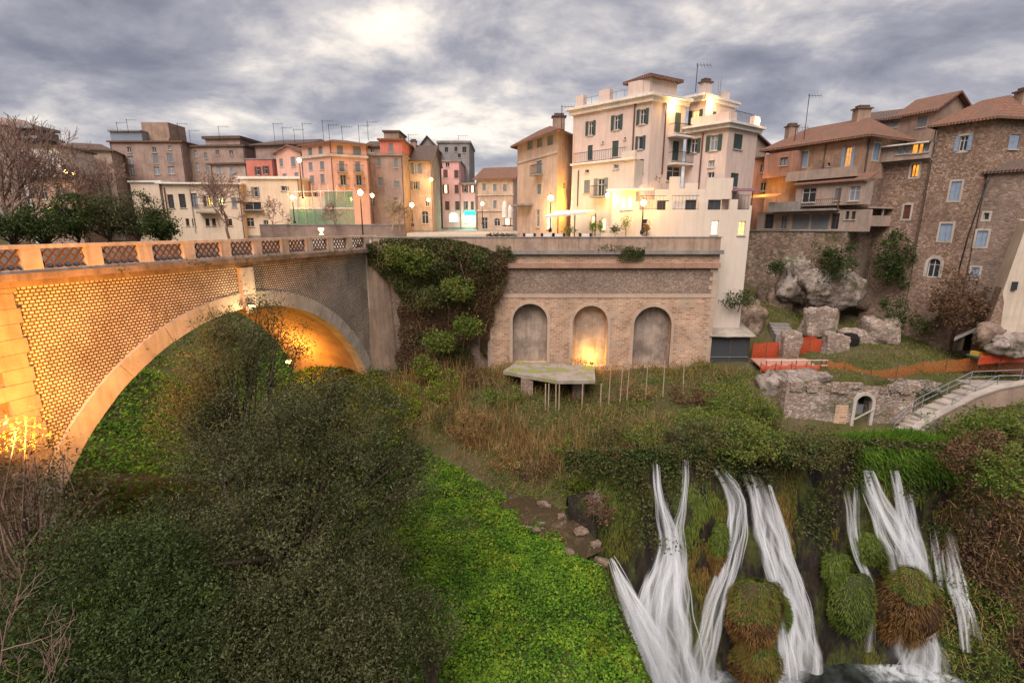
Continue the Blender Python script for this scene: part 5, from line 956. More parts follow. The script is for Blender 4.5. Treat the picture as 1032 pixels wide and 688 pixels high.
# garden steps
def stairs(name, pts, w, rise, mat, label, side=None, cat='stairs'):
    t = thing(name, pts[0], label, cat); m = MB()
    for a, b in zip(pts[:-1], pts[1:]):
        a = np.array(a); b = np.array(b); n_ = max(2, int(abs(b[2]-a[2])/rise)); d = b-a; h = np.array([d[0], d[1], 0]); h /= np.linalg.norm(h); r = np.array([h[1], -h[0], 0])
        for i in range(n_): p = a+d*i/n_; ln = np.linalg.norm(d[:2])/n_; m.box(p-r*w/2+[0, 0, -.9], h*(ln+.04), r*w, (0, 0, .9+rise))
    m.build('steps', mat, t); return t
st_ = stairs('garden_steps', [onY(792, 339, 46.5), onY(784, 325, 48.6)], 1.8, .2, MT['slab'], 'old stone steps between the rocks above the red fence')
STEPM = plaster('worn_step', (.42, .37, .325), (.21, .18, .15), .8, .5)
def bigstairs():
    p0, p1, p2, p3 = onY(914, 436, 33.0), onY(934, 417, 34.2), onY(942, 413.5, 34.8), onY(988, 389, 37.6)
    t = thing('stone_staircase', p0, 'stone staircase with grey metal handrails climbing to the terrace on the right', 'stairs')
    m = MB(); w = 1.5
    for a, b, rise in ((p0, p1, .17), (p2, p3, .17)):
        n_ = max(2, int(abs(b[2]-a[2])/rise)); d = b-a; h = np.array([d[0], d[1], 0]); h /= np.linalg.norm(h); r = np.array([h[1], -h[0], 0])
        for i in range(n_): p = a+d*i/n_; m.box(p-r*w*.5+[0, 0, -.9], h*(np.linalg.norm(d[:2])/n_+.05), r*w, (0, 0, .9+rise))
    m.build('steps', STEPM, t)
    m = MB(); m.box(p1-[.7, .4, .6], (2.0, 0, 0), (0, 1.6, 0), (0, 0, .62)); m.box(p3-[.6, .6, .8], (5, -.3, 0), (0, 2.2, 0), (0, 0, .84)); m.build('landing', STEPM, t)
    par = [onY(912, 443, 32.4), onY(932, 427, 33.0), onY(958, 413, 33.9), (onY(985, 399, 35.0)), onY(1008, 391, 35.4), onY(1040, 385, 35.4), onY(1090, 380, 35.4)]
    m = MB()
    for a, b in zip(par[:-1], par[1:]): m.box(a-[0, 0, 3.0], b-a, (0, .5, 0), (0, 0, 2.9))
    m.build('parapet_wall', brickm('reddish_brick', (.38, .26, .20), (.44, .32, .25), (.30, .23, .18), .28, .08, .015, .65), t)
    m = MB()
    for a, b in zip(par[:-1], par[1:]): m.box(a-[0, .08, .1], b-a, (0, .66, 0), (0, 0, .12))
    m.build('parapet_coping', STEPM, t)
    m = MB(); rp = [p0+[-.75, .3, 0], p1+[-.6, .4, 0], p2+[-.6, .5, 0], p3+[-.6, .3, .1], p3+[4, .9, .1]]
    for hh in (.55, 1.0):
        m.tube([p+[0, 0, hh] for p in rp], .035, 6)
    for p in rp+[(rp[2]+rp[3])/2]: m.tube([p-[0, 0, .1], p+[0, 0, 1.0]], .035, 6)
    m.build('handrail', MT['metal'], t)
    m = MB(); rq = [p2+[.9, -.3, .1], (p2+p3)/2+[.9, -.3, .1], p3+[.8, -.5, .1], p3+[4, -.8, .1]]
    for hh in (.5, .95): m.tube([p+[0, 0, hh] for p in rq], .03, 6)
    for p in rq: m.tube([p-[0, 0, .1], p+[0, 0, .95]], .03, 6)
    m.build('handrail', MT['metal'], t)
bigstairs()
# wooden shed beside the niches
def shed():
    p = onY(735, 362, 44.6); t = thing('shed', p, 'wooden shed with sagging felt roof and mesh sides beside the brick wall', 'shed'); x0 = onY(716, 350, 44.2)[0]; x1 = onY(755, 350, 44.2)[0]; zb_, zt = -12.6, onY(735, 338, 44.2)[2]
    m = MB()
    for x in (x0, (x0+x1)/2, x1-.1):
        for y in (44.2, 47.0): m.box((x, y, zb_), (.1, 0, 0), (0, .1, 0), (0, 0, zt-zb_))
    m.build('post', MT['frameb'], t); m = MB().box((x0, 44.24, zb_), (x1-x0, 0, 0), (0, .03, 0), (0, 0, zt-zb_-.15)); m.build('mesh_panel', simple('dark_mesh', (.05, .055, .06), .7), t)
    m = MB().box((x1-.06, 44.2, zb_), (.04, 0, 0), (0, 2.8, 0), (0, 0, zt-zb_-.15)); m.build('side_panel', simple('grey_mesh', (.09, .10, .11), .7), t)
    for i in range(5): MB().box((x0+(x1-x0)*i/5, 44.17, zb_+.9), ((x1-x0)/5-.02, 0, 0), (0, .04, 0), (0, 0, .06)).build('rail', MT['metal'], t)
    xs_ = np.linspace(x0-.25, x1+.35, 14); ys = np.linspace(43.8, 47.4, 8); X, Y = np.meshgrid(xs_, ys); Z = zt+.05+(Y-43.8)*.22+.10*fnoise(np.stack([X, Y, 0*X], -1), 1.8, 5); i = np.arange(X.size).reshape(X.shape)
    V = np.stack([X, Y, Z], -1).reshape(-1, 3); F = np.stack([i[:-1, :-1], i[:-1, 1:], i[1:, 1:], i[1:, :-1]], -1).reshape(-1, 4); n0 = len(V); V = np.r_[V, V-[0, 0, .1]]; F = np.r_[F, F[:, ::-1]+n0]
    e_ = np.r_[i[0, :], i[1:, -1], i[-1, -2::-1], i[-2:0:-1, 0]]; e2 = np.roll(e_, -1); F = np.r_[F, np.stack([e_+n0, e2+n0, e2, e_], -1)]
    mk('roof', V, F, plaster('felt_roof', (.36, .31, .26), (.14, .12, .10), .8, .2), t, True, False)
shed()
# orange safety netting and the timber platform
def netm(name, col, a=.75):
    n = NT(name); d = n.principled(col, .6); t = n.N.new('ShaderNodeBsdfTransparent'); tr = n.N.new('ShaderNodeBsdfTranslucent'); n.put(tr.inputs[0], col); m0 = n.N.new('ShaderNodeMixShader'); m0.inputs[0].default_value = .4
    n.t.links.new(d.outputs[0], m0.inputs[1]); n.t.links.new(tr.outputs[0], m0.inputs[2]); m1 = n.N.new('ShaderNodeMixShader'); n.put(m1.inputs[0], n.ramp(n.noise(9, 6, .75), [(.38, a-.35), (.62, min(1, a+.12))]))
    n.t.links.new(t.outputs[0], m1.inputs[1]); n.t.links.new(m0.outputs[0], m1.inputs[2]); return n.end(m1)
NET = netm('orange_net', (.66, .20, .06), .62); NETR = netm('red_net', (.70, .10, .045), .88)
def fence(label, pts, h, mat=NET, name='safety_fence'):
    P = [np.array(p, float) for p in pts]; t = thing(name, P[0], label, 'fence', 'orange safety fences in the ruins')
    V = []; F = []; ids = []
    for k in range(len(P)-1):
        for i in range(9 if k == len(P)-2 else 8):
            f = i/8; p = P[k]+(P[k+1]-P[k])*f; sag = .14*math.sin(math.pi*f)+RNG.uniform(-.03, .03); w = RNG.uniform(-.06, .06); b = len(V); V += [p+[0, w, .05], p+[0, -w, h*.5], p+[0, w*.3, h-sag]]; ids.append(b)
    for a, b in zip(ids[:-1], ids[1:]): F += [(a, b, b+1, a+1), (a+1, b+1, b+2, a+2)]
    mk('net', V, F, mat, t, True, False)
    for p in P: MB().tube([p-[0, 0, .4], p+[0, 0, h+.15]], .03, 5).build('post', MT['frameb'], t)
gz = lambda px, py, Y: onY(px, py, Y)
fence('long orange safety net strung across the terrace above the ruin doorway', [gz(827, 376, 40.5), gz(850, 379, 40.0), gz(876, 388, 38.4), gz(902, 384, 39.2), gz(928, 378, 40.2), gz(952, 376, 40.2), gz(976, 374, 40.4), gz(1003, 375, 40.2), gz(1040, 378, 39.8)], 1.25)
fence('red orange net panel beside the shed', [gz(757, 363, 44.6), gz(771, 362, 44.8), gz(785, 361, 44.9)], 1.7, NETR); fence('red orange net sloping beside the pale stone block', [gz(805, 358, 45.0), gz(815, 356, 45.4), gz(830, 362, 44.8)], 1.8, NETR)
fence('crumpled red net lying by the pale buttress', [gz(985, 368, 39.5), gz(1008, 366, 39.3), gz(1032, 365, 39.0), gz(1060, 364, 38.8)], .9, NETR)
def platform():
    p = onY(793, 376, 41); t = thing('timber_platform', p, 'reddish timber platform with low railing at the edge of the terrace', 'platform'); z = onY(793, 374, 40.2)[2]; x0, x1 = onY(766, 374, 41)[0], onY(826, 374, 41)[0]; wood = simple('red_boards', (.50, .26, .19), .8, 0, .4)
    for i in range(6): y = 40.2+i*.66; MB().box((x0+i*.12, y, z), (x1-x0-.1, 0, 0), (0, .63, 0), (0, 0, .09)).build('board', wood, t)
    m = MB(); m.box((x0, 40.2, z-.3), (x1-x0, 0, 0), (0, .12, 0), (0, 0, .27)); m.build('beam', MT['frameb'], t)
    for i in range(5): MB().box((x0+(x1-x0-.1)*i/4, 40.35, z-1.6), (.12, 0, 0), (0, .12, 0), (0, 0, 1.58)).build('leg', MT['frameb'], t)
    for i in range(5): MB().box((x0+(x1-x0-.1)*i/4, 40.16, z-.2), (.06, 0, 0), (0, .05, 0), (0, 0, 1.2)).build('rail_post', MT['pipe'], t)
    for hz in (.5, .95): MB().box((x0-.05, 40.13, z+hz), (x1-x0+.1, 0, 0), (0, .04, 0), (0, 0, .05)).build('rail', MT['white'], t)
platform()
fence('low red orange net along the front of the timber platform', [gz(766, 375, 40.05), gz(781, 375, 40.05), gz(797, 375, 40.05), gz(812, 375, 40.05), gz(826, 375, 40.05)], .75, NETR)
# slab on posts leaning by the buttress
p = onY(975, 352, 42.5); t = thing('stone_shelter', p, 'dark lean-to shelter with a tilted stone slab left of the pale buttress', 'shelter'); q = [onY(962, 340, 42), onY(989, 328, 42), onY(990, 326, 44.5), onY(965, 337, 44.5)]; m = MB(); m.poly(q); m.poly([v-[0, 0, .3] for v in q[::-1]])
for i in range(4): m.poly([q[i]-[0, 0, .3], q[(i+1) % 4]-[0, 0, .3], q[(i+1) % 4], q[i]])
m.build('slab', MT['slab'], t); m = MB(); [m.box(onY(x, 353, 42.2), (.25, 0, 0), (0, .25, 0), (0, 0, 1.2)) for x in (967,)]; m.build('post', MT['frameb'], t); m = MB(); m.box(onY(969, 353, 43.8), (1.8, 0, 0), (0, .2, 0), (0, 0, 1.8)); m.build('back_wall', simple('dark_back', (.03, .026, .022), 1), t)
o_ = onY(988, 358, 40.3); t = thing('tarpaulin', o_, 'folded yellow tarpaulin by the crumpled red net', 'tarpaulin'); MB().cbox(o_, 1.3, .7, .35, .2).build('cover', simple('yellow_tarp', (.62, .36, .06), .7), t); MB().cbox(o_-[0, 0, .1], 1.6, .9, .14, .1).build('groundsheet', simple('green_sheet', (.06, .16, .11), .7), t)
# concrete slab with props below the niches
def slab():
    Q = [onY(507, 372, 40.6), onY(561, 383.5, 37.9), onY(600, 383, 38.0), onY(599, 369, 42.3), onY(546, 364.5, 43.4), onY(520, 364, 43.6)]; z = Q[1][2]; Q = [np.array([p[0], p[1], z]) for p in Q]; t = thing('concrete_slab', Q[0]-[0, 0, 3], 'mossy overhanging concrete slab propped below the brick niches', 'slab')
    m = MB(); m.poly(Q); m.poly([v-[0, 0, .28] for v in Q[::-1]]); k = len(Q)
    for i in range(k): m.poly([Q[i]-[0, 0, .28], Q[(i+1) % k]-[0, 0, .28], Q[(i+1) % k], Q[i]])
    n = NT('mossy_concrete'); c = n.ramp(n.noise(.9, 7, .65), [(.42, (.30, .26, .215)), (.54, (.22, .19, .14)), (.6, (.20, .24, .03)), (.75, (.26, .30, .03))]); mt = n.end(n.principled(c, .95, n.bump(n.noise(9, 6), .5, .05)))
    m.build('slab', mt, t)
    for px in (531, 583): q = onY(px, 388, 39.5); MB().box((q[0]-.5, 39.3, z-2.2), (1.0, 0, 0), (0, 1.2, 0), (0, 0, 1.91)).build('brick_pier', RS, t)
    for i, (px, py) in enumerate(((550, 440), (553, 441), (561, 438), (564, 436), (587, 425), (606, 415))):
        q = onY(px, 384, 38.0); MB().tube([(q[0], 37.95, z-5), (q[0]+RNG.uniform(-.05, .05), 38.0, z-.29)], .05, 6).build('prop', simple('bleached_pole', (.44, .34, .24), .9) if i == 0 else bpy.data.materials['bleached_pole'], t)
slab()
for i, (px, py, hpx) in enumerate(((613, 415, 46), (624, 412, 42), (631, 408, 44), (650, 404, 38), (668, 402, 40), (689, 398, 38))):
    b = onY(px, py, 37.6); MB().tube([b-[0, 0, 1], b+[RNG.uniform(-.3, .3), 0, hpx*.08]], [.045, .03], 6).build('bare_pole', bpy.data.materials['bleached_pole'], None, label='thin bleached dead pole standing in the brush right of the slab', cat='pole', group='dead poles in the brush')
# ------------------------------------------------------------------ piazza furniture, lamps, antennas
def street_lamp(px, pyg, pyb, Y, label, e, group='street lamps', col='bulb'):
    b = onY(px, pyb, Y); g = onY(px, pyg, Y); b[0] = g[0]; t = thing('street_lamp', b, label, 'street lamp', group)
    MB().lathe(b, [(.16, 0), (.16, .25), (.07, .45), (.045, g[2]-b[2]-.3), (.09, g[2]-b[2]-.26)], 10).build('post', MT['iron'], t)
    MB().lathe(g-[0, 0, .26], [(.06, 0), (.2, .14), (.24, .28), (.18, .42), (.05, .50)], 12).build('globe', MT[col], t); MB().lathe(g+[0, 0, .245], [(.14, 0), (.05, .1), (.02, .22)], 8).build('finial', MT['iron'], t)
    if e: plight('street_lamp_light', g+[0, -.45, .05], e, (1, .50, .11), .22)
    return t
street_lamp(648.5, 204.5, 236, 45.4, 'street lamp with a round globe in front of the cream terrace wall', 130); street_lamp(555, 199.5, 234, 47.5, 'street lamp with a glowing globe in front of the tan house', 220); street_lamp(363, 194, 241, 46.8, 'tall street lamp at the piazza end of the bridge', 300)
street_lamp(301.5, 161.5, 200, 66, 'tall street lamp in front of the salmon wing', 150); street_lamp(415, 206.5, 228, 62, 'street lamp between the yellow lit bare tree and the pink house', 380); street_lamp(375, 197, 228, 70, 'street lamp against the grey brown house front', 380); street_lamp(486, 205.5, 226, 80, 'street lamp in front of the tan stone house on the piazza', 460); street_lamp(294.5, 199, 225, 66, 'street lamp glowing beside the green scaffold', 300)
for (px, py, Y, e, lab) in ((434.5, 182.5, 82, 240, 'bright bracket lamp high on the corner of the beige house'), (432, 203, 80, 160, 'bracket lamp low on the corner of the beige house'), (67, 174.5, 76, 160, 'left lamp of the pair by the white house'), (75.5, 177, 75, 220, 'right lamp of the pair by the white house')):
    q = onY(px, py, Y); t = thing('wall_lamp', q, lab, 'lamp'); MB().lathe(q, [(.06, 0), (.26, .12), (.26, .34), (.08, .46)], 8).build('globe', MT['bulbo'], t); MB().bar(q+[0, 0, .5], q+[0, 1.6, .7], .06).build('bracket', MT['iron'], t); plight('wall_lamp_light', q+[.3, -1.0, -.2], e, (1, .58, .16), .25)
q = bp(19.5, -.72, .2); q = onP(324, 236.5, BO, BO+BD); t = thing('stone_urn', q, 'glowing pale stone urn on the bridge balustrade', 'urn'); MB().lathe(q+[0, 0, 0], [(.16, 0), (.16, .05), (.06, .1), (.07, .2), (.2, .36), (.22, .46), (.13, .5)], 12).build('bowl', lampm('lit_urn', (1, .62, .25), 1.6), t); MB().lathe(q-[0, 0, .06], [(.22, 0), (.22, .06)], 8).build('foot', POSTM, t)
# antennas on roofs
def antenna(px, pyb, pyt, Y, label, n=3, group='roof antennas'):
    b = onY(px, pyb, Y); tz = onY(px, pyt, Y)[2]; t = thing('antenna', b, label, 'antenna', group); MB().tube([b-[0, 0, .6], (b[0], b[1], tz)], .035, 5).build('mast', MT['iron'], t); m = MB(); k = .6+.012*Y
    m.tube([(b[0]-.1*k, b[1], tz-.15), (b[0]+k, b[1], tz-.15)], .02, 4)
    for i in range(5): x = b[0]+k*(i/4.0); m.tube([(x, b[1]-.2, tz-.40), (x, b[1]+.2, tz+.1)], .016, 4)
    m.build('aerial', MT['iron'], t)
for a in ((811, 134, 95, 56, 'very tall thin antenna mast on the ochre house roof'), (801, 140, 127, 57, 'short antenna left of the tall mast on the ochre house roof'), (701.5, 86, 64, 49, 'antenna on the roof room of the palazzo'), (566, 124, 106, 54, 'antenna on the tall tan house'), (277, 142, 124, 96, 'antenna at the left end of the long dark roof'), (285.5, 141, 128, 96, 'second antenna on the long dark roof'), (297, 141, 130, 96, 'shorter antenna in the middle of the long dark roof'), (306, 141, 124, 95, 'tall antenna at the right end of the long dark roof'), (326, 139, 121, 80, 'antenna cluster mast over the salmon house'), (332, 139, 125, 80, 'lower antenna mast over the salmon house'), (345, 139, 127, 80, 'antenna over the right half of the salmon house'), (362, 140, 126, 80, 'antenna beside the red top storey'), (371, 138, 122, 82, 'tall antenna left of the red top storey'), (129, 131, 120, 96, 'antenna above the glass roof room'), (118.5, 131, 123, 96, 'small antenna at the corner of the glass roof room'), (181, 142, 124, 98, 'antenna right of the brown rooftop tower'), (192, 143, 131, 98, 'short antenna right of the rooftop tower'), (221, 137, 127, 98, 'antenna on the upper roof of the far brown house'), (412, 148, 135, 88, 'antenna over the beige house'), (462, 144, 136, 104, 'antenna on the tall grey house')): antenna(*a)
# awning, boards, plants, umbrellas
def awning():
    p = onY(575, 217, 47.6); t = thing('awning', p, 'long white canopy on posts in front of the palazzo courtyard', 'awning'); q = [onY(549, 217.5, 46.6), onY(590, 213.5, 46.2), onY(601, 211.5, 48.2), onY(563, 212, 49)]; m = MB(); m.poly(q); m.poly([v-[0, 0, .08] for v in q[::-1]])
    for i in range(4): m.poly([q[i]-[0, 0, .2], q[(i+1) % 4]-[0, 0, .2], q[(i+1) % 4], q[i]])
    m.build('canvas', MT['white'], t)
    for px, Y in ((562, 46.8), (579, 46.6), (600, 47.8)): g = onY(px, 214, Y); MB().box((g[0], Y, PZ(Y)), (.1, 0, 0), (0, .1, 0), (0, 0, g[2]-PZ(Y)-.1)).build('post', MT['frameb'], t)
awning()
for i, (px, w, lab) in enumerate(((533.5, 8, 'white menu board with dark sides nearest the tan house'), (552, 9, 'white menu board beside the street lamp on the piazza'), (563, 8.5, 'white menu board under the end of the canopy'), (590, 8, 'white board among the potted plants'))):
    b = onY(px, 236, 45.3); b[2] = PZ(45.3); t = thing('menu_board', b, lab, 'board', 'white boards along the piazza parapet'); ww = w*.088; MB().cbox(b, ww, .1, 1.35).build('panel', MT['white'], t); MB().cbox(b+[-ww/2-.12, .05, 0], .2, .3, 1.4).build('side_frame', MT['iron'], t); MB().cbox(b+[ww/2+.12, .05, 0], .2, .3, 1.4).build('side_frame', MT['iron'], t)
def umbrella(px, pyt, pyb, Y, lab):
    b = onY(px, pyb, Y); h = onY(px, pyt, Y)[2]-b[2]; t = thing('closed_umbrella', b, lab, 'umbrella', 'closed umbrellas on the piazza'); MB().lathe(b, [(.3, 0), (.3, .12), (.04, .14), (.04, .9)], 8).build('pole', MT['iron'], t); MB().lathe(b+[0, 0, .9], [(.12, 0), (.38, .1), (.34, h*.45), (.2, h-.95), (.03, h-.85)], 10).build('canopy', MT['white'], t)
umbrella(508.8, 203, 228, 62, 'closed white umbrella in front of the tan stone house'); umbrella(514.5, 207, 228, 64, 'smaller closed white umbrella nearer the tall tan house')
for i, (px, Y) in enumerate(((494, 56), (500, 55.5), (506, 55), (512, 54.6), (518, 54.2))):
    b = onY(px, 232, Y); b[2] = PZ(Y); t = thing('planter', b, 'dark planter box with low hedge, one of the row closing off the cafe tables', 'planter', 'planter boxes round the cafe tables'); MB().cbox(b, .68, .45, .55).build('box', MT['frameb'], t); leaves('hedge', np.array(b)+[0, 0, .75]+RNG.normal(0, 1, (160, 3))*[.24, .15, .12], .16, .6, leafm('planter_leaf', [(.06, .05, .03), (.10, .07, .04), (.07, .09, .03)]) if i == 0 else bpy.data.materials['planter_leaf'], t)
def scaffold():
    A = np.array(G(292, 216, 67)); B = np.array(G(357, 216, 66)); A_, e, n, L = frame_of(A, B); t = thing('scaffold', (*A, -2.4), 'metal scaffold draped with green netting in front of the salmon house', 'scaffold'); zt = onP(330, 193, A, B)[2]; zm = onP(330, 210, A, B)[2]; zb_ = onP(330, 229, A, B)[2]
    m = MB(); k = 8
    for i in range(k+1): s = L*i/k; p = A+e*s; m.tube([(*p, -2.6), (*p, zt+.9)], .05, 5)
    for z in (zb_, zm, zt): m.tube([(*A, z), (*B, z)], .05, 5)
    m.build('frame', MT['metal'], t); g = netm('green_net', (.05, .25, .17), .78); s0, _ = sz(A, e, n, 327, 200)
    m = MB(); m.poly([(*(A+e*s0-n*.1), zm), (*(B-n*.1), zm), (*(B-n*.1), zt), (*(A+e*s0-n*.1), zt)]); m.build('net', g, t); m = MB(); m.poly([(*(A-n*.16), zb_), (*(B-n*.16), zb_), (*(B-n*.16), zm-.1), (*(A-n*.16), zm-.1)]); m.build('net', g, t)
    m = MB(); m.poly([(*(A-n*.5), zb_-.1), (*(A+e*s0-n*.5), zb_-.1), (*(A+e*s0-n*.5), zt-.6), (*(A-n*.5), zt-.6)]); m.build('sheet', netm('white_sheet', (.55, .55, .54), .9), t)
    b = thing('garden_wall', (*A, -4), 'brown brick garden wall below the green scaffold', 'wall'); Q0 = np.array(G(262, 232, 64)); Q1 = np.array(G(408, 232, 60)); zt2 = onP(330, 227, Q0, Q1)[2]; a, e, n, L = frame_of(Q0, Q1); m = MB(); fbox(m, Q0, e, n, 0, L, -3.2, zt2, -.5, 0); m.build('brick_wall', brickm('garden_brick', (.30, .21, .165), (.35, .25, .2), (.22, .17, .14), .3, .09, .015, .6), b); m = MB(); fbox(m, Q0, e, n, 0, L, zt2+.002, zt2+.12, -.55, .05); m.build('coping', MT['slab'], b)
scaffold()
# small parked cars below the cream house
def car(px, Y, col, lab):
    b = onY(px, 236, Y); b[2] = -3.3; t = thing('parked_car', b, lab, 'car', 'cars parked below the cream house'); pr = [(-1.9, .35), (-1.95, .75), (-1.2, .9), (-.7, 1.42), (.9, 1.45), (1.5, .95), (1.95, .85), (1.98, .35)]; m = MB()
    for y in (-.8, .8): m.poly([(b[0]+x, b[1]+y, b[2]+z) for x, z in (pr if y < 0 else pr[::-1])])
    for i in range(len(pr)): (x, z), (x2, z2) = pr[i], pr[(i+1) % len(pr)]; m.poly([(b[0]+x2, b[1]-.8, b[2]+z2), (b[0]+x, b[1]-.8, b[2]+z), (b[0]+x, b[1]+.8, b[2]+z), (b[0]+x2, b[1]+.8, b[2]+z2)])
    m.build('body', simple('car_paint', col, .3, .2), t)
    for x in (-1.2, 1.25): m = MB().tube([b+[x, -.86, .32], b+[x, -.6, .32]], .32, 14); m.build('wheel', MT['iron'], t)
    m = MB().poly([(b[0]-.95, b[1]-.815, b[2]+.95), (b[0]+1.2, b[1]-.815, b[2]+.95), (b[0]+.8, b[1]-.815, b[2]+1.36), (b[0]-.6, b[1]-.815, b[2]+1.36)]); m.build('window', MT['glass'], t)
car(189, 67, (.55, .57, .6), 'white parked car below the long cream house'); car(202, 67.5, (.05, .05, .055), 'dark parked car beside the white car')
# ------------------------------------------------------------------ waterfalls
def fallm():
    n = NT('falling_water'); sp = n.N.new('ShaderNodeSeparateXYZ'); n.put(sp.inputs[0], n.tc.outputs['UV']); u = sp.outputs[0]
    at = n.N.new('ShaderNodeAttribute'); at.attribute_name = 'fade'
    st = n.noise(1.0, 6, .68, n.map('UV', (2.6, .42, 1)), .5); st2 = n.noise(1.0, 3, .6, n.map('UV', (6, .25, 1)))
    edge = n.math('MULTIPLY', n.math('MULTIPLY', u, n.math('SUBTRACT', 1.0, u)), 4.0); edge = n.math('POWER', edge, 1.7)
    a = n.math('ADD', n.math('MULTIPLY', st, .8), n.math('MULTIPLY', st2, .45)); a = n.ramp(a, [(.40, 0.0), (.80, 1.0)]); a = n.math('MULTIPLY', n.math('MULTIPLY', a, edge), at.outputs['Fac'])
    d = n.N.new('ShaderNodeBsdfDiffuse'); n.put(d.inputs[0], (.90, .93, .96)); tl = n.N.new('ShaderNodeBsdfTranslucent'); n.put(tl.inputs[0], (.90, .93, .96)); m0 = n.N.new('ShaderNodeMixShader'); m0.inputs[0].default_value = .4
    n.t.links.new(d.outputs[0], m0.inputs[1]); n.t.links.new(tl.outputs[0], m0.inputs[2])
    t = n.N.new('ShaderNodeBsdfTransparent'); m = n.N.new('ShaderNodeMixShader'); n.put(m.inputs[0], a); n.t.links.new(t.outputs[0], m.inputs[1]); n.t.links.new(m0.outputs[0], m.inputs[2]); return n.end(m)
FALLM = fallm(); TOPS = []
def fall(label, streams):
    V = []; F = []; UV = []; FD = []; col = 6
    for si, (pts, out) in enumerate(streams):
        P = np.array([oncliff(p[0], p[1]) if len(p) < 4 else atD(p[0], p[1], p[3]) for p in pts]); TOPS.append((P[0], pts[0][2])) if len(pts[0]) < 4 else None; Wd = np.array([p[2] for p in pts])*np.linalg.norm(P, axis=1)/FPX*.9
        t = np.r_[0, np.cumsum(np.linalg.norm(np.diff(P, axis=0), axis=1))]; tt = np.arange(0, t[-1], .22); T = t[-1]
        C = np.stack([np.interp(tt, t, P[:, k]) for k in range(3)], 1); w = np.interp(tt, t, Wd); ker = np.ones(5)/5
        for k in range(3): C[2:-2, k] = np.convolve(C[:, k], ker, 'valid')
        ns = int(np.clip(7+Wd.mean()*15, 9, 28))
        for lay in range(ns):
            core = lay < 2; ph = RNG.uniform(0, 50); o0 = RNG.uniform(-.5, .5)*(0 if core else 1); o1 = np.clip(o0+RNG.normal(0, .16), -.5, .5); stray = (not core) and RNG.uniform() < .22; sw = RNG.uniform(.75, 1.1) if core else (RNG.uniform(.05, .12) if stray else RNG.uniform(.10, .42))
            t0 = 0 if core else RNG.uniform(-.2, .45)*T; t1 = T if core else t0+RNG.uniform(.35, 1.0)*T; b = len(V); off = out+RNG.uniform(0, .45); am = RNG.uniform(.16, .28) if core else RNG.uniform(.6, 1.0); o1 = o1+RNG.choice([-1, 1])*RNG.uniform(.05, .3) if stray else o1
            for i in range(len(tt)):
                f = (tt[i])/T; fd = np.clip((tt[i]-t0)/(.07*T+.15), 0, 1)*np.clip((t1-tt[i])/(.22*T), 0, 1) if t1 < T else np.clip((tt[i]-t0)/(.05*T+.6), 0, 1)
                x0 = (o0+(o1-o0)*f)*w[i]+.10*w[i]*math.sin(tt[i]*.8+ph)+.05*w[i]*math.sin(tt[i]*2.1+ph*2); ww = w[i]*sw*(1+.2*math.sin(tt[i]*.55+ph))
                for j in range(col):
                    u = j/(col-1); V.append(C[i]+np.array([x0+(u-.5)*ww, -off-.25*ww*(1-(2*u-1)**2), 0])); UV.append((u, tt[i]+ph)); FD.append(float(fd)*am)
            for i in range(len(tt)-1):
                for j in range(col-1): F.append((b+i*col+j, b+(i+1)*col+j, b+(i+1)*col+j+1, b+i*col+j+1))
    F = np.array(F); V = np.array(V); UV = np.array(UV)
    o = mk('waterfall', V, F, FALLM, None, True, False, None, label, 'waterfall', 'cascades of the waterfall', uvs=UV[F.ravel()])
    at = o.data.attributes.new('fade', 'FLOAT', 'POINT'); at.data.foreach_set('value', np.array(FD, np.float32)); return o
fall('white diagonal cascade pouring off the river lip beside the meadow', [([(613, 556, 8, 26.6), (620, 572, 12, 26.4), (630, 596, 20, 26.2), (642, 626, 30, 26.4), (655, 655, 40, 26.8), (664, 686, 54, 27.2), (668, 700, 60, 27.4)], .25), ([(618, 570, 8, 26.2), (634, 610, 14, 26.0), (650, 650, 22, 26.2), (660, 690, 30, 26.6)], .3)])
fall('forked white cascade joining into one broad fan left of the brown mound', [([(658.5, 462, 7), (660, 485, 8), (664, 508, 11), (671, 535, 15), (670, 560, 24), (664, 590, 34), (664, 620, 36), (668, 655, 40), (672, 700, 56)], .35), ([(686.5, 458, 7), (688, 480, 8), (685, 505, 8), (679, 530, 11), (680, 560, 16), (684, 600, 18), (686, 640, 20), (690, 690, 30)], .35), ([(670, 545, 18), (655, 580, 22), (648, 620, 24), (652, 660, 34), (660, 700, 44)], .5)])
fall('slim white cascade bending left beside the brown mound', [([(721, 468, 10), (733, 484, 16), (741, 505, 15), (736, 535, 13), (728, 565, 13), (718, 592, 14), (710, 625, 16), (703, 660, 20), (698, 700, 28)], .4), ([(726, 470, 5), (742, 495, 6), (745, 530, 6), (738, 560, 6), (728, 590, 6)], .55)])
fall('long straight white cascade right of the brown mound', [([(755, 474, 14), (763, 500, 22), (770, 530, 26), (778, 560, 24), (788, 590, 24), (796, 625, 26), (802, 660, 30), (806, 700, 38)], .4), ([(752, 482, 6), (755, 515, 6), (764, 550, 8), (776, 590, 8), (784, 630, 9), (790, 680, 12)], .6), ([(768, 482, 6), (780, 520, 7), (790, 560, 8), (802, 600, 9), (812, 650, 10)], .5)])
fall('thin veil of water between the green mound and the wide right cascade', [([(846, 486, 6), (851, 510, 7), (853, 535, 7), (860, 560, 8), (870, 580, 8), (872, 610, 7), (868, 650, 7)], .35), ([(857, 486, 4), (857, 520, 4), (860, 550, 4)], .35)])
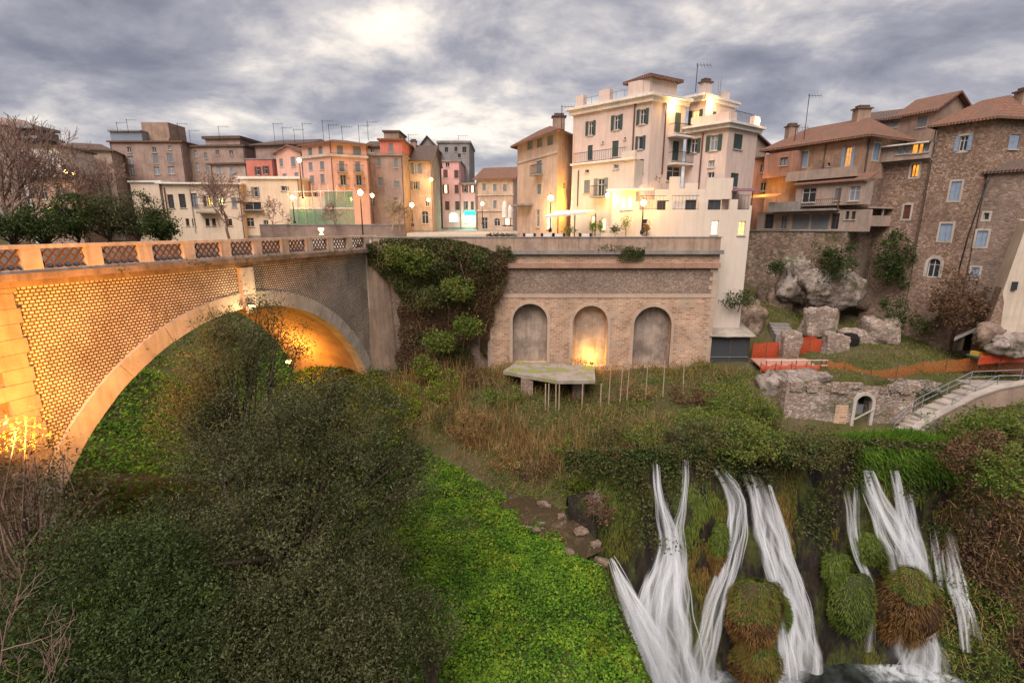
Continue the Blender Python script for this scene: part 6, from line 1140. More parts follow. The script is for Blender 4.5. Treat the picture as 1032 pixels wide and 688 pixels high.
fall('wide white right cascade dropping past the brown mound into foam', [([(866, 468, 8), (874, 492, 14), (888, 520, 20), (902, 545, 26), (910, 575, 28), (914, 605, 26), (916, 635, 30), (916, 668, 44)], .45), ([(894, 468, 9), (898, 490, 12), (904, 515, 18), (910, 545, 18), (915, 580, 16), (919, 620, 16)], .5), ([(862, 480, 5), (874, 510, 8), (884, 545, 9), (892, 552, 6)], .5), ([(908, 492, 6), (914, 520, 8), (918, 540, 8)], .4)])
fall('two narrow white cascades at the right end of the falls', [([(934, 528, 6), (937, 552, 6), (940, 578, 7), (942, 590, 5)], .35), ([(948, 528, 8), (951, 555, 11), (958, 582, 15), (963, 605, 10), (966, 650, 6)], .4), ([(955, 585, 8), (968, 605, 7), (975, 635, 5)], .4)])
fm = NT('foam'); d_ = fm.N.new('ShaderNodeBsdfDiffuse'); fm.put(d_.inputs[0], (.75, .80, .84)); tb_ = fm.N.new('ShaderNodeBsdfTransparent'); mx_ = fm.N.new('ShaderNodeMixShader'); af_ = fm.N.new('ShaderNodeAttribute'); af_.attribute_name = 'fade'
fm.put(mx_.inputs[0], fm.math('MULTIPLY', fm.ramp(fm.noise(1.6, 7, .7, None, .8), [(.38, 0.0), (.66, .95)]), af_.outputs['Fac'])); fm.t.links.new(tb_.outputs[0], mx_.inputs[1]); fm.t.links.new(d_.outputs[0], mx_.inputs[2]); FOAM = fm.end(mx_)
Vf = []; Ff = []; Af = []
for (px, py, rr) in ((915, 672, 2.4), (690, 692, 3.0), (655, 692, 2.6), (800, 700, 1.8), (968, 655, 1.2)):
    for lay in range(3):
        c = onZ(px, py, -28.24+.07*lay); b = len(Vf); k = 24; Vf.append(c); Af.append(1.0)
        for ring in (.35, .7, 1.0):
            for j in range(k): t = 6.283*j/k; q = rr*ring*(1-.15*lay)*(1+.25*math.sin(3*t+px)+.12*math.sin(7*t)); Vf.append(c+np.array([q*math.cos(t)*1.25, q*math.sin(t)*.8, .12*(1-ring)])); Af.append(max(0.0, 1-ring)**.6)
        for j in range(k):
            Ff.append((b, b+1+j, b+1+(j+1) % k))
            for g in range(2): Ff.append((b+1+g*k+j, b+1+(g+1)*k+j, b+1+(g+1)*k+(j+1) % k, b+1+g*k+(j+1) % k))
o_ = mk('foam', Vf, Ff, FOAM, None, True, False, 'stuff', 'white foam where the cascades hit the pool', 'foam'); o_.data.attributes.new('fade', 'FLOAT', 'POINT').data.foreach_set('value', np.array(Af, np.float32))
sn = NT('spray'); pv = sn.N.new('ShaderNodeVolumePrincipled'); pv.inputs['Density'].default_value = .16; pv.inputs['Color'].default_value = (.93, .95, .97, 1); pv.inputs['Anisotropy'].default_value = .2; sn.t.links.new(pv.outputs[0], sn.out.inputs[1]); SPRAY = sn.m
Vp = []; Fp = []
for (px, py, rx_, rz_) in ((915, 655, 1.7, 1.3), (690, 682, 2.2, 1.7), (650, 680, 1.8, 1.6)):
    c = onZ(px, py, -28.2)+np.array([0, -.6, .7]); b = len(Vp)
    for i in range(9):
        v = -math.pi/2+math.pi*i/8
        for j in range(14): t = 6.283*j/14; Vp.append(c+np.array([rx_*math.cos(v)*math.cos(t), rx_*.7*math.cos(v)*math.sin(t), rz_*math.sin(v)]))
    for i in range(8):
        for j in range(14): Fp.append((b+i*14+j, b+i*14+(j+1) % 14, b+(i+1)*14+(j+1) % 14, b+(i+1)*14+j))
mk('spray', Vp, Fp, SPRAY, None, True, False, 'stuff', 'soft white spray at the foot of the cascades', 'spray')
# ------------------------------------------------------------------ mossy tufa mounds on the falls
MOSSG = leafm('green_moss', [(.05, .085, .014), (.10, .15, .02), (.16, .19, .03)], 1.2); MOSSB = leafm('brown_moss', [(.10, .048, .014), (.19, .095, .028), (.26, .15, .05)], 1.2); MOSSY = leafm('gold_moss', [(.06, .065, .010), (.13, .125, .02), (.2, .165, .035)], 1.2)
ROCKG = simple('mossy_tufa', (.035, .045, .012), .9, 0, .3); ROCKB = simple('wet_tufa', (.055, .032, .016), .8, 0, .3)
def mound(px, pyt, pyb, wpx, label, brown, out=1.0):
    T = oncliff(px, pyt); B = oncliff(px, pyb); k = np.linalg.norm((T+B)/2)/FPX; r = wpx/2*k*.86; h = T[2]-B[2]; c = np.array([(T[0]+B[0])/2, min(T[1], B[1])-out*.3, B[2]]); t = thing('mossy_mound', c, label, 'mossy mound', 'mossy tufa mounds in the falls')
    nu, nv = 22, 18; V = []; F = []
    prof = lambda f: r*(max(0.0, 1-((f-.45)/.56)**2)**.5) if f > .45 else r*(.50+.5*(max(f, 0)/.45)**.7)
    for i in range(nv):
        f = i/(nv-1); R = prof(f)*1
        for j in range(nu): a = 6.283*j/nu; w = 1+.2*math.sin(2*a+px+f*3)+.13*math.sin(5*a+px-f*5)+.07*math.sin(9*a+px+f*8); V.append(c+np.array([R*w*math.cos(a), R*w*.8*math.sin(a), f*h]))
    for i in range(nv-1):
        for j in range(nu): F.append((i*nu+j, i*nu+(j+1) % nu, (i+1)*nu+(j+1) % nu, (i+1)*nu+j))
    F.append(tuple(range(nu))[::-1]); mk('rock', V, F, ROCKB if brown > .4 else ROCKG, t, True, False)
    def shell(n, f0, f1):
        f = RNG.uniform(f0, f1, n); a = RNG.uniform(0, 6.283, n); R = np.array([prof(x) for x in f])*(1+.2*np.sin(2*a+px+f*3)+.13*np.sin(5*a+px-f*5)+.07*np.sin(9*a+px+f*8)); O = np.stack([np.cos(a), .8*np.sin(a), 0*a], 1); return c+O*R[:, None]*1.06+np.stack([0*f, 0*f, f*h], 1), O
    def hang(name, n, f0, f1, mat, L, w):
        P, O = shell(n, f0, f1); tk = (P[:, 2]-c[2])/h > .9; P[tk, :2] = c[:2]+(P[tk, :2]-c[:2])*RNG.uniform(0, 1.2, tk.sum())[:, None]; fz = np.clip((P[:, 2]-c[2])/h, 0, 1)[:, None]; P[:, 2] += .06; Dn = unit(np.array([0, 0, -1.])+O*(.3+1.6*fz**3)+RNG.normal(0, .34, (n, 3))); Wd = unit(np.cross(Dn, O)+RNG.normal(0, .3, (n, 3))); LL = L*RNG.uniform(.4, 1.2, n)*(1+.9*np.clip(.35-fz[:, 0], 0, 1)*3*np.clip(fnoise(P, 2.2, 5)+.3, 0, 1)); V, F = kites(P, Dn, Wd, LL, w); mk(name, V, F, mat, t, uv=False)
    s = brown
    if s < 1: hang('green_moss', 5200, s*.9+.02, 1.0, MOSSG, .28, .04)
    if s > 0: hang('brown_moss', 5000, .0, min(1, s+.3), MOSSB, .38, .038)
mound(752, 567, 640, 50, 'large round mound with green top and brown hanging moss between two cascades', .62); mound(756, 622, 692, 34, 'dark narrow mossy mound below the large brown mound', .5, .6)
mound(846, 560, 628, 42, 'green grassy mound right of the long straight cascade', 0.0); mound(901, 558, 636, 42, 'brown shaggy mound with a green cap beside the wide right cascade', .8, 1.4)
mound(834, 545, 585, 22, 'small green mound above the grassy mound', 0.0); mound(869, 530, 562, 22, 'small dark green mound left of the wide right cascade', 0.0)
mound(722, 520, 575, 12, 'slender green moss hump beside the slim cascade', 0.1, .3); mound(781, 590, 640, 16, 'narrow green moss hump under the long straight cascade', 0.0, .3)
# ------------------------------------------------------------------ leaf materials
def crown(lobes, ncl, per, sig, shell=.55):
    pts = []; vol = np.array([l[3]*l[4]*l[5] for l in lobes])**.67; vol /= vol.sum()
    for l, v in zip(lobes, vol):
        n = max(3, int(ncl*v)); d = unit(RNG.normal(size=(n, 3))); r = RNG.uniform(shell**3, 1.08**3, n)**(1/3)*np.where(RNG.uniform(0, 1, n) < .12, RNG.uniform(1.0, 1.28, n), 1); c = np.array(l[:3])+d*r[:, None]*np.array(l[3:]); c = c+.25*np.array(l[3:])*fnoise(c, .5, 7)[:, None]
        pts.append(c)
    C = np.concatenate(pts); k = RNG.poisson(per, len(C)); P = np.repeat(C, k, 0); return C, P+RNG.normal(size=P.shape)*np.array([sig, sig, sig*.75])*np.repeat(RNG.uniform(.55, 1.35, len(C)), k, 0)[:, None]
def lobe(px, py, D_, rx, ry, rd=None):
    c = atD(px, py, D_); k = D_/FPX; return (*c, rx*k, (rd if rd else rx*.8)*k, ry*k)
L_MEADOW = leafm('meadow_leaf', [(.025, .065, .008), (.065, .155, .012), (.125, .26, .016), (.24, .36, .03)], .6, .35); L_OLIVE = leafm('olive_leaf', [(.030, .034, .012), (.070, .078, .029), (.135, .138, .058)], .55, .3)
L_DARK = leafm('dark_leaf', [(.016, .030, .009), (.042, .066, .016), (.085, .115, .026)], .6, .25); L_SPARSE = leafm('sparse_leaf', [(.05, .042, .018), (.085, .072, .03), (.125, .11, .045)], .7, .3)
L_BRUSH = leafm('brush_leaf', [(.05, .085, .012), (.10, .16, .022), (.16, .20, .036), (.20, .15, .05)], .3, .3); L_DRY = leafm('dry_blade', [(.16, .085, .03), (.29, .175, .065), (.40, .28, .13)], .6, .3)
L_IVY = leafm('ivy_leaf', [(.028, .05, .012), (.055, .085, .02), (.10, .10, .03), (.13, .085, .04)], .5, .25); L_BRIGHT = leafm('bright_shrub_leaf', [(.075, .135, .014), (.16, .23, .02), (.30, .34, .03)], .6, .35); L_REDB = leafm('reddish_brush', [(.10, .052, .028), (.15, .085, .045), (.20, .13, .07)], .5, .3)
BARK = simple('bark', (.085, .062, .045), .95, 0, .3, 4); BARKP = simple('pale_bark', (.26, .19, .15), .9, 0, .3, 4); BARKR = simple('reddish_twig', (.25, .16, .13), .9, 0, .3, 4)
# ------------------------------------------------------------------ ground cover
def sample(n, x0, x1, y0, y1):
    return RNG.uniform(x0, x1, n), RNG.uniform(y0, y1, n)
def pxof(x, y, z):
    D_ = y*CP-z*SP; u = (z*CP+y*SP)/D_; return 516+FPX*x/D_, 344-FPX*u
def ontop(x, y, h=0.0): return np.stack([x, y, H(x, y)+h], -1)
MEADOW = [(-10.5, 37), (-6, 34.2), (-2.5, 31.8), (.2, 29.6), (2.4, 26.8), (3.6, 24.3), (4.9, 22), (5.2, 17), (5.6, 10), (-16, 10), (-18, 20), (-14, 30)]
x, y = sample(260000, -18, 6.5, 10, 37.5); k = inpoly(x, y, MEADOW) & ~basin(x, y, .15); nz = fnoise(np.stack([x, y, 0*x], -1), .7, 31); k &= RNG.uniform(0, 1, len(x)) < np.clip(.92+.6*nz, .12, 1); x, y = x[k], y[k]
hh = RNG.uniform(.02, .36, len(x))*np.clip(1+.9*fnoise(np.stack([x, y, 0*x], -1), 1.6, 33), .3, 2); flat_leaves('meadow_plants', ontop(x, y)+np.stack([0*x, 0*x, hh], -1), .125, .75, L_MEADOW, None, .5, kind='stuff', label='dense bright green leafy plants covering the meadow', cat='ground cover')
x, y = sample(16000, -18, 6.5, 10, 37.5); k = inpoly(x, y, MEADOW) & ~basin(x, y, .1); k &= fnoise(np.stack([x, y, 0*x], -1), .7, 31) > -.2; blades('meadow_grass', ontop(x[k], y[k], -.03), .42, .045, L_MEADOW, None, .5, kind='stuff', label='longer grass blades among the meadow plants', cat='grass')
f3 = fnoise(np.stack([x, y, 0*x], -1), .9, 37)
x, y = sample(60000, -18, 6.5, 10, 37.5); k = inpoly(x, y, MEADOW) & ~basin(x, y, .15) & (fnoise(np.stack([x, y, 0*x], -1), .8, 36) > .42); x, y = x[k], y[k]; leaves('dead_meadow_stems', ontop(x, y)+np.stack([0*x, 0*x, RNG.uniform(.05, .32, len(x))], -1), .17, .25, L_REDB, None, .3, kind='stuff', label='patches of dead brown stems in the meadow', cat='dead plants')
x, y = sample(40000, -18, 6.5, 10, 37.5); k = inpoly(x, y, MEADOW) & ~basin(x, y, .15) & (fnoise(np.stack([x, y, 0*x], -1), 1.3, 38) > .35); x, y = x[k], y[k]; leaves('meadow_weeds', ontop(x, y)+np.stack([0*x, 0*x, RNG.uniform(.1, .5, len(x))], -1), .2, .6, L_BRIGHT, None, .3, kind='stuff', label='taller yellow green weeds scattered over the meadow', cat='weeds')
for i_, (px, py, sz_) in enumerate(((548, 508, 9), (566, 520, 7), (585, 536, 10), (600, 548, 8), (574, 556, 7), (541, 533, 6), (607, 566, 9), (596, 570, 6))):
    c_ = onZ(px, py, WZ+.05); k_ = np.linalg.norm(c_)/FPX; rock('rock', c_, (sz_*k_*.62, sz_*k_*.5, sz_*k_*.3), ['grey rock in the shallow stream nearest the brown brambles', 'small rock in the middle of the stream', 'brown rock at the far edge of the stream', 'rock right at the river lip', 'rock on the meadow side of the stream', 'small rock against the meadow bank', 'wet rock where the diagonal cascade starts', 'small rock at the meadow corner by the lip'][i_], 40+i_, BROCK, 'rock', .35, 'rocks in the stream')
# bank and plateau brush
def region(n, poly, x0, x1, y0, y1, dens=None, seed=0):
    x, y = sample(n, x0, x1, y0, y1); k = inpoly(x, y, poly) & ~basin(x, y, .25) & (riverd(x, y) > 1.0)
    if dens is not None: k &= RNG.uniform(0, 1, n) < np.clip(dens[0]+dens[1]*fnoise(np.stack([x, y, 0*x], -1), dens[2], seed), 0, 1)
    return x[k], y[k]
BANK = [(-12.2, 42.9), (-12, 38.5), (-8, 35.5), (-4, 33), (-1, 31), (1.4, 29.8), (4, 28.3), (5.5, 28.6), (9, 29.5), (15, 30.2), (23, 31), (30, 31), (44, 27), (60, 24), (60, 33), (42, 33), (36, 33.2), (29.5, 33), (24, 34.2), (18.5, 34.3), (19, 41.5), (17.5, 43.9), (-9, 43.9)]
x, y = region(150000, BANK, -13, 60, 24, 44, (.6, .9, .45), 41); c = ontop(x, y); hgt = .5+.45*fnoise(np.stack([x, y, 0*x], -1), .55, 42)+.25*fnoise(np.stack([x, y, 0*x], -1), 1.7, 43); hgt = np.clip(hgt, .05, 1.4)*.75*np.where((x > 7) & (y > 33), .75, 1.0)
leaves('undergrowth', c+np.stack([0*x, 0*x, hgt*RNG.uniform(0, 1, len(x))**.6], -1), .17, .55, L_BRUSH, None, .2, kind='stuff', label='tangled green and brown undergrowth on the bank and plateau', cat='undergrowth')
x, y = region(60000, BANK, -13, 60, 24, 44, (.16, 1.2, .38), 47); blades('dry_grass', ontop(x, y, -.05), 1.0, .035, L_DRY, None, .38, kind='stuff', label='tall dry tan grass and dead stems on the bank', cat='dry grass')
x, y = region(16000, [(-11, 41), (-6, 36), (-1, 33), (4, 30.5), (8, 31), (8, 38), (3, 41.5), (-8, 43)], -12, 9, 30, 43.5, (.3, 1.1, .5), 51); blades('tan_reeds', ontop(x, y, -.05), 1.5, .045, L_DRY, None, .28, kind='stuff', label='tall tan reeds on the bank between ivy and stream', cat='reeds')
x, y = region(14000, BANK, -13, 24, 24, 44, (.3, 1.1, .4), 53); hgt = RNG.uniform(.1, .8, len(x)); leaves('reddish_brush', ontop(x, y)+np.stack([0*x, 0*x, hgt], -1), .2, .4, L_REDB, None, .3, kind='stuff', label='reddish brown dead brush mixed into the bank', cat='brush')
TERR = [(18.5, 34.6), (24, 34.8), (30, 33.6), (36, 34.5), (60, 34), (60, 50), (43, 49), (38, 50), (35, 51), (30, 52.5), (20, 53), (18, 47), (18.5, 41)]
x, y = region(70000, TERR, 18, 60, 33, 53, (.42, .9, .4), 61); blades('terrace_grass', ontop(x, y, -.03), .26, .05, leafm('terrace_grass_blade', [(.10, .13, .025), (.16, .18, .04), (.25, .21, .085)], .35, .3), None, .5, kind='stuff', label='thin green and yellow grass on the ruins terrace', cat='grass')
x, y = region(9000, TERR, 18, 60, 33, 53, (.1, 1.2, .5), 67); leaves('terrace_weeds', ontop(x, y)+np.stack([0*x, 0*x, RNG.uniform(0, .7, len(x))], -1), .19, .55, L_BRUSH, None, .2, kind='stuff', label='low weeds growing among the ruins', cat='weeds')
# far bank seen through the arch and slopes behind the bridge
FARB = [(-70, 20), (-24, 20), (-19, 26), (-14, 36), (-14, 46), (-22, 50), (-24, 60), (-28, 66), (-100, 71), (-100, 40)]
x, y = region(150000, FARB, -90, -13, 20, 71, (.6, .8, .25), 71); k = RNG.uniform(0, 1, len(x)) < np.clip(1.5-np.hypot(x, y)/75, .35, 1); x, y = x[k], y[k]; low = H(x, y, False) < -10.5
gx, gy = x[low], y[low]; flat_leaves('river_bank_plants', ontop(gx, gy)+np.stack([0*gx, 0*gx, RNG.uniform(0, .35, len(gx))], -1), .30, .7, L_MEADOW, None, .5, kind='stuff', label='bright green plants on the river banks beyond the arch', cat='ground cover')
gx, gy = x[~low], y[~low]; leaves('slope_undergrowth', ontop(gx, gy)+np.stack([0*gx, 0*gx, RNG.uniform(0, 1.3, len(gx))], -1), .34, .5, L_DARK, None, .2, kind='stuff', label='dark undergrowth on the slopes behind the bridge', cat='undergrowth')
x, y = region(70000, [(-52, 34), (-24, 30), (-19, 34), (-18, 44), (-24, 52), (-27, 66), (-60, 68)], -60, -16, 28, 68, (.75, .6, .4), 74); flat_leaves('river_bank_greens', ontop(x, y)+np.stack([0*x, 0*x, RNG.uniform(0, .5, len(x))], -1), .22, .7, L_MEADOW, None, .6, kind='stuff', label='dense bright green growth on the bank seen through the arch', cat='ground cover')
# right bank plants under the arch, around the buttress
x, y = region(22000, [(-18, 30), (-12, 33), (-8, 34), (-9, 40), (-12.5, 43), (-16, 41)], -19, -7, 29, 44, (.7, .5, .5), 77); leaves('bank_shrubbery', ontop(x, y)+np.stack([0*x, 0*x, RNG.uniform(0, .8, len(x))], -1), .18, .6, L_BRIGHT, None, .3, kind='stuff', label='yellow green shrubbery on the bank at the foot of the bridge', cat='undergrowth')
# near slopes below the camera, under the foreground trees
x, y = region(40000, [(-34, 4), (6, 4), (4, 12), (-16, 24), (-24, 22)], -34, 6, 4, 26, (.7, .5, .4), 79); leaves('near_undergrowth', ontop(x, y)+np.stack([0*x, 0*x, RNG.uniform(0, .7, len(x))], -1), .22, .5, L_DARK, None, .3, kind='stuff', label='dark undergrowth below the foreground trees', cat='undergrowth')
# cliff vegetation: hanging curtain along the crest, moss on the rock, brush on the right side
def cl(n, x0, x1, z0, z1):
    x = RNG.uniform(x0, x1, n); z = RNG.uniform(z0, z1, n); return x, z, np.stack([x, ycl(x, z)-.05, z], -1)
n = 60000; x = RNG.uniform(3.2, 46, n); x = x[((x < 22.6) | (x > 28.4)) | (RNG.uniform(0, 1, n) < .3)]; n = len(x); drop = np.abs(RNG.normal(0, 1, n))*(.85+.7*fnoise(np.stack([x, 0*x, 0*x], -1), .9, 81)); z = -13.9-np.clip(drop, 0, 3.2); gap = np.zeros(n, bool)
for a in (9.0, 11.2, 13.4, 15.6, 22.0, 23.6, 24.8): gap |= (np.abs(x-a) < .5) & (z < -14.6)
k = ~gap; x, z = x[k], z[k]; P = np.stack([x, ycl(x, z)-RNG.uniform(.0, .75, len(x))*np.clip((-13-z)/1.2, .2, 1), z+RNG.uniform(0, .5, len(x))], -1)
leaves('hanging_growth', P, .19, .5, L_IVY, None, 0, .7, kind='stuff', label='tangled growth hanging over the lip of the falls', cat='hanging plants')
x, z, P = cl(60000, 4, 33, -28, -14.4); f = fnoise(np.stack([x, 0*z, z*.3], -1), 1.15, 83)+.35*fnoise(np.stack([x, 0*z, z], -1), 2.6, 84)-.05*np.clip(-16-z, 0, 9); k = f > .10; P = P[k]; n = len(P); D2 = unit(np.array([0, -.18, -1.])+RNG.normal(0, .12, (n, 3))); Wd = unit(np.cross(D2, np.array([0, -1., 0]))+RNG.normal(0, .3, (n, 3))); g = fnoise(P, .5, 85)+RNG.normal(0, .2, n)
for nm, mk_, mt in (('green_moss', g > .1, MOSSG), ('gold_moss', (g <= .1) & (g > -.45), MOSSY), ('brown_moss', g <= -.45, MOSSB)):
    V, F = kites(P[mk_], D2[mk_], Wd[mk_], .42*RNG.uniform(.4, 1.4, mk_.sum()), .05); mk(nm, V, F, mt, None, uv=False, kind='stuff', label='hanging %s on the wet cliff' % nm.replace('_', ' '), cat='moss')
x, z, P = cl(46000, 27.5, 48, -28.3, -13.6); k = x > 28.0+RNG.normal(0, .5, len(x))+.9*np.clip((z+20)/6, -1, 1); P = P[k]; P[:, 1] -= RNG.uniform(0, .8, len(P)); f = fnoise(P, .45, 87)-.25
for nm, mk_, mt, L_ in (('cliff_brush', f > -.05, L_BRUSH, .2), ('reddish_cliff_brush', f <= -.05, L_REDB, .22)): leaves(nm, P[mk_], L_, .4, mt, None, 0, .5, kind='stuff', label='%s covering the right side of the basin' % nm.replace('_', ' '), cat='brush')
P2 = P[RNG.integers(0, len(P), 2200)]; n = len(P2); blades('cliff_dry_grass', P2, 1.1, .04, L_DRY, None, .45, (0, -.3, -.8), kind='stuff', label='dry hanging grass on the right side of the basin', cat='dry grass')
x, z, P = cl(30000, 4.5, 30, -27.5, -14.3); f = fnoise(np.stack([x, 0*z, z*.5], -1), 1.0, 89)-.06*np.clip(-15-z, 0, 10); k = f > .18
for a_ in (9.0, 11.2, 13.4, 15.6, 24.6): k &= np.abs(x-a_-.12*(-14-z)) > .45
P = P[k]; P[:, 1] -= RNG.uniform(0, .45, len(P)); leaves('cliff_plants', P, .2, .5, L_IVY, None, 0, .8, kind='stuff', label='dark green plants clinging to the cliff between the cascades', cat='cliff plants')
Pt = []
for c_, w_ in TOPS:
    k_ = 70+int(w_*9); q_ = c_+RNG.normal(0, 1, (k_, 3))*np.array([.16+.045*w_, .22, .30])+np.array([0, -.62, .34]); q_[:, 2] -= np.abs(RNG.normal(0, .25, k_)); Pt.append(q_)
leaves('lip_plants', np.concatenate(Pt), .2, .5, L_IVY, None, 0, .7, kind='stuff', label='plants trailing over the lip where each cascade begins', cat='hanging plants')
# meadow edge cliff
yv = RNG.uniform(10, 27, 14000); zv = -17.4-np.abs(RNG.normal(0, 1.8, 14000)); P = np.stack([xcl(yv, zv)+.05, yv, zv], -1); k = (yv < 22.5) | (zv < -19); leaves('cliff_ferns', P[k], .22, .5, L_BRIGHT if False else leafm('cliff_fern', [(.05, .09, .015), (.09, .15, .02), (.12, .09, .04)], .5, .3), None, 0, .6, kind='stuff', label='green ferns and moss hanging off the meadow edge', cat='ferns')
# bright green grass tongue on top of the right falls
x, y = sample(16000, 22.2, 29.2, 29.2, 33); k = (~basin(x, y, .1)) & (np.hypot((x-25.6)/3.6, (y-30.6)/1.1) < 1+.2*RNG.normal(size=len(x))); blades('lush_grass', ontop(x[k], y[k], .0), .55, .06, leafm('lush_blade', [(.05, .11, .012), (.09, .19, .016), (.15, .26, .025)], .6, .35), None, .5, kind='stuff', label='lush green grass on the ledge above the right falls', cat='grass')
x = RNG.uniform(23, 29, 6000); z = -14.0-np.abs(RNG.normal(0, .8, 6000)); blades('lush_hanging_grass', np.stack([x, ycl(x, z)-.3, z], -1), .7, .06, bpy.data.materials['lush_blade'], None, .3, (0, -.5, -.6), kind='stuff', label='green grass hanging from the ledge of the right falls', cat='grass')
# ivy on the stretch of wall between bridge and niches
def ivy():
    t = thing('ivy', (-8, 43.6, -13), 'thick ivy and creepers smothering the wall between bridge and niches', 'ivy')
    n = 150000; px = RNG.uniform(360, 512, n); py = RNG.uniform(240, 392, n); poly = [(372, 243), (398, 242), (425, 240), (470, 243), (500, 249), (507, 268), (502, 292), (493, 312), (488, 340), (480, 372), (470, 392), (412, 392), (410, 350), (406, 312), (398, 288), (384, 272), (366, 262), (360, 250)]
    jn = fnoise(np.stack([px, py, 0*px], -1), .06, 94)*11+fnoise(np.stack([px, py, 0*px], -1), .22, 96)*5; k = inpoly(px+jn, py+jn*.6, poly); px, py = px[k], py[k]; R = np.stack([ray(a, b) for a, b in zip(px, py)]); Pw = R*((43.9)/R[:, 1:2]); thick = .5+.85*fnoise(Pw, .5, 91)+.5*fnoise(Pw, 1.3, 92)
    k = (thick > -.15) & (RNG.uniform(0, 1, len(px)) < .62+.5*fnoise(Pw, 1.1, 93)+.2); Pw = Pw[k]; thick = thick[k]; Pw[:, 1] -= np.clip(thick, .05, 1.6)*RNG.uniform(.5, 1.05, len(Pw)); g = fnoise(Pw, .5, 95)+RNG.normal(0, .15, len(Pw)); brown = g > .12
    leaves('foliage', Pw[~brown], .16, .7, L_IVY, t, 0, .4); leaves('dead_foliage', Pw[brown], .18, .45, L_REDB, t, 0, .5); hp = Pw[RNG.integers(0, len(Pw), 260)]; blades('hanging_strands', hp-[0, .12, 0], 1.1, .03, L_DRY, t, .22, (0, -.25, -1), kind='stuff')
    for lx, ly, lr in ((420, 262, 16), (455, 255, 15), (485, 262, 11), (432, 300, 13), (462, 290, 14), (440, 345, 14), (470, 330, 12), (425, 372, 12), (400, 256, 12)):
        C_, P_ = crown([lobe(lx, ly, 42.2, lr, lr*.8, lr*.55)], 60, 26, .26); leaves('clump', P_, .17, .65, L_IVY if lr % 2 else L_BRUSH, t, 0, .3)
    for i in range(24):
        m = MB(); p = Pw[RNG.integers(len(Pw))]+[0, -.15, 0]; m.tube([p, p+[RNG.uniform(-.4, .4), -.2, -RNG.uniform(.5, 1.3)], p+[RNG.uniform(-.6, .6), -.2, -RNG.uniform(1.4, 2.6)]], [.03, .022, .01], 4, False); m.build('stem', BARKR, t)
    return t
ivy()
n = 7000; px = RNG.uniform(500, 650, n); R_ = np.stack([ray(a, 246+RNG.uniform(0, 12)) for a in px]); P = R_*(43.6/R_[:, 1:2]); d = fnoise(P, .6, 97); k = d > -.1; P = P[k]; P[:, 2] -= RNG.uniform(0, .5, len(P)); leaves('ledge_weeds', P, .18, .4, L_IVY, None, 0, .3, kind='stuff', label='weeds trailing along the ledge above the niches', cat='weeds')
m = 900; s = RNG.uniform(-6, 24, m); k = fnoise(np.stack([s, 0*s, 0*s], -1), .8, 99) > .25; P = np.array([bp(v, -1.85+RNG.uniform(-.4, .15), .5+RNG.uniform(-.1, .12)) for v in s[k]]); leaves('bridge_weeds', P, .14, .4, L_IVY, None, 0, .2, kind='stuff', label='small weeds growing from the bridge cornice', cat='weeds')
# ------------------------------------------------------------------ trees and shrubs
def limbs(m, base, tips, r0, split=True):
    base = np.array(base, float); tips = np.array(tips); top = tips.mean(0); fork = base+(top-base)*.45
    m.tube([base-[0, 0, .5], base+(fork-base)*.5+RNG.normal(0, .12, 3), fork], [r0, r0*.8, r0*.62], 8)
    for t in tips:
        a = fork+(base-fork)*RNG.uniform(0, .35); mid = (a+t)/2+RNG.normal(0, .06, 3)*np.linalg.norm(t-a)+[0, 0, .08*np.linalg.norm(t-a)]
        m.tube([a, mid, t], [r0*.46, r0*.28, r0*.08], 5, False)
def tree(name, label, base, lobes, ncl, per, sig, L, asp, mat, bark=BARK, r0=.22, ntips=26, group=None, cat='tree', up=0.2, shell=.55):
    t = thing(name, base, label, cat, group); C, P = crown(lobes, ncl, per, sig, shell); leaves('crown', P, L, asp, mat, t, up); m = MB(); ti = C[RNG.choice(len(C), min(ntips, len(C)), False)]; limbs(m, base, ti, r0); m.build('trunk', bark, t, smooth=True); return t
def gbase(px, py, D_): c = atD(px, py, D_); return (c[0], c[1], float(H(np.array(c[0]), np.array(c[1]))))
tree('evergreen_oak', 'big grey green evergreen tree filling the foreground before the bridge', gbase(300, 560, 19), [lobe(305, 455, 20, 56, 52), lobe(360, 425, 20.5, 52, 40), lobe(262, 500, 19, 58, 46), lobe(375, 490, 19.5, 50, 52), lobe(310, 540, 18.5, 85, 56), lobe(195, 528, 19, 46, 36), lobe(405, 470, 21, 22, 30), lobe(318, 392, 21.5, 30, 22), lobe(232, 455, 20.5, 34, 26), lobe(280, 415, 21, 22, 24), lobe(345, 580, 18, 60, 40)], 1150, 105, .30, .115, .42, L_OLIVE, r0=.34, ntips=60)
tree('slender_tree', 'taller thin crowned tree rising in front of the bridge arch', gbase(245, 470, 24), [lobe(205, 385, 24, 34, 36), lobe(245, 350, 24.5, 36, 34), lobe(278, 350, 24.5, 26, 36), lobe(250, 410, 24, 52, 36), lobe(190, 430, 24, 34, 34), lobe(270, 312, 25, 14, 18), lobe(232, 330, 24.5, 24, 22), lobe(215, 410, 24, 30, 26)], 480, 75, .34, .12, .4, L_OLIVE, r0=.2, ntips=60, shell=.3)
tree('sparse_tree', 'sparse brownish tree at the left edge lit orange by the floodlight', gbase(30, 600, 17), [lobe(20, 470, 17, 40, 45), lobe(55, 520, 17, 45, 45), lobe(10, 560, 16.5, 40, 50), lobe(85, 500, 17.5, 30, 30)], 200, 30, .34, .13, .4, L_SPARSE, BARKR, .13, 70, shell=.2)
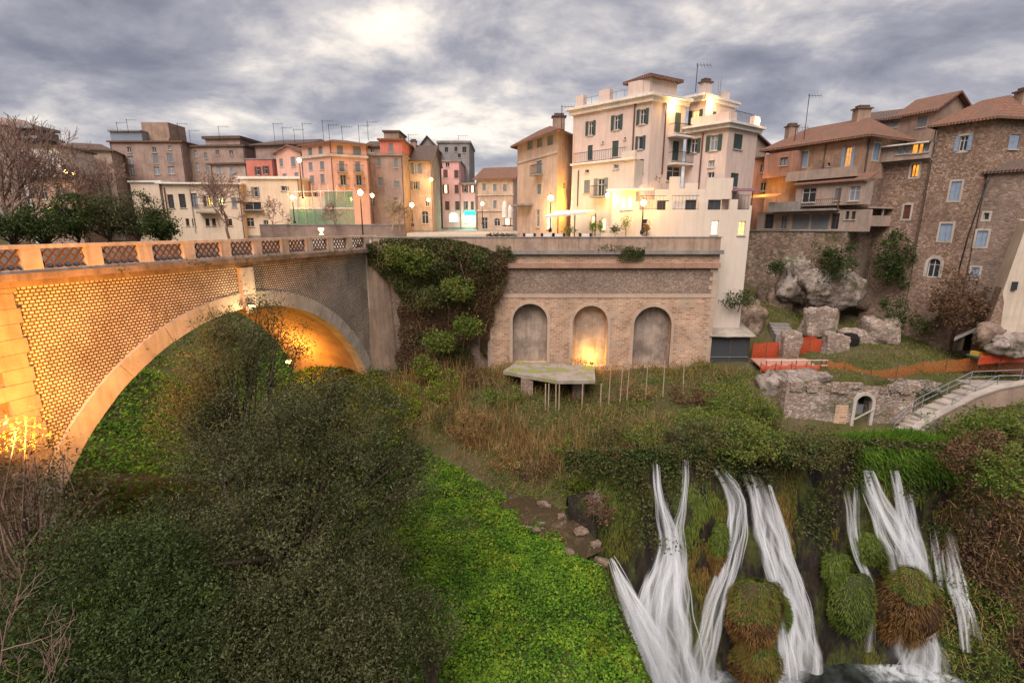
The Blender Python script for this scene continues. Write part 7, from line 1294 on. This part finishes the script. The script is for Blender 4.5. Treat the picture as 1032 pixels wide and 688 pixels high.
tree('evergreen_oak', 'dark green evergreen tree in the lower left corner', gbase(110, 690, 15), [lobe(110, 590, 15, 90, 60), lobe(40, 640, 14.5, 70, 60), lobe(170, 640, 14.5, 80, 70), lobe(90, 690, 14, 110, 60), lobe(150, 560, 16, 60, 40)], 760, 90, .27, .105, .42, L_DARK, r0=.25)
tree('evergreen_oak', 'grey green evergreen tree at the bottom edge next to the meadow', gbase(330, 720, 15), [lobe(330, 620, 15.5, 85, 60), lobe(378, 606, 16, 34, 44), lobe(260, 650, 15, 80, 60), lobe(350, 690, 14.5, 85, 50), lobe(220, 590, 16.5, 60, 46)], 800, 95, .27, .10, .42, L_OLIVE, r0=.25)
tree('shrub', 'thin grey green shrub at the right end of the foreground trees', gbase(430, 650, 16.5), [lobe(424, 612, 17, 14, 30), lobe(440, 630, 16.5, 24, 34)], 70, 40, .24, .12, .4, L_OLIVE, r0=.06, cat='shrub', shell=.2)
# shrubs on banks: (px, py of centre, rx, ry, material, label)
def shrub(px, py, rx, ry, mat, label, D_=None, dens=1.0, L=.18, group='shrubs on the bank', lift=.3, asp=.55, name='shrub', r0=.06):
    c0 = onT(px, py+ry*.6) if D_ is None else atD(px, py+ry*.6, D_); D2 = c0[1]*CP-c0[2]*SP; lo = [lobe(px, py, D2, rx, ry), lobe(px+rx*.4, py+ry*.3, D2-.3, rx*.6, ry*.6), lobe(px-rx*.45, py+ry*.25, D2-.2, rx*.6, ry*.6)]
    n = int(max(24, rx*ry*.17*dens)); L *= .9; return tree(name, label, (lo[0][0], lo[0][1], c0[2]-.3), lo, n, 34, .22*max(1, D2/38), L, asp, mat, BARKR, r0, 14, group, 'shrub', .2, .35)
shrub(408, 408, 17, 22, L_BRIGHT, 'yellow green shrub at the foot of the bridge buttress'); shrub(440, 392, 16, 18, L_BRIGHT, 'bright shrub left of the dry tan bush'); shrub(455, 424, 14, 12, L_IVY, 'dark green shrub behind the meadow edge'); shrub(472, 436, 17, 26, L_DRY, 'dry tan drooping bush at the back of the meadow', L=.3, asp=.15); shrub(505, 400, 18, 16, L_BRUSH, 'green shrub below the left end of the concrete slab'); shrub(480, 380, 15, 14, L_REDB, 'reddish dead bush at the foot of the ivy')
shrub(588, 492, 16, 13, L_BRIGHT, 'yellow green shrub above the stream near the falls'); shrub(545, 470, 22, 14, L_REDB, 'brown bramble bush overhanging the stream'); shrub(515, 460, 18, 14, L_DRY, 'tan grass clump overhanging the stream', L=.3, asp=.15); shrub(575, 455, 20, 14, L_BRUSH, 'olive green bush between the stream and the props'); shrub(620, 440, 24, 14, L_IVY, 'dark green bush above the left falls'); shrub(655, 436, 24, 12, L_BRUSH, 'green bush above the forked cascade'); shrub(620, 475, 14, 20, L_REDB, 'brown thicket left of the forked cascade'); shrub(610, 510, 16, 14, L_REDB, 'bare brown thicket beside the river lip', dens=.6)
shrub(700, 440, 34, 14, L_IVY, 'broad green bush on the lip between the left cascades'); shrub(760, 444, 34, 16, L_BRUSH, 'broad olive bush on the lip above the straight cascade'); shrub(815, 452, 30, 20, L_IVY, 'large dark bush on the lip left of the grass ledge'); shrub(745, 405, 30, 18, L_BRUSH, 'big rounded brush clump on the plateau right of the niches'); shrub(700, 398, 22, 12, L_REDB, 'reddish brush clump below the third niche'); shrub(770, 415, 20, 16, L_BRUSH, 'green brush clump left of the ruined doorway', dens=1.2); shrub(640, 395, 18, 10, L_DRY, 'tan grass clump below the middle niche', L=.3, asp=.15)
shrub(893, 396, 14, 14, L_IVY, 'green bush hanging over the arched doorway', 37); shrub(845, 383, 20, 6, L_BRIGHT, 'yellow green hedge at the terrace edge above the doorway', 39.6); shrub(930, 395, 12, 10, L_DARK, 'dark bush beside the staircase landing', 38.5)
shrub(841, 262, 19, 24, L_DARK, 'dark green shrub hanging from the rock below the ochre house', (lambda q: q[1]*CP-q[2]*SP)(onP(841, 262, RA+RN*2.0, RBp+RN*2.0)), L=.24, group='shrubs by the old houses'); shrub(828, 278, 12, 20, L_REDB, 'brown dead creeper left of the hanging shrub', (lambda q: q[1]*CP-q[2]*SP)(onP(826, 278, RA+RN*2.4, RBp+RN*2.4)), L=.24, group='shrubs by the old houses'); shrub(903, 260, 19, 26, L_DARK, 'round dark green bush against the stone house', 48.6, L=.24, dens=1.5, group='shrubs by the old houses'); shrub(900, 318, 13, 20, L_DARK, 'green ivy bush over the garden wall', 47.2, L=.22, dens=1.4, group='shrubs by the old houses'); shrub(968, 306, 26, 28, L_REDB, 'brown leafless creeper mass below the teal window', 43.6, L=.24, group='shrubs by the old houses'); shrub(932, 325, 16, 12, L_IVY, 'low green creeper below the pale bastion', 46.8, L=.22, group='shrubs by the old houses'); shrub(745, 300, 16, 10, L_DARK, 'low green bush at the foot of the white palazzo wall', 45.2, L=.22, group='shrubs by the old houses'); shrub(783, 268, 6, 5, L_DARK, 'small green tuft on the rock face', 51.6, L=.22, group='shrubs by the old houses')
for a in ((960, 430, 30, 18, L_BRUSH, 'green brush clump below the staircase wall'), (1005, 425, 30, 20, L_BRUSH, 'green brush clump at the right edge below the stairs'), (985, 460, 30, 22, L_REDB, 'brown brush clump right of the grass ledge'), (1020, 480, 24, 24, L_BRUSH, 'olive brush clump on the right rim of the basin')): shrub(*a)
# evergreen trees beyond the bridge, at the upper left
def fartree(px, pyt, pyb, Y, rx, mat, label, bark=BARK):
    b = onY(px, pyb, Y); k = np.linalg.norm(b)/FPX*.95; h = (pyb-pyt)*k; r = rx*k; b[2] -= 1.5
    lo = [(b[0], b[1], b[2]+1.5+h*.62, r, r*.8, h*.36), (b[0]-r*.4, b[1]-.3, b[2]+1.5+h*.4, r*.75, r*.6, h*.3), (b[0]+r*.45, b[1], b[2]+1.5+h*.38, r*.7, r*.6, h*.3)]
    return tree('evergreen_tree', label, b, lo, 90, 50, .42, .27, .45, mat, bark, .16, 24, 'evergreen trees beyond the bridge')
fartree(12, 220, 244, 52, 20, L_DARK, 'dark evergreen at the far left beyond the bridge'); fartree(45, 218, 244, 54, 24, L_DARK, 'broad dark evergreen below the arched house'); fartree(80, 204, 242, 55, 13, L_DARK, 'tall pointed evergreen left of the middle'); fartree(112, 208, 242, 57, 18, L_OLIVE, 'grey green evergreen in front of the brown block'); fartree(140, 206, 242, 58, 22, L_OLIVE, 'rounded grey green evergreen beside the cream end house'); fartree(164, 218, 242, 58, 12, L_DARK, 'small evergreen at the corner of the cream house')
# bare trees
MINR = .017
def bare(name, label, base, h, spread, r0, seed, depth=5, mat=BARKR, group='bare trees', lean=(0, 0), first=.35):
    rg = np.random.default_rng(seed); t = thing(name, base, label, 'tree', group); tm = MB(); bm_ = MB(); base = np.array(base, float)
    def grow(p, d, ln, r, lev):
        q = p+d*ln*.5+rg.normal(0, .05, 3)*ln; e = q+unit((d+rg.normal(0, .18, 3))[None])[0]*ln*.5; (tm if lev == 0 else bm_).tube([p, q, e], np.maximum([r, r*.85, r*.68], MINR*np.linalg.norm(p)/60), 6 if lev < 2 else 3, False)
        if lev >= depth: return
        for i in range(3 if lev > 0 else 4):
            dd = unit((d+rg.normal(0, spread, 3)+np.array([0, 0, .18]))[None])[0]; st = p+(e-p)*rg.uniform(.55, 1.0) if i else e; grow(st, dd, ln*rg.uniform(.6, .85), r*.58, lev+1)
    grow(base, unit(np.array([[lean[0], lean[1], 1.0]]))[0], h*first, r0, 0); tm.build('trunk', mat, t); bm_.build('branches', mat, t); return t
q = onY(10, 240, 60); bare('bare_tree', 'tall bare reddish tree at the left edge in front of the tower house', q-[0, 0, 1], 15, .45, .28, 1, 6); q = onY(-12, 240, 58); q = onY(18, 240, 57); bare('bare_tree', 'dense bare reddish tree just left of the white house', q-[0, 0, 1], 12, .55, .2, 22, 6); q = onY(28, 240, 61); bare('bare_tree', 'second bare reddish tree beside the white house', q-[0, 0, 1], 11, .5, .2, 2, 6); q = onY(84, 222, 66); bare('bare_tree', 'bare purple brown tree in front of the low gabled house', q-[0, 0, 1], 10, .55, .16, 3, 6); q = onY(102, 222, 68); bare('bare_tree', 'bare tree against the lower wall of the brown block', q-[0, 0, 1], 9, .55, .15, 4, 6)
q = onY(231, 238, 62); bare('bare_tree', 'bare dark tree in front of the cream house balcony', q-[0, 0, .6], 8.2, .6, .17, 5, 6, BARKR); q = onY(395, 230, 58); bare('bare_tree', 'bare tree glowing yellow beside the street lamp', q-[0, 0, .3], 4.2, .6, .09, 6, 5, simple('tan_twig', (.34, .24, .12), .9)); q = onY(403, 230, 59); bare('bare_tree', 'smaller bare tree glowing yellow near the piazza corner', q-[0, 0, .3], 3.6, .6, .08, 7, 5, bpy.data.materials['tan_twig'])
q = onY(340, 230, 61); bare('bare_tree', 'bare shrubby tree below the green scaffold', q-[0, 0, .4], 4.0, .7, .07, 8, 5); q = onY(275, 230, 62); bare('bare_tree', 'bare shrubby tree left of the green scaffold', q-[0, 0, .4], 4.2, .7, .07, 9, 5)
q = atD(22, 720, 8.5); bare('bare_branches', 'pale bare branches in the lower left corner close to the camera', q-[0, 0, .2], 1.7, .5, .016, 10, 4, BARKR, None, (.5, .1), .42); q = atD(-6, 690, 9); bare('bare_branches', 'pinkish bare branch curving in from the left edge', q, 2.0, .5, .02, 11, 3, BARKR, None, (.35, .1), .42)
q = atD(598, 520, 31); bare('bare_tree', 'tangle of bare twigs at the river lip', q-[0, 0, .3], 2.2, .8, .04, 12, 5, BARKP)
# potted plants in the palazzo courtyard
def pot(px, py, Y, rx, ry, mat, label, potcol):
    b = onY(px, 236, Y); b[2] = PZ(Y); c = onY(px, py, Y); k = np.linalg.norm(c)/FPX*.95; t = thing('potted_plant', b, label, 'potted plant', 'potted plants in the courtyard'); MB().lathe(b, [(.16, 0), (.24, .42), (.27, .42), (.26, .5)], 10).build('pot', potcol, t)
    P = c+RNG.normal(0, .5, (260, 3))*np.array([rx*k, rx*k, ry*k]); leaves('foliage', P, .15, .55, mat, t); MB().tube([b+[0, 0, .4], c], [.03, .02], 5).build('stem', BARK, t)
TERC = simple('terracotta', (.42, .19, .11), .8)
pot(597.5, 228, 46.0, 4, 5, L_BRIGHT, 'small yellow green tree in a pot under the canopy end', TERC); pot(605, 228, 46.2, 3.5, 5.5, L_BRIGHT, 'slim yellow green potted tree beside the canopy post', TERC); pot(620, 231, 45.8, 5, 4.5, L_DARK, 'bushy dark potted plant by the courtyard entrance', TERC); pot(631, 224, 45.7, 5, 7, L_BRIGHT, 'tall leafy potted plant below the lit windows', TERC); pot(574, 232, 46.2, 7, 3.5, L_BRUSH, 'wide potted grass clump left of the canopy post', TERC); pot(652, 229, 45.7, 3, 5, L_DRY, 'brownish potted plant beside the street lamp', TERC)
pot(638, 184, 48.3, 5, 4, L_DARK, 'dark potted shrub on the upper terrace', TERC); pot(660, 181, 48.2, 6, 3.5, L_DARK, 'wide dark potted shrub behind the terrace merlons', TERC)

for o in bpy.data.objects:
    if o.parent is None and 'category' in o and 'kind' not in o: o['kind'] = 'thing'
